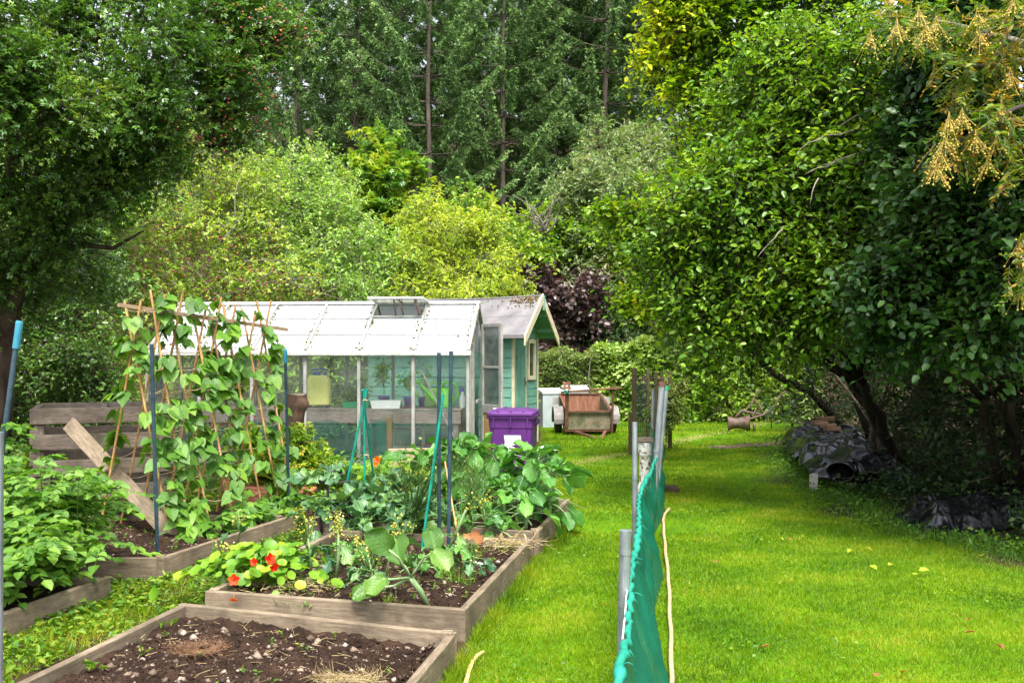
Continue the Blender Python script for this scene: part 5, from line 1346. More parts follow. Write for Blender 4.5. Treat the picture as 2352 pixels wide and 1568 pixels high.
# ------------------------------------------------------------------ trailer
TX, TY = (1352 - 1176) * 19.9 / F, 19.9
tr = empty('trailer', (TX, TY, 0), 'rusty garden trailer with wooden sides tipped forward on its drawbar', 'trailer', None, R(3))
Tm = Matrix.Translation(V3((0, 0, .12))) @ Matrix.Rotation(R(11), 4, 'X')
def tl(x, y, z): return Tm @ V3((x, y, z))
W2, TLn, BH = .42, 1.45, .36
def tpart(name, parts, mat_, par=tr, bevel=.004):
    m = MB()
    for a, b, w_, h_ in parts: m.beam(tl(*a), tl(*b), w_, h_)
    return m.build(name, mat_, par, world=False, bevel=bevel)
tpart('front_board', [((-W2, 0, BH / 2), (W2, 0, BH / 2), .025, BH)], M['trailer_wood'])
tpart('rear_board', [((-W2, TLn, BH / 2 + .01), (W2, TLn, BH / 2 + .01), .025, BH)], M['rust_board'])
for s in (-1, 1): tpart('side_board', [((s * (W2 + .013), 0, BH / 2), (s * (W2 + .013), TLn, BH / 2), .024, BH)], M['trailer_wood'])
tpart('bed_floor', [((0, .02, .0), (0, TLn - .02, .0), 2 * W2 - .02, .025)], M['trailer_wood'])
fr = [((-W2 - .03, -.02, BH + .012), (W2 + .03, -.02, BH + .012), .035, .03), ((-W2 - .03, TLn + .02, BH + .02), (W2 + .03, TLn + .02, BH + .02), .035, .03), ((-W2 - .03, -.02, -.02), (W2 + .03, -.02, -.02), .04, .04)]
for s in (-1, 1):
    fr += [((s * (W2 + .03), .0, BH + .012), (s * (W2 + .03), TLn, BH + .012), .035, .03), ((s * (W2 + .03), 0, -.025), (s * (W2 + .03), TLn, -.025), .05, .05), ((s * (W2 + .02), TLn - .01, 0), (s * (W2 + .02), TLn - .01, BH), .035, .035)]
tpart('frame', fr, M['rust'])
tpart('drawbar', [((-W2 + .08, .1, -.05), (.1, -.95, -.0 + .04), .05, .05), ((W2 - .06, .1, -.05), (.12, -.95, -.0 + .04), .05, .05)], M['rust'])
tpart('gallows', [((-W2 - .03, -.05, -.04), (-W2 - .03, -.05, .80), .07, .035), ((W2 + .04, -.05, -.06), (W2 + .04, -.05, .90), .045, .035), ((-W2 - .16, -.075, .775), (W2 + .2, -.075, .86), .05, .035)], M['rust'])
m = MB(); c = tl(-W2 - .05, -.13, .92)
n = 40; fl = [(.085 + .022 * math.cos(4 * (2 * math.pi * k / n) + math.pi)) for k in range(n)]
out = [c + V3((fl[k] * math.cos(2 * math.pi * k / n), 0, fl[k] * math.sin(2 * math.pi * k / n))) for k in range(n)]
inn = [c + V3((.022 * math.cos(2 * math.pi * k / n), 0, .022 * math.sin(2 * math.pi * k / n))) for k in range(n)]
b0 = len(m.v)
for off in (-.008, .008): m.v += [tuple(p + V3((0, off, 0))) for p in out] + [tuple(p + V3((0, off, 0))) for p in inn]
for k in range(n):
    k2 = (k + 1) % n
    m.f += [[k, k2, n + k2, n + k], [2 * n + k, 3 * n + k, 3 * n + k2, 2 * n + k2], [k, 2 * n + k, 2 * n + k2, k2], [n + k, n + k2, 3 * n + k2, 3 * n + k]]; m.uv += [[(0, 0)] * 4] * 4
m.build('wheel_clamp_plate', M['rust_board'], tr, world=False)
m = MB(); m.tube([c + V3((.05 * math.cos(a), -.02, -.12 + .035 * math.sin(a * 2))) for a in [k * .5 for k in range(13)]], .008, 5); m.build('green_tie', M['teal'], tr, world=False)
My = Matrix.Rotation(R(90), 3, 'Y')
for s in (-1, 1):
    m = MB(); m.lathe([(.12, -.06), (.2, -.065), (.235, -.045), (.24, 0), (.235, .045), (.2, .065), (.12, .06)], 26, (s * (W2 + .14), .55, .24), My); wh = m.build('wheel', M['rubber'], tr, world=False, smooth=True)
    m = MB(); m.lathe([(.02, -.05), (.125, -.052), (.125, .052), (.02, .05)], 20, (s * (W2 + .14), .55, .24), My); m.build('rim', M['fender'], wh, world=False)
    m = MB(); ring = []
    for k in range(13):
        a = R(-8 + 196 * k / 12); ring.append((.55 - .3 * math.cos(a), .25 + .3 * math.sin(a)))
    for k in range(12):
        (y0, z0), (y1, z1) = ring[k], ring[k + 1]
        x0, x1 = s * (W2 + .045), s * (W2 + .245)
        m.add([(x0, y0, z0), (x1, y0, z0), (x1, y1, z1), (x0, y1, z1), (x0, y0, z0 + .006), (x1, y0, z0 + .006), (x1, y1, z1 + .006), (x0, y1, z1 + .006)], [(0, 1, 2, 3), (4, 7, 6, 5), (0, 4, 5, 1), (2, 6, 7, 3)])
        m.add([(x1, y0, z0), (x1, y1, z1), (x1, y1, z1 - .04), (x1, y0, z0 - .04)], [(0, 1, 2, 3)])
    m.build('mudguard', M['fender'], tr, world=False)
m = MB(); m.box(tl(-W2 - .1, TLn - .1, .26), (.16, .02, .16)); m.build('number_board', M['frame_grey'], tr, world=False, bevel=.004)
m = MB(); m.box(tl(W2 + .12, TLn - .1, .26), (.16, .02, .16)); m.build('number_board', M['frame_grey'], tr, world=False, bevel=.004)

# grey metal boxes behind
def cabinet(px0, px1, ytop, Y, d, hgt, label, rz):
    x = ((px0 + px1) / 2 - 1176) * Y / F; w_ = (px1 - px0) * Y / F
    o = empty('metal_box', (x, Y, 0), label, 'metal box', 'grey metal boxes behind the trailer', R(rz))
    m = MB(); m.box((0, d / 2, (hgt - .06) / 2 + .0), (w_, d, hgt - .06)); m.build('box_body', M['grey_metal'], o, world=False, bevel=.008)
    m = MB(); m.prism([V3((-w_ / 2 - .015, -.02, hgt - .06)), V3((-w_ / 2 - .015, d + .02, hgt - .06)), V3((-w_ / 2 - .015, d + .02, hgt + .06)), V3((-w_ / 2 - .015, -.02, hgt - .01))], (0, 0, 0), (w_ + .03, 0, 0)); m.build('lid', M['grey_top'], o, world=False, bevel=.008)
    return o
cabinet(1246, 1298, 895, 21.9, .5, .80, 'grey metal box left of the trailer with green staining', 12)
cabinet(1296, 1352, 893, 22.6, .45, .84, 'pale metal box behind the open trailer', 4)
# lidded tub on the grass
tb = empty('lidded_tub', P(1262, 1020, 13.4) * 1, 'small tub with white lid on the grass right of purple bin', 'tub')
tb.location.z = 0; q = tb.location.copy()
m = MB(); m.lathe([(.1, 0), (.112, .2), (.116, .33)], 20, q); m.build('tub_body', M['blue_pole'], tb, smooth=True)
m = MB(); m.lathe([(.13, .325), (.132, .355), (.12, .368), (.02, .37)], 20, q); m.build('lid', M['white_plastic'], tb)

# ------------------------------------------------------------------ tree guard of posts and lattice
ga = empty('tree_guard', (2.15, 16.2, 0), 'square guard of weathered posts and wire mesh at the lawn edge', 'tree guard')
def post(px, ytop, Y, w_, par=ga, mat_='post_wood', zb=-.1, d_=None):
    a = P(px, ytop, Y); m = MB(); m.box((a.x, Y, (a.z + zb) / 2), (w_, d_ or w_, a.z - zb)); return m.build('post', M[mat_], par, bevel=.005)
post(1457, 845, 15.8, .075); post(1488, 848, 17.2, .06); post(1506, 853, 16.4, .055); post(1521, 852, 17.4, .05); post(1539, 853, 17.0, .06)
m = MB()
cs = [P(1457, 0, 15.8), P(1488, 0, 17.2), P(1539, 0, 17.0), P(1506, 0, 16.4)]
cs = [V3((c.x, c.y, 0)) for c in cs]
for k in range(3):
    a, b = cs[k], cs[k + 1]
    for z in (.25, .5, .75, 1.0, 1.2): m.tube([a + V3((0, 0, z)), (a + b) / 2 + V3((0, 0, z + .01)), b + V3((0, 0, z))], .006, 4)
    for j in range(1, 7): q = a + (b - a) * j / 7; m.tube([q + V3((0, 0, .1)), q + V3((0, 0, 1.24))], .005, 4)
m.build('wire_mesh', M['iron'], ga)
m = MB(); m.prism([cs[0] + V3((.02, .04, .2)), cs[1] + V3((-.02, -.04, .2)), cs[1] + V3((-.02, -.04, 1.15)), cs[0] + V3((.02, .04, 1.1))], (0, 0, 0), (.003, 0, 0)); m.build('netting', M['mesh'], ga)
a = G(1447, 1045); m = MB(); m.box((a.x, a.y, .33), (.05, .04, .7)); tag(m.build('wooden_stake', M['post_wood'], None, origin=(a.x, a.y, 0), bevel=.004), 'short wooden stake left of the post and mesh tree guard', 'stake')
tree('guarded_sapling', (2.45, 16.8, 0), 'young leafy shrub growing out of the post and mesh guard', 'shrub', L_((1545, 925, 16.8, 26, 45), (1560, 890, 16.9, 16, 20), (1530, 960, 16.8, 26, 24), (1502, 960, 16.6, 16, 30)), 230, 7, .06, .5, 'fold', M['hedge_small'], M['bark'], .015, .22, seed=91, trunks=2, knob=0, twigs_per=4)

# white flaking pedestal
pd_ = P(1481, 1005, 11.4); pz = pd_.z
pe = empty('pedestal', (pd_.x, 11.4, 0), 'old pedestal with flaking white paint behind the green netting', 'pedestal')
m = MB(); k = .078
m.lathe([(k * 1.1, 0), (k * 1.1, .08), (k * .95, .12), (k * .82, .14), (k * .78, pz - .26), (k * .8, pz - .22), (k * .98, pz - .19), (k * .98, pz - .08), (k * .92, pz - .05)], 24, (pd_.x, 11.4, 0)); m.build('shaft', M['white_paint'], pe, smooth=False, bevel=.003)
m = MB(); m.box((pd_.x, 11.4, pz - .02), (.175, .17, .045)); m.build('cap', M['old_wood'], pe, bevel=.006)

# ------------------------------------------------------------------ net fence
def steel_pole(top, bot, r, label, collar=None, cap=None, mat_='steel'):
    top, bot = V3(top), V3(bot)
    o = empty('fence_pole', (bot.x, bot.y, 0), label, 'metal pole', 'galvanised poles along the green net')
    m = MB(); m.tube([bot - V3((0, 0, .08)), top], r, 16); 
    m.build('tube', M[mat_], o, smooth=False)
    d = (top - bot).normalized()
    for s in collar or (): m = MB(); m.tube([bot + (top - bot) * s, bot + (top - bot) * s + d * .02], r * 1.1, 16); m.build('collar', M[mat_], o)
    if cap: m = MB(); m.tube([top - d * .03, top + d * .012], r * 1.12, 14); m.build('end_cap', M[cap], o)
    return o
p1 = P(1437, 1217, 4.23)
steel_pole(p1, (p1.x - .02, 4.25, 0), .0245, 'thickest galvanised pole at the near end of green net', (.62, .88))
p2 = P(1458, 969, 8.4); steel_pole(p2, (p2.x + .0, 8.4, 0), .023, 'tall galvanised pole standing before the white pedestal', (.53,))
p3 = P(1500, 893, 12.3); steel_pole(p3, (p3.x - .02, 12.3, 0), .02, 'thin galvanised pole with pointed top at far end of net', (.3,))
a = P(1521, 880, 9.6); b = P(1506, 1065, 9.6); e = a + (b - a) * (a.z / (a.z - b.z)); steel_pole(a, (e.x, 9.6, 0), .031, 'stout leaning pole with rusty cap beside the net', (.5,), 'rust')
a = P(1531, 888, 9.9); b = P(1516, 1040, 9.9); e = a + (b - a) * (a.z / (a.z - b.z)); steel_pole(a, (e.x, 9.9, 0), .024, 'leaning pole with bright green cap beside the rusty capped one', (.5,), 'tray_green')
q = V3((-2.203, 4.25, 0)); steel_pole((q.x + .005, q.y, 1.27), q, .026, 'galvanised pole cut off by the left picture edge', None)
# netting: a sagging sheet, rope-like bunched hem on top, foot billowing out to the right
tp = [(1417, 1575, 3.02), (1419, 1559, 3.07), (1430, 1500, 3.3), (1438, 1466, 3.5), (1443, 1420, 3.78), (1447, 1372, 4.1), (1452, 1320, 4.5), (1459, 1278, 4.94), (1466, 1215, 5.7), (1468, 1161, 6.6), (1473, 1123, 7.4), (1484, 1098, 8.0), (1496, 1086, 8.5), (1503, 1062, 9.2), (1507, 1048, 9.8), (1514, 1030, 10.6), (1520, 1011, 11.6)]
topp = [P(*t_) for t_ in tp]
ft = [(1560, 1640), (1548, 1600), (1537, 1560), (1523, 1520), (1512, 1470), (1505, 1440), (1506, 1400), (1514, 1370), (1524, 1325), (1516, 1285), (1497, 1258), (1500, 1235), (1512, 1212), (1528, 1172), (1525, 1125), (1519, 1085), (1518, 1050)]
foot = [G(a_, b_, .01) for a_, b_ in ft]
def interp(pts, y):
    for a_, b_ in zip(pts[:-1], pts[1:]):
        if a_.y <= y <= b_.y or (b_ is pts[-1] and y >= b_.y) or (a_ is pts[0] and y <= a_.y):
            t_ = (y - a_.y) / (b_.y - a_.y); t_ = max(0, min(1, t_)); return a_ + (b_ - a_) * t_
foot = sorted(foot, key=lambda p: p.y)
y0, y1 = 3.03, 11.5
def netf(u, v):
    y = y0 + (y1 - y0) * u ** 1.25
    a_, b_ = interp(topp, y), interp(foot, y)
    a_ = V3((a_.x, y, a_.z)); b_ = V3((b_.x, y, 0.01))
    if foot[0].y > y: b_.x = foot[0].x - (foot[0].y - y) * .11
    p = a_ + (b_ - a_) * v
    w_ = math.sin(math.pi * v)
    p.x += w_ * (.03 * math.sin(y * 7 + v * 3) + .018 * math.sin(y * 19 + v * 6) + .03 * mn.noise(V3((y * 4, v * 4, 1))) - .03) + .004 * math.sin(y * 60 + v * 9) * w_
    p.y += .03 * math.sin(v * 7 + y * 3)
    return p
nf = empty('net_fence', (.8, 6, 0), 'sagging green windbreak netting strung along the lawn', 'net fence')
m = MB(); m.grid(netf, 220, 26); m.build('netting', M['net'], nf, smooth=True)
m = MB(); n = 260; pts = []; rad = []
for k in range(n):
    p = netf(k / (n - 1), 0); y = p.y
    pts.append(p + V3((.006 * math.sin(y * 31), 0, .008 * math.sin(y * 43)))); rad.append(.011 + .003 * math.sin(y * 37) + .003 * math.sin(y * 71 + 1) + .006 * max(0, math.sin(y * 2.6)))
m.tube(pts, rad, 8); m.build('rolled_hem', M['net_edge'], nf, smooth=True)
C = Cloud(); rng = np.random.default_rng(3)
for k in range(26):
    p = np.array(netf(rng.random(), 0.02)); d = nz(np.array([.8, rng.normal() * .5, rng.normal() * .35])); L = .02 + .04 * rng.random()
    C.prisms(p[None], (p + d * L * .5)[None], .004, .003); C.prisms((p + d * L * .5)[None], (p + d * L + [0, 0, -.015])[None], .003, .001)
tag(C.build('loose_thread', M['net_edge'], nf), kind='stuff')
m = MB(); s = [netf(.1 + .12 * k / 12, -.01) for k in range(13)]; m.tube([p + V3((-.015, 0, .006 * math.sin(k))) for k, p in enumerate(s)], .003, 5); m.build('white_cord', M['white_plastic'], nf)
# far end of the net hung on the thin pole
a, b = P(1489, 972, 11.9), P(1500, 1050, 11.2)
m = MB(); m.grid(lambda u, v: V3((a.x + .02 + .10 * v * (1 - u) + .1 * u + .02 * math.sin(v * 9), 12.2 - .75 * u, (a.z - .02) * (1 - v) * (1 - .25 * u) + .02 + .0 * u)), 8, 14); m.build('end_flap', M['net'], nf, smooth=True)

# hoses lying on the grass
pts = [G(1536, 1640), G(1543, 1568), G(1541, 1480), G(1538, 1400), G(1535, 1330), G(1530, 1290), G(1526, 1240), G(1523, 1205), G(1527, 1186), G(1540, 1172)]
sm = []
for k in range(len(pts) - 1):
    for j in range(5): q = pts[k] + (pts[k + 1] - pts[k]) * j / 5; sm.append(V3((q.x + .003 * math.sin(q.y * 7), q.y, .034 + .008 * math.sin(q.y * 5))))
tag(MB().tube(sm, .0125, 8).build('pole_hose', M['hose'], None, smooth=True, origin=(sm[0].x, sm[0].y, 0)), 'long beige hose lying in the grass right of the net', 'hose')
pts = [G(1066, 1600), G(1076, 1560), G(1085, 1535), G(1096, 1520), G(1110, 1512)]
tag(MB().tube([p + V3((0, 0, .035)) for p in pts], .011, 8).build('hose_end', M['hose_yellow'], None, smooth=True, origin=(pts[1].x, pts[1].y, 0)), 'short yellow hose end beside the bare stony bed', 'hose')
a = G(1538, 1128); m = MB(); m.box((a.x, a.y, .03), (.2, .24, .06)); tag(m.build('brick_slab', M['brick'], None, origin=(a.x, a.y, 0), bevel=.006), 'flat brown slab in the lawn right of the net', 'slab')

# ------------------------------------------------------------------ old plough on the far lawn
pl0 = G(1694, 990); pw = empty('plough', (pl0.x, pl0.y, 0), 'rusty old hand plough with curved handles on the far lawn', 'plough')
m = MB(); Ry = Matrix.Rotation(R(88), 3, 'Y') @ Matrix.Rotation(R(10), 3, 'X')
c0 = V3((pl0.x + .0, pl0.y, .17))
m.lathe([(.165, -.2), (.15, -.19), (.115, -.08), (.11, .02), (.13, .12), (.17, .24), (.18, .25), (.16, .25), (.12, .12), (.10, .02), (.105, -.08), (.15, -.2)], 22, c0, Ry, cap=False); m.build('mouldboard', M['iron'], pw, smooth=True)
def iron(name, pts, r): m = MB(); m.tube([c0 + V3(p) for p in pts], r, 7); m.build(name, M['iron'], pw, smooth=True)
iron('beam', [(-.05, .0, .12), (.1, .05, .26), (.35, .1, .20), (.62, .15, .16), (.8, .2, .28)], .028)
iron('handle', [(.1, 0, .1), (.3, -.02, .1), (.6, -.02, .2), (.78, 0, .36), (.92, 0, .60), (1.0, 0, .66), (1.08, 0, .63)], .022)
iron('handle', [(.05, .15, .18), (.22, .2, .26), (.36, .22, .4), (.44, .22, .6), (.50, .22, .68), (.56, .22, .66)], .02)
iron('brace', [(.3, .0, .1), (.42, .1, .32)], .016); iron('brace', [(.55, .0, .2), (.52, .15, .34), (.4, .22, .5)], .014)
iron('spike', [(.74, .1, .26), (.74, .1, -.12)], .012)
m = MB(); m.lathe([(.02, -.03), (.1, -.02), (.1, .02), (.02, .03)], 18, c0 + V3((.34, -.05, -.07)), Ry); m.build('wheel', M['iron'], pw)

# ------------------------------------------------------------------ covered pile on the right
pk = empty('covered_pile', (4.0, 13.2, 0), 'pile under crumpled black plastic sheet at the lawn edge', 'pile')
def pileh(u, v):
    """u along the lawn edge from near to far, v across"""
    y = 11.6 + 4.0 * u; x = float(np.interp(y, *zip(*RX))) + .0 + 1.25 * v
    e = math.sin(math.pi * min(1, max(0, .08 + .84 * v))) ** .5
    h = .52 * e * (.8 + .4 * u) * min(1, u * 9 + .35)
    h = h * .8 + .05 * mn.fractal(V3((x * 2, y * 2, 1)), 1, 2, 2) + .17 * abs(mn.noise(V3((x * 3.4 + y, y * 1.6, 3)))) + .05 * abs(mn.noise(V3((x * 6, y * 4, 5))))
    return V3((x + .05 * mn.noise(V3((x * 6, y * 6, 7))), y + .05 * mn.noise(V3((x * 6, y * 6, 9))), max(.02, h)))
m = MB(); m.grid(pileh, 70, 40); m.build('sheet', M['tarp'], pk, smooth=True)
# end of a roll
m = MB(); c = P(1930, 1078, 11.7); m.lathe([(.15, -.3), (.155, .0), (.165, .22), (.15, .22), (.14, .0), (.13, -.3)], 22, c + V3((.08, .1, 0)), Matrix.Rotation(R(96), 3, 'X') @ Matrix.Rotation(R(-30), 3, 'Y') @ Matrix.Scale(.72, 3, V3((0, 1, 0))), cap=False); m.build('sheet_roll', M['tarp'], pk, smooth=True)
a = G(1868, 1128); m = MB(); m.beam(a + V3((0, 0, -.05)), a + V3((.02, .05, .2)), .07, .12, V3((0, 1, 0))); tag(m.build('concrete_block', M['concrete'], None, origin=(a.x, a.y, 0), bevel=.008), 'upright pale concrete block at the foot of black sheeting', 'block')
rb = random.Random(6)
for k in range(4):
    u = .72 + .06 * k; p = pileh(min(u, .98), .25 + .35 * rb.random()); a = rb.uniform(-.5, .5)
    o = MB().box((0, 0, 0), (.2 + .09 * rb.random(), .1, .065)).build('brick', M['brick'], None, bevel=.006)
    o.location = p + V3((0, 0, .07 + .02 * rb.random())); o.rotation_euler = (rb.uniform(-.15, .15), rb.uniform(-.15, .15), a)
    tag(o, 'mossy old brick weighing down the black plastic sheet on the pile', 'brick', 'bricks on the covered pile')
def corr(p0, ex, ey, n, label):
    p0, ex, ey = V3(p0), V3(ex), V3(ey); nr = ex.cross(ey).normalized()
    m = MB(); m.grid(lambda u, v: p0 + ex * u + ey * v + nr * (.022 * math.sin(u * n * 6.2832)), n * 8, 4)
    o = m.build('corrugated_sheet', M['corr'], None, smooth=True, origin=tuple(p0)); md = o.modifiers.new('s', 'SOLIDIFY'); md.thickness = .003
    return tag(o, label, 'metal sheet', 'corrugated metal sheets')
corr(P(1842, 985, 15.8), V3((.30, .5, .0)), V3((.32, -.2, -.0)) + V3((0.1, 0, -.18)), 7, 'corrugated metal sheet lying on top of the covered pile')
corr(P(1840, 998, 15.2), V3((-.03, -.8, -.02)), V3((-.14, .0, -.33)), 8, 'corrugated metal sheet leaning on the lawn side of the pile')
# black sheet spread on the ground
gs = MB()
def gsh(u, v):
    a = G(2040, 1195) * (1 - u) + G(2420, 1130) * u; b = G(2130, 1225) * (1 - u) + G(2420, 1215) * u
    p = a + (b - a) * (v + .35 * (v - .5) * math.sin(u * 5))
    h = .05 + .22 * u * math.sin(math.pi * v) ** .7 + .05 * mn.fractal(V3((p.x * 3, p.y * 3, 2)), 1, 2, 2) + .14 * abs(mn.noise(V3((p.x * 4 + p.y * 2, p.y * 5, 4)))) + .06 * abs(mn.noise(V3((p.x * 9, p.y * 11, 6))))
    e = min(1, min(u, 1 - u, v, 1 - v) * 8)
    return V3((p.x + .06 * mn.noise(V3((p.x * 5, p.y * 5, 1))), p.y, max(.015, h * e + .02)))
gs.grid(gsh, 80, 40)
tag(gs.build('plastic_sheet', M['tarp'], None, smooth=True, origin=tuple(G(2200, 1200))), 'crumpled black plastic sheet spread on the ground at right', 'plastic sheet')

# fallen leaves on the lawn
C = Cloud(); C.put('fold', [[0, 0, 0]], [[1, 0, 0]], [[0, 0, 1]], .06, .045, np.array([.8])); fl0 = C.build('fallen_leaf', M['yellowleaf'], None)
C = Cloud(); C.put('fold', [[0, 0, 0]], [[1, 0, 0]], [[0, 0, 1]], .055, .04, np.array([.4])); fl1 = C.build('fallen_leaf', M['brownleaf'], None)
tag(fl0, 'yellow fallen leaf lying on the mown lawn', 'leaf', 'yellow fallen leaves'); tag(fl1, 'brown fallen leaf lying on the mown lawn', 'leaf', 'brown fallen leaves')
first = {0: True, 1: True}
for k, (px, py) in enumerate([(1790, 1232), (1848, 1231), (1880, 1230), (1988, 1255), (1998, 1297), (2050, 1295), (1680, 990), (1713, 990), (1650, 995), (2250, 1275), (1955, 1260), (2100, 1320), (1745, 1236), (2110, 1310),
                              (1770, 1480), (2240, 1450), (2290, 1480), (1990, 1415), (1650, 1290), (2080, 1540), (1440, 1380), (1820, 1240), (2020, 1545), (2230, 1420), (2285, 1478)]):
    w_ = 0 if k < 14 else 1; src = fl0 if w_ == 0 else fl1
    o = src if first[w_] else src.copy()
    if not first[w_]: COL.objects.link(o)
    first[w_] = False
    p = G(px, py, .05); o.location = p; o.rotation_euler = (rb.uniform(-.4, .4), rb.uniform(-.4, .4), rb.uniform(0, 6.28)); s = rb.uniform(.8, 1.3); o.scale = (s, s, s)
# ------------------------------------------------------------------ crate, plank, poles, canes
cr = empty('compost_crate', (-4.2, 10.25, 0), 'grey slatted timber crate behind the diagonal plank at left', 'crate', None, R(22))
W_, D_, HH = 1.25, 1.15, 1.09
for i, y in enumerate((-D_ / 2, D_ / 2)):
    for k in range(4):
        z = HH - .075 - k * .25
        m = MB(); m.beam(V3((-W_ / 2, y, z)), V3((W_ / 2, y, z)), .05, .145 if k else .15); m.build('slat', M['old_wood'], cr, world=False, bevel=.004)
for x in (-W_ / 2 + .0, .0, W_ / 2):
    for k in range(4 if x else 1):
        z = HH - .08 - k * .2
        m = MB(); m.beam(V3((x, -D_ / 2 + .026, z)), V3((x, D_ / 2 - .026, z)), .06, .14); m.build('slat', M['old_wood'], cr, world=False, bevel=.004)
for x in (-W_ / 2 + .06, W_ / 2 - .06):
    for y in (-D_ / 2 + .05, D_ / 2 - .05):
        m = MB(); m.box((x, y, HH / 2 - .03), (.07, .06, HH - .03)); m.build('post', M['old_wood'], cr, world=False, bevel=.004)
a, b = P(158, 972, 8.95), G(402, 1236, .12)
m = MB(); m.beam(a, b, .03, .135, V3((.5, .1, .6))); tag(m.build('plank', M['board'], None, origin=tuple(b), bevel=.004), 'diagonal plank leaning from the soil against the crate', 'plank')
def bluepole(top, bot, r, label, grip):
    top, bot = V3(top), V3(bot); o = empty('blue_pole', (bot.x, bot.y, max(0, bot.z)), label, 'garden pole', 'dark blue poles standing in the beds')
    m = MB(); m.tube([bot, top], r, 12); m.build('shaft', M['blue_pole'], o)
    if grip: d = (top - bot).normalized(); m = MB(); m.tube([top - d * grip, top - d * .01, top + d * .004], [r * 1.35, r * 1.35, r * 1.2], 12); m.build('sleeve', M['blue_grip'], o)
bluepole(P(45, 738, 7.3), (-3.86, 7.3, .02), .019, 'leaning blue pole with light blue sleeve at far left', .2)
bluepole(P(348, 790, 7.2), G(362, 1278, .1), .0145, 'plain dark blue pole at the near corner of bean bed', 0)
bluepole(P(655, 803, 8.9), G(664, 1180, .1), .0135, 'blue pole with light blue sleeve right of the bean canes', .12)
bluepole(P(1008, 810, 7.55), G(1009, 1258, .1), .0145, 'dark pole left of the closely spaced pair in middle bed', 0)
bluepole(P(1036, 806, 7.2), G(1030, 1283, .1), .0145, 'dark pole right of the closely spaced pair in middle bed', 0)
def canes(name, label, tops, feet, r, mat_, ties=()):
    c = V3(feet[0]); o = empty(name, (c.x, c.y, .12), label, 'cane tripod', 'green coated canes')
    for a, b in zip(tops, feet): m = MB(); m.tube([b, a], r, 8); m.build('cane', mat_, o)
    for p in ties: m = MB(); m.tube([V3(p) + V3((-.02, -.012, 0)), V3(p) + V3((.0, -.018, .012)), V3(p) + V3((.02, -.012, .0))], .006, 6); m.build('tie', M['string'], o)
ap = P(838, 905, 8.9)
canes('cane_tripod', 'green cane tripod before the greenhouse centre', [P(843, 893, 8.85), P(836, 893, 8.9), P(832, 895, 8.95)], [G(778, 1196, .1), G(838, 1196, .1), G(868, 1170, .1)], .0105, M['teal'], [P(839, 920, 8.85), P(842, 1046, 8.8)])
canes('cane_tripod', 'pair of crossing green canes beside the two dark poles', [P(1018, 906, 7.5), P(1008, 940, 8.0)], [G(968, 1268, .1), G(985, 1215, .1)], .0105, M['teal'])
m = MB(); m.tube([P(1022, 1060, 7.6), P(1040, 1165, 7.4), G(1068, 1312, .1)], .007, 6); tag(m.build('bamboo_cane', M['cane'], None, origin=tuple(G(1068, 1312, .1))), 'thin brown bamboo cane leaning by the dark pole pair', 'cane')

# bean frame: two rows of canes that cross under a ridge lath
A_, B_ = V3((-3.12, 8.25, 0)), V3((-2.44, 9.75, 0))
axd = (B_ - A_).normalized(); prp = V3((axd.y, -axd.x, 0))
bf = empty('bean_frame', (A_ + B_) / 2, 'crossed bamboo canes tied with string to carry the climbing beans', 'bean frame')
cane_r, cane_l = [], []
rb = random.Random(14)
for k in range(8):
    c = A_ + (B_ - A_) * (k / 7) + V3((rb.uniform(-.03, .03), rb.uniform(-.03, .03), 0))
    zc = 1.82 - .005 * k
    for sg, lst in ((1, cane_r), (-1, cane_l)):
        ft_ = c + prp * (.40 * sg + rb.uniform(-.04, .04)); ft_.z = .08
        tpz = c - prp * sg * (.06 + rb.uniform(0, .04)); tpz.z = zc + .22 + rb.uniform(-.04, .14)
        m = MB(); n = 9; m.tube([ft_ + (tpz - ft_) * i / n for i in range(n + 1)], [.0095 * (1.12 if i % 2 else 1) for i in range(n + 1)], 7)
        m.build('cane', M['cane'] if rb.random() < .7 else M['cane_dark'], bf); lst.append((ft_, tpz))
m = MB(); m.beam(P(272, 700, 8.05), P(660, 757, 10.0), .018, .032); m.build('ridge_lath', M['board_new'], bf)
for z in (.35, .55, .75, .95, 1.12, 1.3, 1.48, 1.66, 1.98):
    for lst in (cane_r, cane_l):
        pts = []
        for a, b in lst: t_ = (z + rb.uniform(-.03, .03) - a.z) / (b.z - a.z); pts.append(a + (b - a) * t_ + V3((0, -.01, 0)))
        fine = []
        for a, b in zip(pts[:-1], pts[1:]):
            for j in range(4): fine.append(a + (b - a) * j / 4 - V3((0, 0, .02 * math.sin(math.pi * j / 4))))
        m = MB(); m.tube(fine + [pts[-1]], .0028, 4); m.build('string', M['string'], bf)

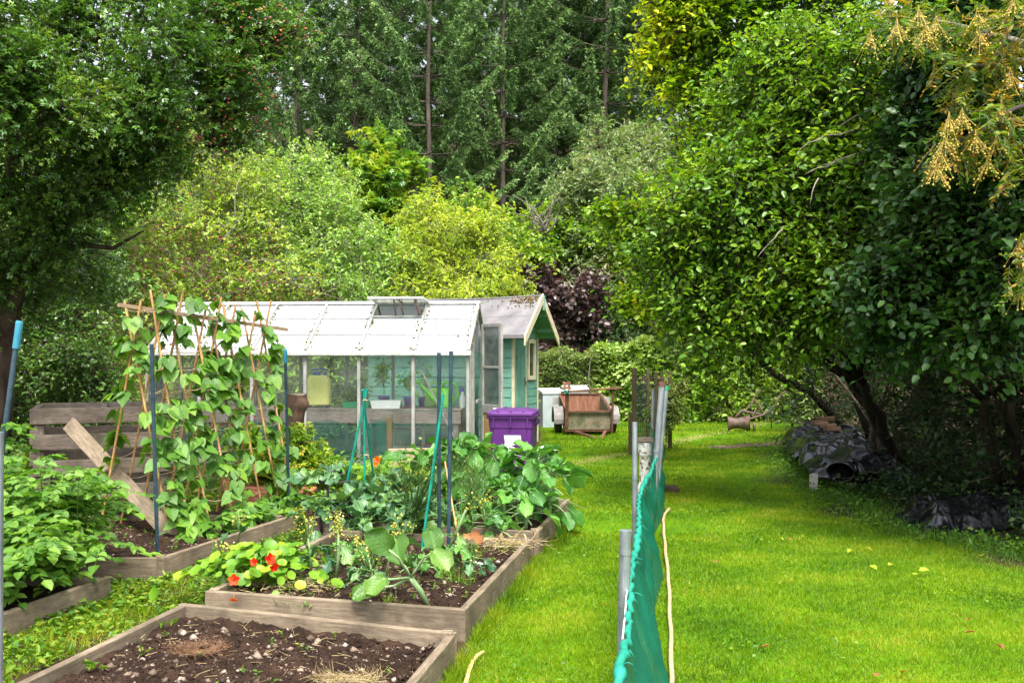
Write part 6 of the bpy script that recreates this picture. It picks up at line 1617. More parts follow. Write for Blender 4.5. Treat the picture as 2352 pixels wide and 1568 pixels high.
# ------------------------------------------------------------------ vegetable plants
def ctube(C, pts, r0, r1):
    pts = np.asarray(pts, float); n = len(pts) - 1
    rr_ = np.linspace(r0, r1, n + 1); C.prisms(pts[:-1], pts[1:], rr_[:-1], rr_[1:])
def arc(a, d, L, droop, n=6):
    t_ = np.linspace(0, 1, n); return np.asarray(a) + np.asarray(d) * (L * t_)[:, None] - np.array([0, 0, 1.]) * (droop * L * t_ ** 2)[:, None]
rng = np.random.default_rng(31)
bl = ['at the near end of the frame', 'second from the near end', 'just behind the dark blue pole', 'in the middle near side', 'in the middle far side', 'before the left greenhouse panes', 'second from the far end', 'at the far end of the frame']
for side_, lst in ((1, cane_r), (-1, cane_l)):
    for k, (a, b) in enumerate(lst):
        if side_ < 0 and k % 2: continue
        o = empty('runner_bean', (a.x, a.y, .1), 'climbing bean with heart-shaped leaves ' + ('on the lawn-side cane ' if side_ > 0 else 'on the far-side cane ') + bl[k], 'bean plant', 'climbing beans on the canes')
        S = Cloud(); C = Cloud(); a_, b_ = np.array(a), np.array(b); ln = np.linalg.norm(b_ - a_)
        t_ = np.linspace(0, 1.02, 50); ang = t_ * 22 + k
        u_ = np.array(prp); v_ = np.array(axd)
        st = a_ + (b_ - a_) * t_[:, None] + (u_ * np.cos(ang)[:, None] + v_ * np.sin(ang)[:, None]) * .017
        ctube(S, st, .0035, .0025)
        nn = 31 if side_ > 0 else 17
        ts = np.sort(rng.beta(1.05, 1.0, nn)); 
        for q in ts:
            p = a_ + (b_ - a_) * q
            for lf in range(1):
                outd = nz(np.array([prp.x * side_ * 1.0, prp.y * side_ * 1.0, 0]) * .8 + np.append(rng.normal(size=2) * .75, .25))
                pl = rng.uniform(.04, .15) * (1.25 if q < .35 else 1)
                pe_ = arc(p, outd, pl, .2, 4); ctube(S, pe_, .002, .0015)
                base = pe_[-1]
                for j, dv in enumerate((0, 1.15, -1.15)):
                    if rng.random() < .12: continue
                    ca, sa = math.cos(dv), math.sin(dv); d2 = np.array([outd[0] * ca - outd[1] * sa, outd[0] * sa + outd[1] * ca, 0])
                    axv = nz(d2 * .75 + np.array([0, 0, -.55]) + rng.normal(size=3) * .22)
                    nmv = nz(np.array([0, 0, .8]) + outd * .6 + rng.normal(size=3) * .25 + np.array([0, -.25, 0]))
                    L = rng.uniform(.08, .145)
                    C.put('heart', [base + d2 * .012], [axv], [nmv], L, L * rng.uniform(.82, .98), None, rng)
        # free shoot tips
        if k in (0, 2, 5) and side_ > 0:
            tipp = arc(b_, nz(np.array([rng.normal() * .5, 0, 1.])), .22, -.1, 6) + np.stack([.03 * np.sin(np.arange(6) * 1.3), 0 * np.arange(6), 0 * np.arange(6)], -1)
            ctube(S, tipp, .0025, .0012); C.put('heart', tipp[[2, 4, 5]], nz(rng.normal(size=(3, 3))), nz(np.array([0, -.5, 1.]) + rng.normal(size=(3, 3)) * .3), .06, .05)
        S.build('stems', M['stalk_green'], o); C.build('leaves', M['bean'], o)
        if k in (4, 6):
            Fl = Cloud(); p = np.array(a_ + (b_ - a_) * .45) + rng.normal(size=(7, 3)) * [.06, .05, .05]; Fl.put('star', p, rdir(7, rng), np.array([0, -1., .3]), .02, .02); Fl.build('flowers', M['red'], o)
# low bean plants at the foot on the lawn side
for k in range(7):
    c = A_ + (B_ - A_) * (k / 6) + prp * (.5 + .12 * rb.random())
    o = empty('dwarf_bean', (c.x, c.y, .1), 'low bush bean spilling over the soil ' + ['by the diagonal plank foot', 'right of the plank foot', 'below the dark blue pole canes', 'left of the bed middle', 'at the bed middle', 'near the terracotta troughs', 'beside the sleeved blue pole'][k], 'bean plant', 'bush beans at the cane feet')
    S = Cloud(); C = Cloud(); nl = 15 if k > 1 else 7
    for j in range(nl):
        d = nz(np.array([rng.normal(), rng.normal() - .3, rng.uniform(.5, 1.8)])); L = rng.uniform(.12, .36) * (1 if k > 1 else .7)
        pe_ = arc((c.x, c.y, .1), d, L, .25, 5); ctube(S, pe_, .003, .002); base = pe_[-1]
        for dv in (0, 1.2, -1.2):
            an = math.atan2(d[1], d[0]) + dv; d2 = np.array([math.cos(an), math.sin(an), 0])
            L2 = rng.uniform(.09, .14); C.put('heart', [base], [nz(d2 + np.array([0, 0, -.35]) + rng.normal(size=3) * .2)], [nz(np.array([0, -.2, 1.]) + rng.normal(size=3) * .25)], L2, L2 * .8, None, rng)
    S.build('stems', M['stalk_green'], o); C.build('leaves', M['bean'], o)

# potato plants
pots = [((-3.02, 6.75), .86, 'potato plant at the right end of the left bed'), ((-3.45, 6.55), .98, 'potato plant left of the right-end one in the left bed'), ((-3.3, 6.1), .8, 'potato plant in the near middle of the left bed'), ((-3.75, 7.0), 1.1, 'tallest potato plant before the grey crate'),
        ((-3.2, 7.1), .95, 'potato plant behind the left bed in front of the crate'), ((-3.05, 5.85), .62, 'potato plant drooping over the near left bed board'), ((-3.5, 5.75), .72, 'potato plant at the bottom left picture edge'), ((-2.95, 6.35), .66, 'lower potato plant hanging toward the weedy path')]
for (x, y), hh, lab in pots:
    o = empty('potato_plant', (x, y, .1), lab, 'potato plant', 'leafy potato plants in the left bed'); S = Cloud(); C = Cloud()
    for s_ in range(9):
        d = nz(np.array([rng.normal() * .5, rng.normal() * .5 - .08, 1.15])); L = hh * rng.uniform(.7, 1.08)
        st = arc((x + rng.normal() * .04, y + rng.normal() * .04, .08), d, L, .12, 9); ctube(S, st, .006, .003)
        for q in range(3, 9):
            for r_ in range(2 if q < 8 else 4):
                an = rng.uniform(0, 6.28); od = np.array([math.cos(an), math.sin(an), rng.uniform(-.1, .35)]); od = nz(od)
                rl = rng.uniform(.12, .24); ra = arc(st[q], od, rl, .35, 5); ctube(S, ra, .0022, .0014)
                sd2 = nz(np.cross(od, [0, 0, 1.]))
                for j in range(1, 5):
                    for sg in ((1, -1) if j < 4 else (0,)):
                        axv = nz(od * (.6 if sg else 1) + sd2 * sg * .9 + np.array([0, 0, -.3]) + rng.normal(size=3) * .15)
                        L2 = rng.uniform(.055, .085) * (1.25 if sg == 0 else .6 + .13 * j)
                        C.put('fold', [ra[j]], [axv], [nz(np.array([0, -.15, 1.]) + od * .35 + rng.normal(size=3) * .28)], L2, L2 * .72, None, rng)
    S.build('stems', M['stalk_green'], o); C.build('leaves', M['potato'], o)
C = Cloud(); p = np.array([[-2.9, 6.2, .3], [-2.85, 6.6, .45], [-3.0, 6.0, .35], [-3.1, 6.3, .62]]); 
# brassicas
def rosette(name, label, cat, group, base, top, nl, L, tpl, leaf_m, stalk_m, r0, lower=6, spread=1.0, aspect=.85, seed=0, floral=0):
    rg = np.random.default_rng(seed); base = np.array(base, float); top = np.array(top, float)
    o = empty(name, base, label, cat, group); S = Cloud(); T = MB(); C = Cloud()
    mid = (base + top) / 2 + np.append(rg.normal(size=2) * .03, 0)
    T.tube([V3(base - [0, 0, .05]), V3(mid), V3(top)], [r0, r0 * .95, r0 * .8], 9)
    gold = 2.4
    for k in range(nl + lower):
        f_ = k / max(1, nl)
        an = k * gold + rg.uniform(-.3, .3)
        if k < nl:
            el = 1.25 - 1.05 * f_ + rg.uniform(-.12, .12); at_ = top + (base - top) * .12 * f_; pl = L * (.35 + .75 * f_) * rg.uniform(.8, 1.2); LL = L * (.55 + .5 * f_) * rg.uniform(.85, 1.15)
        else:
            q = (k - nl) / max(1, lower); el = rg.uniform(-.15, .3); at_ = top + (base - top) * (.18 + .6 * q); pl = L * rg.uniform(.8, 1.4); LL = L * rg.uniform(.75, 1.1)
            if rg.random() < .35: LL = 0
        d = np.array([math.cos(an) * math.cos(el) * spread, math.sin(an) * math.cos(el) * spread, math.sin(el)]); d = nz(d)
        st = arc(at_, d, pl, .12 if k < nl else .3, 5); ctube(S, st, .007, .0045)
        if LL <= 0: continue
        axv = nz(st[-1] - st[-2] + np.array([0, 0, -.02]) + rg.normal(size=3) * .02)
        nmv = nz(np.array([0, 0, 1.]) - d * .35 * (1 if k < nl else -.4) + rg.normal(size=3) * .2)
        # carry the midrib into the leaf
        C.put(tpl + str(rg.integers(0, 3)), [st[-1] - axv * LL * .06], [axv], [nmv], LL, LL * aspect * rg.uniform(.85, 1.15), None, rg)
        S.prisms((st[-1])[None], (st[-1] + axv * LL * .55)[None], .0045, .0015)
    T.build('stem', stalk_m, o, smooth=True); S.build('leaf_stalks', stalk_m, o); C.build('leaves', leaf_m, o, smooth=True)
    return o
for k, (px, py, Y, nl, L, lab) in enumerate([(1055, 1030, 9.4, 13, .20, 'brussels sprout plant with bare ringed stem below its crown right of dark poles'), (1103, 1040, 9.6, 12, .2, 'brussels sprout plant left of the purple bin front'), (1142, 1062, 9.35, 12, .19, 'brussels sprout plant before the purple bin left edge'),
                                     (992, 1058, 9.5, 12, .2, 'brussels sprout plant behind the crossing green canes'), (1236, 1050, 8.95, 14, .2, 'brussels sprout plant standing tallest before the purple bin right side'), (1266, 1090, 8.6, 11, .19, 'brussels sprout plant leaning over the right board of its bed'),
                                     (1205, 1146, 8.3, 11, .18, 'low brussels sprout plant at the front of its bed'), (1155, 1128, 8.7, 11, .18, 'low brussels sprout plant in the middle of its bed'), (1190, 1092, 9.3, 11, .18, 'brussels sprout plant directly in front of the purple bin'), (1085, 1110, 8.9, 10, .18, 'low brussels sprout plant under the ringed stem one'), (1130, 1200, 8.1, 8, .15, 'small cabbage plant at the bed front board')]):
    t_ = P(px, py, Y); rosette('sprout_plant', lab, 'brassica', 'brussels sprouts in the rear bed', (t_.x + .02 * math.sin(k), Y, .13), t_, nl + 6, L * 1.1, 'brass', M['sprout'], M['stalk'], .019, 9, seed=100 + k)
for k, (px, py, Y, nl, L, lab) in enumerate([(752, 1105, 8.9, 8, .22, 'purple-stalked kale with tall leaf beside the terracotta trough'), (800, 1168, 8.6, 10, .2, 'blue-green kale left of the green cane tripod feet'), (868, 1150, 8.7, 11, .21, 'blue-green kale under the green cane tripod'), (905, 1192, 8.3, 11, .2, 'blue-green kale in the middle of the kale patch'),
                                     (955, 1165, 8.5, 10, .2, 'blue-green kale left of the crossing green canes'), (838, 1205, 8.25, 10, .19, 'blue-green kale at the front left of the kale patch'), (968, 1215, 8.1, 9, .18, 'blue-green kale right before the dark pole pair'), (920, 1120, 9.0, 10, .2, 'blue-green kale at the back of the kale patch'), (740, 1180, 8.5, 7, .18, 'blue-green kale at the far left of the kale patch'), (1025, 1195, 8.3, 8, .17, 'blue-green kale between the dark poles and sprouts')]):
    t_ = P(px, py, Y); rosette('kale_plant', lab, 'brassica', 'kale plants in the rear bed', (t_.x, Y, .13), t_, nl + 7, L * 1.1, 'kale', M['kale'], M['stalk_purple'] if k in (0, 1, 8) else M['stalk_green'], .014, 6, seed=200 + k, aspect=.8)

for k, (px, py, bx_, by_, L, lab) in enumerate([(802, 1262, 800, 1300, .12, 'small broccoli in the flowering bed right of thick pale stem'), (905, 1255, 905, 1290, .13, 'bushy broccoli at the back of the flowering bed'), (960, 1290, 962, 1318, .11, 'small broccoli behind the sprawling forked one'), (830, 1318, 832, 1345, .1, 'low broccoli between the two flowering stems'), (1048, 1262, 1048, 1290, .11, 'small broccoli between the dark poles and right board')]):
    b_ = G(bx_, by_, .13); rosette('broccoli_plant', lab, 'brassica', 'bolting broccoli in flower', b_, P(px, py, b_.y), 11, L, 'kale', M['kale'] if k % 2 else M['sprout'], M['stalk'], .01, 4, seed=260 + k)

def flowery(label, base, top, hd, nf, leaves=4, seed=0, r0=.012, lean=0.0, fl='yellow', L=.13, pods=10):
    rg = np.random.default_rng(seed); base, top = np.array(base, float), np.array(top, float)
    o = empty('broccoli_plant', base, label, 'brassica', 'bolting broccoli in flower'); S = Cloud(); C = Cloud(); Fw = Cloud(); T = MB()
    T.tube([V3(base - [0, 0, .05]), V3(base + (top - base) * .5 + np.array([.015, 0, 0])), V3(top)], [r0, r0 * .85, r0 * .5], 8)
    for k in range(pods):
        d = nz(np.array([rg.normal() * .4 + lean, rg.normal() * .4, 1.2])); st = arc(base + (top - base) * rg.uniform(.55, 1), d, hd * rg.uniform(.6, 1.15), .02, 6); ctube(S, st, .003, .0012)
        for j in range(3, 6):
            for r_ in range(2): q = st[j] + rg.normal(size=3) * .004; S.prisms(q[None], (q + nz(d * .6 + rg.normal(size=3) * .5) * .035)[None], .0012, .0008)
        m_ = max(1, nf // pods); Fw.put('star', np.repeat(st[-2:-1], m_, 0) + rg.normal(size=(m_, 3)) * [.016, .016, .026], rdir(m_, rg), nz(np.array([0, -.4, .8]) + rg.normal(size=(m_, 3)) * .5), .017, .017)
    for k in range(leaves):
        an = k * 2.4 + seed; d = nz(np.array([math.cos(an), math.sin(an), .5])); at_ = base + (top - base) * rg.uniform(.35, .8); st = arc(at_, d, L * rg.uniform(.6, 1), .35, 5); ctube(S, st, .005, .003)
        axv = nz(st[-1] - st[-2] + [0, 0, -.01]); C.put('kale' + str(k % 3), [st[-1]], [axv], [nz(np.array([0, 0, 1.]) + rg.normal(size=3) * .2)], L * rg.uniform(.8, 1.3), L * .75)
    T.build('stem', M['stalk'], o, smooth=True); tag(S.build('flower_stalks', M['stalk_green'], o), kind='stuff'); C.build('leaves', M['kale'], o, smooth=True); tag(Fw.build('flowers', M[fl], o), kind='stuff')
    return o
flowery('bolting broccoli with tall thin flower stalks left of the pale stem', G(712, 1316, .13), P(707, 1235, 6.65), .24, 70, 5, 1, pods=16)
flowery('bolting broccoli with thick pale stem and dense yellow flower head', G(770, 1326, .13), P(776, 1215, 6.55), .17, 110, 5, 2, r0=.014, pods=12)
flowery('spindly yellow-flowered broccoli left of the big-leaved one', G(856, 1374, .13), P(848, 1285, 6.0), .22, 100, 2, 3, r0=.008, pods=12)
flowery('yellow-flowered stalk leaning right of the spindly one', G(875, 1340, .13), P(900, 1240, 6.3), .22, 60, 2, 4, r0=.006, lean=.5)
flowery('yellow-flowered broccoli behind the nasturtium by the soil bed corner', G(560, 1330, .13), P(505, 1280, 6.4), .13, 60, 2, 5, r0=.007, lean=-.2)
flowery('small blue-green broccoli near the right board with white slip', G(1083, 1320, .13), P(1088, 1275, 6.6), .1, 8, 6, 6, r0=.006, L=.09)
flowery('yellow-flowered stalk before the low sprouts right of dark poles', G(1110, 1230, .13), P(1112, 1170, 7.9), .2, 50, 3, 7, r0=.006)
flowery('yellow-flowered spray at the edge of the bean bed', G(545, 1240, .1), P(548, 1200, 7.6), .12, 36, 2, 8, r0=.005)
flowery('pale stem leaning right with a hanging withered leaf', G(1018, 1275, .13), P(1070, 1170, 7.1), .2, 20, 4, 9, r0=.014, lean=.3)
# the big sprawling broccoli in front
bs = G(987, 1388, .12); o = empty('broccoli_plant', bs, 'sprawling broccoli with forked pale stem and large round leaves in front', 'brassica', 'bolting broccoli in flower')
T = MB(); S = MB(); C = Cloud(); fk = P(943, 1326, 5.85)
T.tube([bs - V3((-.01, 0, .04)), P(965, 1355, 5.86), fk], [.013, .018, .016], 9)
for k, (pth, tip, L, W, nrm) in enumerate([([fk, P(915, 1280, 5.8), P(893, 1262, 5.75)], P(868, 1240, 5.7), .2, .18, (0, -1, .6)), ([fk, P(930, 1300, 5.9), P(918, 1290, 5.95)], P(905, 1240, 6.05), .24, .2, (-.2, -1, .5)), ([fk, P(955, 1310, 5.8), P(975, 1278, 5.75), P(1000, 1268, 5.7)], P(1022, 1290, 5.62), .17, .15, (.2, -.8, .7)),
                                  ([fk, P(905, 1345, 5.8), P(860, 1350, 5.75)], P(820, 1362, 5.7), .16, .14, (0, -.7, .8)), ([fk, P(975, 1282, 5.95), P(1000, 1262, 6.1)], P(990, 1210, 6.2), .2, .16, (.2, -.9, .3)), ([fk, P(900, 1330, 5.75), P(880, 1330, 5.65)], P(850, 1350, 5.55), .17, .15, (.1, -.6, .9))]):
    S.tube(pth, [.009 - .001 * i for i in range(len(pth))], 7); e = np.array(pth[-1]); ax_ = np.array(tip) - e
    C.put('brass%d' % (k % 3), [e - nz(ax_) * .02], [ax_], [np.array(nrm, float)], L, W, None, rng)
T.build('stem', M['stalk'], o, smooth=True); S.build('leaf_stalks', M['stalk'], o, smooth=True); C.build('leaves', M['broccoli_leaf'], o, smooth=True)
# a withered leaf on the leaning stem, straw on the corner
C = Cloud(); a = np.array(P(1082, 1222, 6.95)); C.put('kale1', [a], [np.array(P(1112, 1245, 6.85)) - a], [[.2, -.8, .4]], .13, .09); C.put('kale2', [np.array(P(1060, 1232, 7))], [[1, 0, .1]], [[0, -.8, .4]], .08, .05)
w_ = C.build('withered_leaf', M['brownleaf'], None, origin=tuple(a), smooth=True); tag(w_, 'curled orange-brown withered leaf hanging by the dark poles', 'leaf')
C = Cloud(); c = np.array(G(1175, 1248, .17)); n = 170; p = c + rng.normal(size=(n, 3)) * [.09, .07, .015]; C.prisms(p, p + nz(rng.normal(size=(n, 3)) * [1, .8, .25]) * rng.uniform(.05, .14, (n, 1)), .003, .0015)
C.put('fold', c + rng.normal(size=(10, 3)) * [.1, .06, .02] + [0, 0, .03], rdir(10, rng), np.array([0, 0, 1.]) + rng.normal(size=(10, 3)) * .4, .06, .035)
tag(C.build('straw_heap', M['straw'], None, origin=tuple(c)), 'little heap of dry straw on the far right corner of bed', 'straw heap')
def slip(px, py, z, w_, d_, rz, label, mat_='white_plastic', tilt=.1):
    a = G(px, py, z); o = MB().box((0, 0, 0), (w_, d_, .004)).build('plant_label', M[mat_], None); o.location = a; o.rotation_euler = (tilt, .12, rz); tag(o, label, 'plant label', 'pale plant labels')
slip(1098, 1292, .16, .1, .022, -.3, 'white label lying on soil beside the right board'); slip(540, 1318, .22, .012, .06, .3, 'white label upright among the nasturtium leaves', tilt=1.2)
# feathery stems
for k, (bp, tips, n, lab) in enumerate([(G(935, 1232, .13), (P(985, 1085, 7.6), .16), 90, 'feathery green spray left of the dark pole pair'), (G(1085, 1225, .13), (P(1088, 1075, 8.2), .10), 80, 'feathery upright spray right of the dark pole pair'), (G(905, 1170, .13), (P(945, 1075, 8.8), .14), 60, 'feathery green spray behind the kale patch')]):
    o = empty('feathery_plant', bp, lab, 'asparagus', 'feathery sprays among the crops'); C = Cloud(); T_ = Cloud(); b0 = np.array(bp); tp0, sp = np.array(tips[0]), tips[1]
    ctube(T_, [b0, b0 + (tp0 - b0) * .35], .01, .006)
    e = tp0 + rng.normal(size=(n, 3)) * [sp, sp * .6, sp * .8]; s0 = b0 + (tp0 - b0) * rng.uniform(.2, .5, (n, 1)); mid = s0 + (e - s0) * .5 + rng.normal(size=(n, 3)) * .012
    C.prisms(s0, mid, .0028, .002); C.prisms(mid, e, .002, .001)
    for j in range(3): q = mid + (e - mid) * rng.random((n, 1)); C.prisms(q, q + (e - q) * .2 + rng.normal(size=(n, 3)) * [.03, .02, .03] + [0, 0, .03], .0014, .0008)
    T_.build('stem', M['stalk'], o); C.build('sprays', M['fern'], o)
    Fw = Cloud(); m_ = 40; Fw.put('star', e[rng.integers(0, n, m_)] + rng.normal(size=(m_, 3)) * .006, rdir(m_, rng), rdir(m_, rng), .012, .012); tag(Fw.build('flowers', M['yellow'], o), kind='stuff')
# nasturtiums
def nasturtium(label, c, ext, n, hmax, L, flowers, seed):
    rg = np.random.default_rng(seed); c = np.array(c, float); o = empty('nasturtium', c, label, 'nasturtium', 'nasturtiums'); C = Cloud(); S = Cloud()
    u = rg.normal(size=(n, 2)) * .5; r_ = np.hypot(u[:, 0], u[:, 1]); p = np.stack([c[0] + u[:, 0] * ext[0], c[1] + u[:, 1] * ext[1], c[2] + hmax * np.clip(1.05 - .45 * r_ ** 1.5, .1, 1) * rg.uniform(.35, 1, n)], -1)
    nm = nz(np.stack([u[:, 0] * .5, u[:, 1] * .4 - .35, np.ones(n)], -1) + rg.normal(size=(n, 3)) * .3); ax_ = nz(np.cross(nm, rdir(n, rg))); LL = L * rg.uniform(.55, 1.2, n)
    C.put('round', p - ax_ * LL[:, None] * .5, ax_, nm, LL, LL * .95, None, rg); q = c + (p - c) * [.35, .35, .1]
    mid = q * .5 + p * .5 + [0, 0, -.01]; S.prisms(q, mid, .002, .0018); S.prisms(mid, p - nm * LL[:, None] * .09, .0018, .0015)
    S.build('stems', M['nast'], o); C.build('leaves', M['nast'], o)
    for px, py, Y, sz, mm, dirn in flowers:
        Fw = Cloud(); f0 = np.array(P(px, py, Y)); dn_ = nz(np.array(dirn, float)); t1 = nz(np.cross(dn_, [0.3, 0, 1.])); t2 = np.cross(dn_, t1)
        for k in range(5):
            a = k * 1.2566; rd = t1 * math.cos(a) + t2 * math.sin(a); Fw.put('fold', [f0 - dn_ * sz * .1 + rd * sz * .06], [rd + dn_ * .35], [dn_ - rd * .3], sz * .62, sz * .62, None, rg)
        Fw.prisms((f0 - dn_ * sz * .75)[None], f0[None], sz * .02, sz * .14); Fw.build('flower', M[mm], o)
nasturtium('nasturtium with red and orange flowers spilling over the bed corner', G(590, 1345, .13), (.42, .26), 210, .27, .085,
           [(537, 1331, 5.85, .058, 'red', (.1, -1, .25)), (621, 1283, 6.0, .06, 'red', (.6, -.7, .2)), (630, 1302, 5.98, .05, 'red', (.5, -.7, -.3)), (536, 1376, 5.8, .045, 'orange', (0, -.5, -.8)), (583, 1290, 6.1, .045, 'red', (-.3, -1, .2))], 1)
nasturtium('nasturtium trailing along the bed top left of the pale stem', G(668, 1300, .13), (.2, .24), 34, .16, .10, [], 2)
nasturtium('nasturtium with one orange flower before the greenhouse glass', G(905, 1130, 0), (.7, .5), 170, .42, .10, [(866, 1056, 11.3, .075, 'orange', (0, -1, .2)), (862, 1066, 11.2, .05, 'orange', (.3, -1, 0))], 3)
nasturtium('nasturtium between the stump and the green mesh', G(760, 1135, 0), (.6, .5), 130, .4, .10, [], 4)
# straw mulch and trailing dry stems next to the nasturtium
C = Cloud(); c = np.array(G(660, 1345, .14)); n = 240; p = c + rng.normal(size=(n, 3)) * [.16, .1, .012]; C.prisms(p, p + nz(rng.normal(size=(n, 3)) * [1, .7, .2]) * rng.uniform(.04, .13, (n, 1)), .0024, .0012)
tag(C.build('straw_mulch', M['straw'], None, origin=tuple(c)), kind='stuff')
C = Cloud()
for px, py, n, hh in ((1045, 1340, 60, .12), (1020, 1320, 40, .1), (890, 1390, 30, .08), (660, 1385, 24, .07), (1070, 1345, 30, .1), (1160, 1265, 40, .1), (930, 1290, 40, .1), (1000, 1285, 40, .1), (745, 1300, 30, .08)):
    c = np.array(G(px, py, .13)); C.put('blade', np.repeat(c[None], n, 0) + rng.normal(size=(n, 3)) * [.03, .03, 0], nz(np.array([0, 0, 1.]) + rng.normal(size=(n, 3)) * .5), rdir(n, rng), hh * rng.uniform(.5, 1.3, n), .006)
tag(C.build('grass_tufts', M['weed']), kind='stuff')
# seedlings in the beds
C = Cloud()
for cor, h, low, n in (([A0, A1, A2, A3], hA, .055, 34), ([B0, B1, B2, B3], hB, .05, 150), ([D0, D1, D2, D3], hD, .05, 90)):
    p = quad_pts(cor, n, rng); p[:, 2] = h - low + .012
    for j in range(6): C.put('fold', p + [0, 0, .006 * j], nz(rng.normal(size=(n, 3)) * [1, 1, .3] + [0, 0, .5]), np.array([0, 0, 1.]) + rng.normal(size=(n, 3)) * .3, .022 * rng.uniform(.4, 1.5, n), .012)
for (px, py, L_2, k) in ((410, 1400, .04, 3), (405, 1430, .045, 3), (330, 1500, .05, 5), (215, 1535, .06, 6), (375, 1435, .03, 8), (1040, 1300, .03, 8), (700, 1395, .03, 6)):
    c = np.array(G(px, py, .13)); C.put('fold', np.repeat(c[None], k, 0) + rng.normal(size=(k, 3)) * [.015, .015, .012], nz(rng.normal(size=(k, 3)) + [0, 0, .8]), np.array([0, -.3, 1.]) + rng.normal(size=(k, 3)) * .4, L_2, L_2 * .5)
tag(C.build('seedlings', M['weed']), kind='stuff')
# fibrous brown root mats on the bare bed
for k, (px, py, sx_, sy_, lab) in enumerate([(455, 1490, .13, .09, 'brown fibrous root mat on the bare stony bed'), (800, 1560, .14, .05, 'pale tangle of dry roots at the near edge of bare bed')]):
    C = Cloud(); c = np.array(G(px, py, .135)); n = 420; a = rng.uniform(0, 6.28, n); rr_ = np.abs(rng.normal(.75, .25, n)); p = c + np.stack([np.cos(a) * rr_ * sx_, np.sin(a) * rr_ * sy_, .012 * rng.random(n)], -1)
    d = nz(np.stack([-np.sin(a) * sx_, np.cos(a) * sy_, .02 * rng.normal(size=n)], -1) + rng.normal(size=(n, 3)) * .05); C.prisms(p, p + d * rng.uniform(.03, .08, (n, 1)), .0011, .0007)
    tag(C.build('root_mat', M['cane_dark'] if k == 0 else M['straw'], None, origin=tuple(c)), lab, 'root mat')

# ------------------------------------------------------------------ stump, troughs, mesh, planks near the greenhouse
sc_ = P(678, 905, 11.6); st_ = empty('tree_stump', (sc_.x, 11.6, 0), 'tall dark stump with pale bracket fungi before the greenhouse', 'stump')
m = MB(); hz = sc_.z
def stf(u, v):
    a = v * 6.28318; r_ = (.115 + .06 * (1 - u) ** 3 - .01 * math.sin(u * 3)) * (1 + .10 * math.sin(3 * a + 1) + .05 * math.sin(7 * a + u * 4)) + .018 * mn.fractal(V3((math.cos(a) * 2, math.sin(a) * 2, u * 5)), 1, 2, 4)
    r_ += .05 * max(0, math.cos(a - .2)) * math.exp(-((u - .9) / .06) ** 2)
    return V3((sc_.x - .05 * (1 - u) + r_ * math.cos(a), 11.6 + r_ * math.sin(a), hz * u + .012 * math.sin(a * 2) * (u > .95)))
m.grid(stf, 40, 36); m.build('trunk', M['stump_bark'], st_, smooth=True)
m = MB(); n = 36; b0 = [stf(1, k / n) for k in range(n)]; m.add([V3((sc_.x, 11.6, hz + .005))] + [p - V3((0, 0, .004)) for p in b0], [(0, 1 + k, 1 + (k + 1) % n) for k in range(n)]); m.build('cut_top', M['board'], st_)
C = Cloud()
for k in range(130):
    u = rng.uniform(.12, .72); v = .5 + rng.random() * .5 + rng.normal() * .03; p = np.array(stf(u, v)); d = nz(p - np.array([sc_.x, 11.6, p[2]])); C.put('pebble', [p], [np.cross(d, [0, 0, 1.])], [[0, 0, 1.]], rng.uniform(.015, .04), .02)
tag(C.build('bracket_fungi', M['fungus'], st_), kind='stuff')
def trough(px0, px1, ytop, Y, hgt, label):
    x0, x1 = P(px0, 0, Y).x, P(px1, 0, Y).x; zt = P(0, ytop, Y).z; cx_, w_ = (x0 + x1) / 2, x1 - x0
    o = empty('trough', (cx_, Y + .16, zt - hgt), label, 'planter', 'terracotta troughs'); m = MB()
    def ring(z, k, t_=0): return [p + V3((cx_, Y + .17, 0)) for p in sq(z, w_ / 2 * k - t_, -.17 * k + t_, .17 * k - t_, .035)]
    z0 = zt - hgt
    loft(m, [ring(z0, .88), ring(z0 + hgt * .68, .94), ring(z0 + hgt * .69, .955), ring(z0 + hgt * .75, .955), ring(z0 + hgt * .755, .96), ring(zt - .05, .965), ring(zt - .048, 1.0), ring(zt - .012, 1.01), ring(zt, .995), ring(zt, .99, .03), ring(zt - .04, .98, .04)], cap=False)
    m.build('body', M['terracotta'], o, bevel=.003); m = MB(); m.box((cx_, Y + .17, zt - .045), (w_ * .95, .29, .03)); m.build('compost', M['soil'], o)
    return o
trough(515, 713, 1127, 9.75, .29, 'nearer terracotta trough behind the bean bed'); trough(505, 718, 1106, 10.3, .33, 'further terracotta trough holding the yellowing bush')
o = tree('potted_bush', (P(680, 0, 10.45).x, 10.45, .25), 'yellow-green leafy bush in the further terracotta trough', 'bush', L_((690, 1010, 10.4, 44, 34), (640, 1045, 10.4, 44, 32), (725, 1050, 10.4, 40, 36), (680, 1070, 10.3, 60, 30), (610, 1080, 10.3, 40, 24)), 260, 6, .085, .8, 'lobed', M['yellowleaf'], M['stalk_green'], .012, .2, seed=301, trunks=3, knob=4, twigs_per=5, upb=.3)
tree('leafy_bush', (P(590, 0, 10.9).x, 10.9, 0), 'green leafy bush between the beans and the stump', 'bush', L_((600, 1060, 10.9, 60, 44), (560, 1010, 11, 40, 40), (640, 1100, 10.7, 60, 30), (760, 1080, 11, 50, 36), (700, 1060, 11.2, 40, 40)), 420, 6, .085, .75, 'fold', M['hazel'], M['stalk_green'], .012, .2, seed=302, trunks=4, knob=4, twigs_per=4, upb=.3)
nm_ = empty('mesh_fence', (-2.2, 13.1, 0), 'low dark green mesh hung on stakes before the glasshouse', 'mesh fence')
def msh(u, v): x = -4.3 + 2.75 * u; return V3((x, 13.2 - .25 * u + .04 * math.sin(u * 20), (.74 - .1 * math.sin(u * 9.4) ** 2 + .08 * u ** 6) * v + .01))
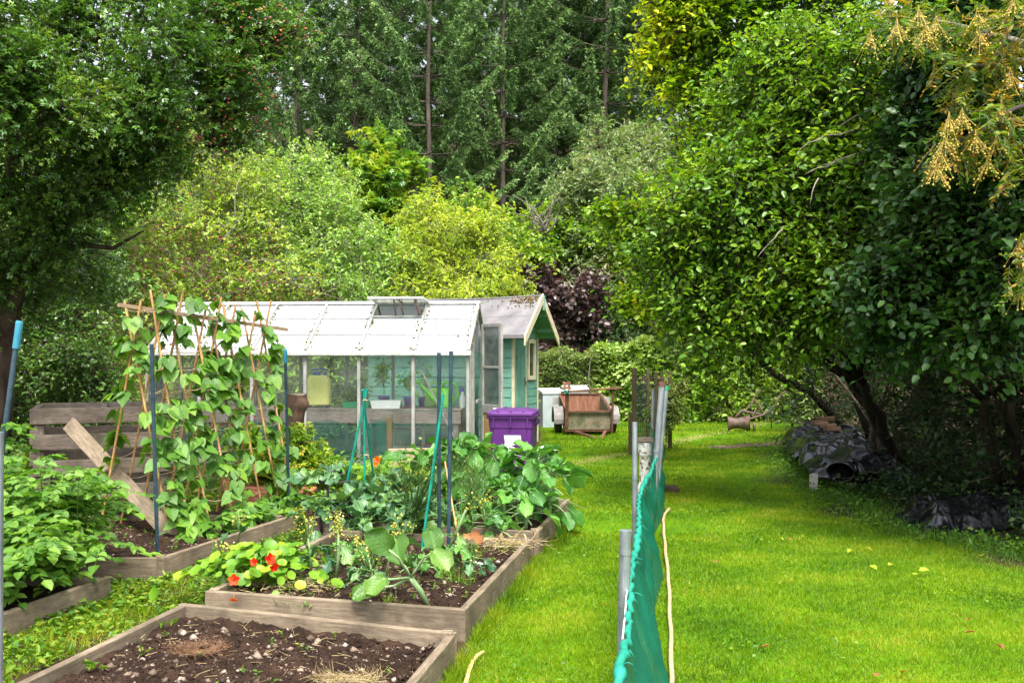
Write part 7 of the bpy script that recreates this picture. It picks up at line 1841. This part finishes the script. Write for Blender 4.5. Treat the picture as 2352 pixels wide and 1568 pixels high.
m = MB(); m.grid(msh, 40, 6); m.build('netting', M['mesh'], nm_, smooth=True)
a = P(893, 958, 12.9); m = MB(); m.box((a.x, 12.93, a.z / 2), (.08, .06, a.z)); m.build('stake', M['post_wood'], nm_, bevel=.004)
m = MB(); q0 = V3((a.x, 12.88, a.z - .02)); m.grid(lambda u, v: q0 + V3((-.23 * (1 - u) * (1 - v) - .02, .02 * math.sin(v * 8), -.8 * v - .03 * u)), 5, 8); m.build('loose_flap', M['mesh'], nm_, smooth=True)
a, b = P(893, 1032, 12.75), P(1010, 1030, 12.6)
m = MB(); m.beam(V3((a.x, 12.75, a.z - .1)), V3((b.x, 12.6, b.z - .1)), .05, .22); o_ = empty('edging_board', (a.x, 12.7, 0), 'sandy wooden edging board below the greenhouse glass', 'board'); m.build('board', M['sand_wood'], o_, bevel=.006)
for x in (a.x + .06, b.x - .06): m = MB(); m.box((x, 12.74, a.z / 2 - .06), (.06, .05, a.z - .1)); m.build('peg', M['sand_wood'], o_)
# weeds on the bare ground before the greenhouse
C = Cloud(); n = 5200; x = rng.uniform(-5.2, .1, n); y = rng.uniform(10.0, 13.6, n); ok = (x < -.45) | (y < 10.8); x, y = x[ok], y[ok]; n = len(x); z = np.abs(rng.normal(size=n)) * .13
C.put('fold', np.stack([x, y, z], -1), nz(rng.normal(size=(n, 3)) * [1, 1, .5]), nz(np.array([0, -.2, 1.]) + rng.normal(size=(n, 3)) * .5), .075 * rng.uniform(.5, 1.5, n), .05)
tag(C.build('weedy_ground', M['weed']), kind='stuff')
# ------------------------------------------------------------------ camera, light, sky
cd = bpy.data.cameras.new('camera'); cam = bpy.data.objects.new('camera', cd); COL.objects.link(cam)
cd.lens = 35; cd.sensor_width = 36; cd.clip_end = 1000; cd.clip_start = .05
cd.shift_y = 31 / 2352
cam.location = (0, 0, H); cam.rotation_euler = (R(90), 0, 0)
scene.camera = cam
SUN_EL, SUN_AZ = 62, 170        # azimuth measured clockwise from +Y: high behind the camera
sd = bpy.data.lights.new('sun', 'SUN'); sun = bpy.data.objects.new('sun', sd); COL.objects.link(sun)
sd.energy = 1.8; sd.angle = R(18); sd.color = (1.0, .95, .86)
el, az = R(SUN_EL), R(SUN_AZ)
to = Vector((math.sin(az) * math.cos(el), math.cos(az) * math.cos(el), math.sin(el)))
sun.rotation_euler = to.to_track_quat('Z', 'Y').to_euler()
w = bpy.data.worlds.new('World'); scene.world = w; w.use_nodes = True
nt = w.node_tree; bg = nt.nodes['Background']
sk = nt.nodes.new('ShaderNodeTexSky'); sk.sky_type = 'NISHITA'; sk.sun_disc = False
sk.sun_elevation = el; sk.sun_rotation = az; sk.air_density = 1.0; sk.dust_density = 4.0; sk.ozone_density = 1.0
hs = nt.nodes.new('ShaderNodeHueSaturation'); hs.inputs['Saturation'].default_value = .35; hs.inputs['Value'].default_value = 1.0
nt.links.new(sk.outputs[0], hs.inputs['Color']); nt.links.new(hs.outputs[0], bg.inputs['Color'])
bg.inputs['Strength'].default_value = .15
vs = scene.view_settings
vs.view_transform = 'Standard'; vs.look = 'None'; vs.gamma = 1; vs.use_curve_mapping = False
vs.exposure = 1.78
cy = scene.cycles
cy.max_bounces = 7; cy.diffuse_bounces = 3; cy.glossy_bounces = 3; cy.transmission_bounces = 4; cy.transparent_max_bounces = 12
cy.sample_clamp_indirect = 6
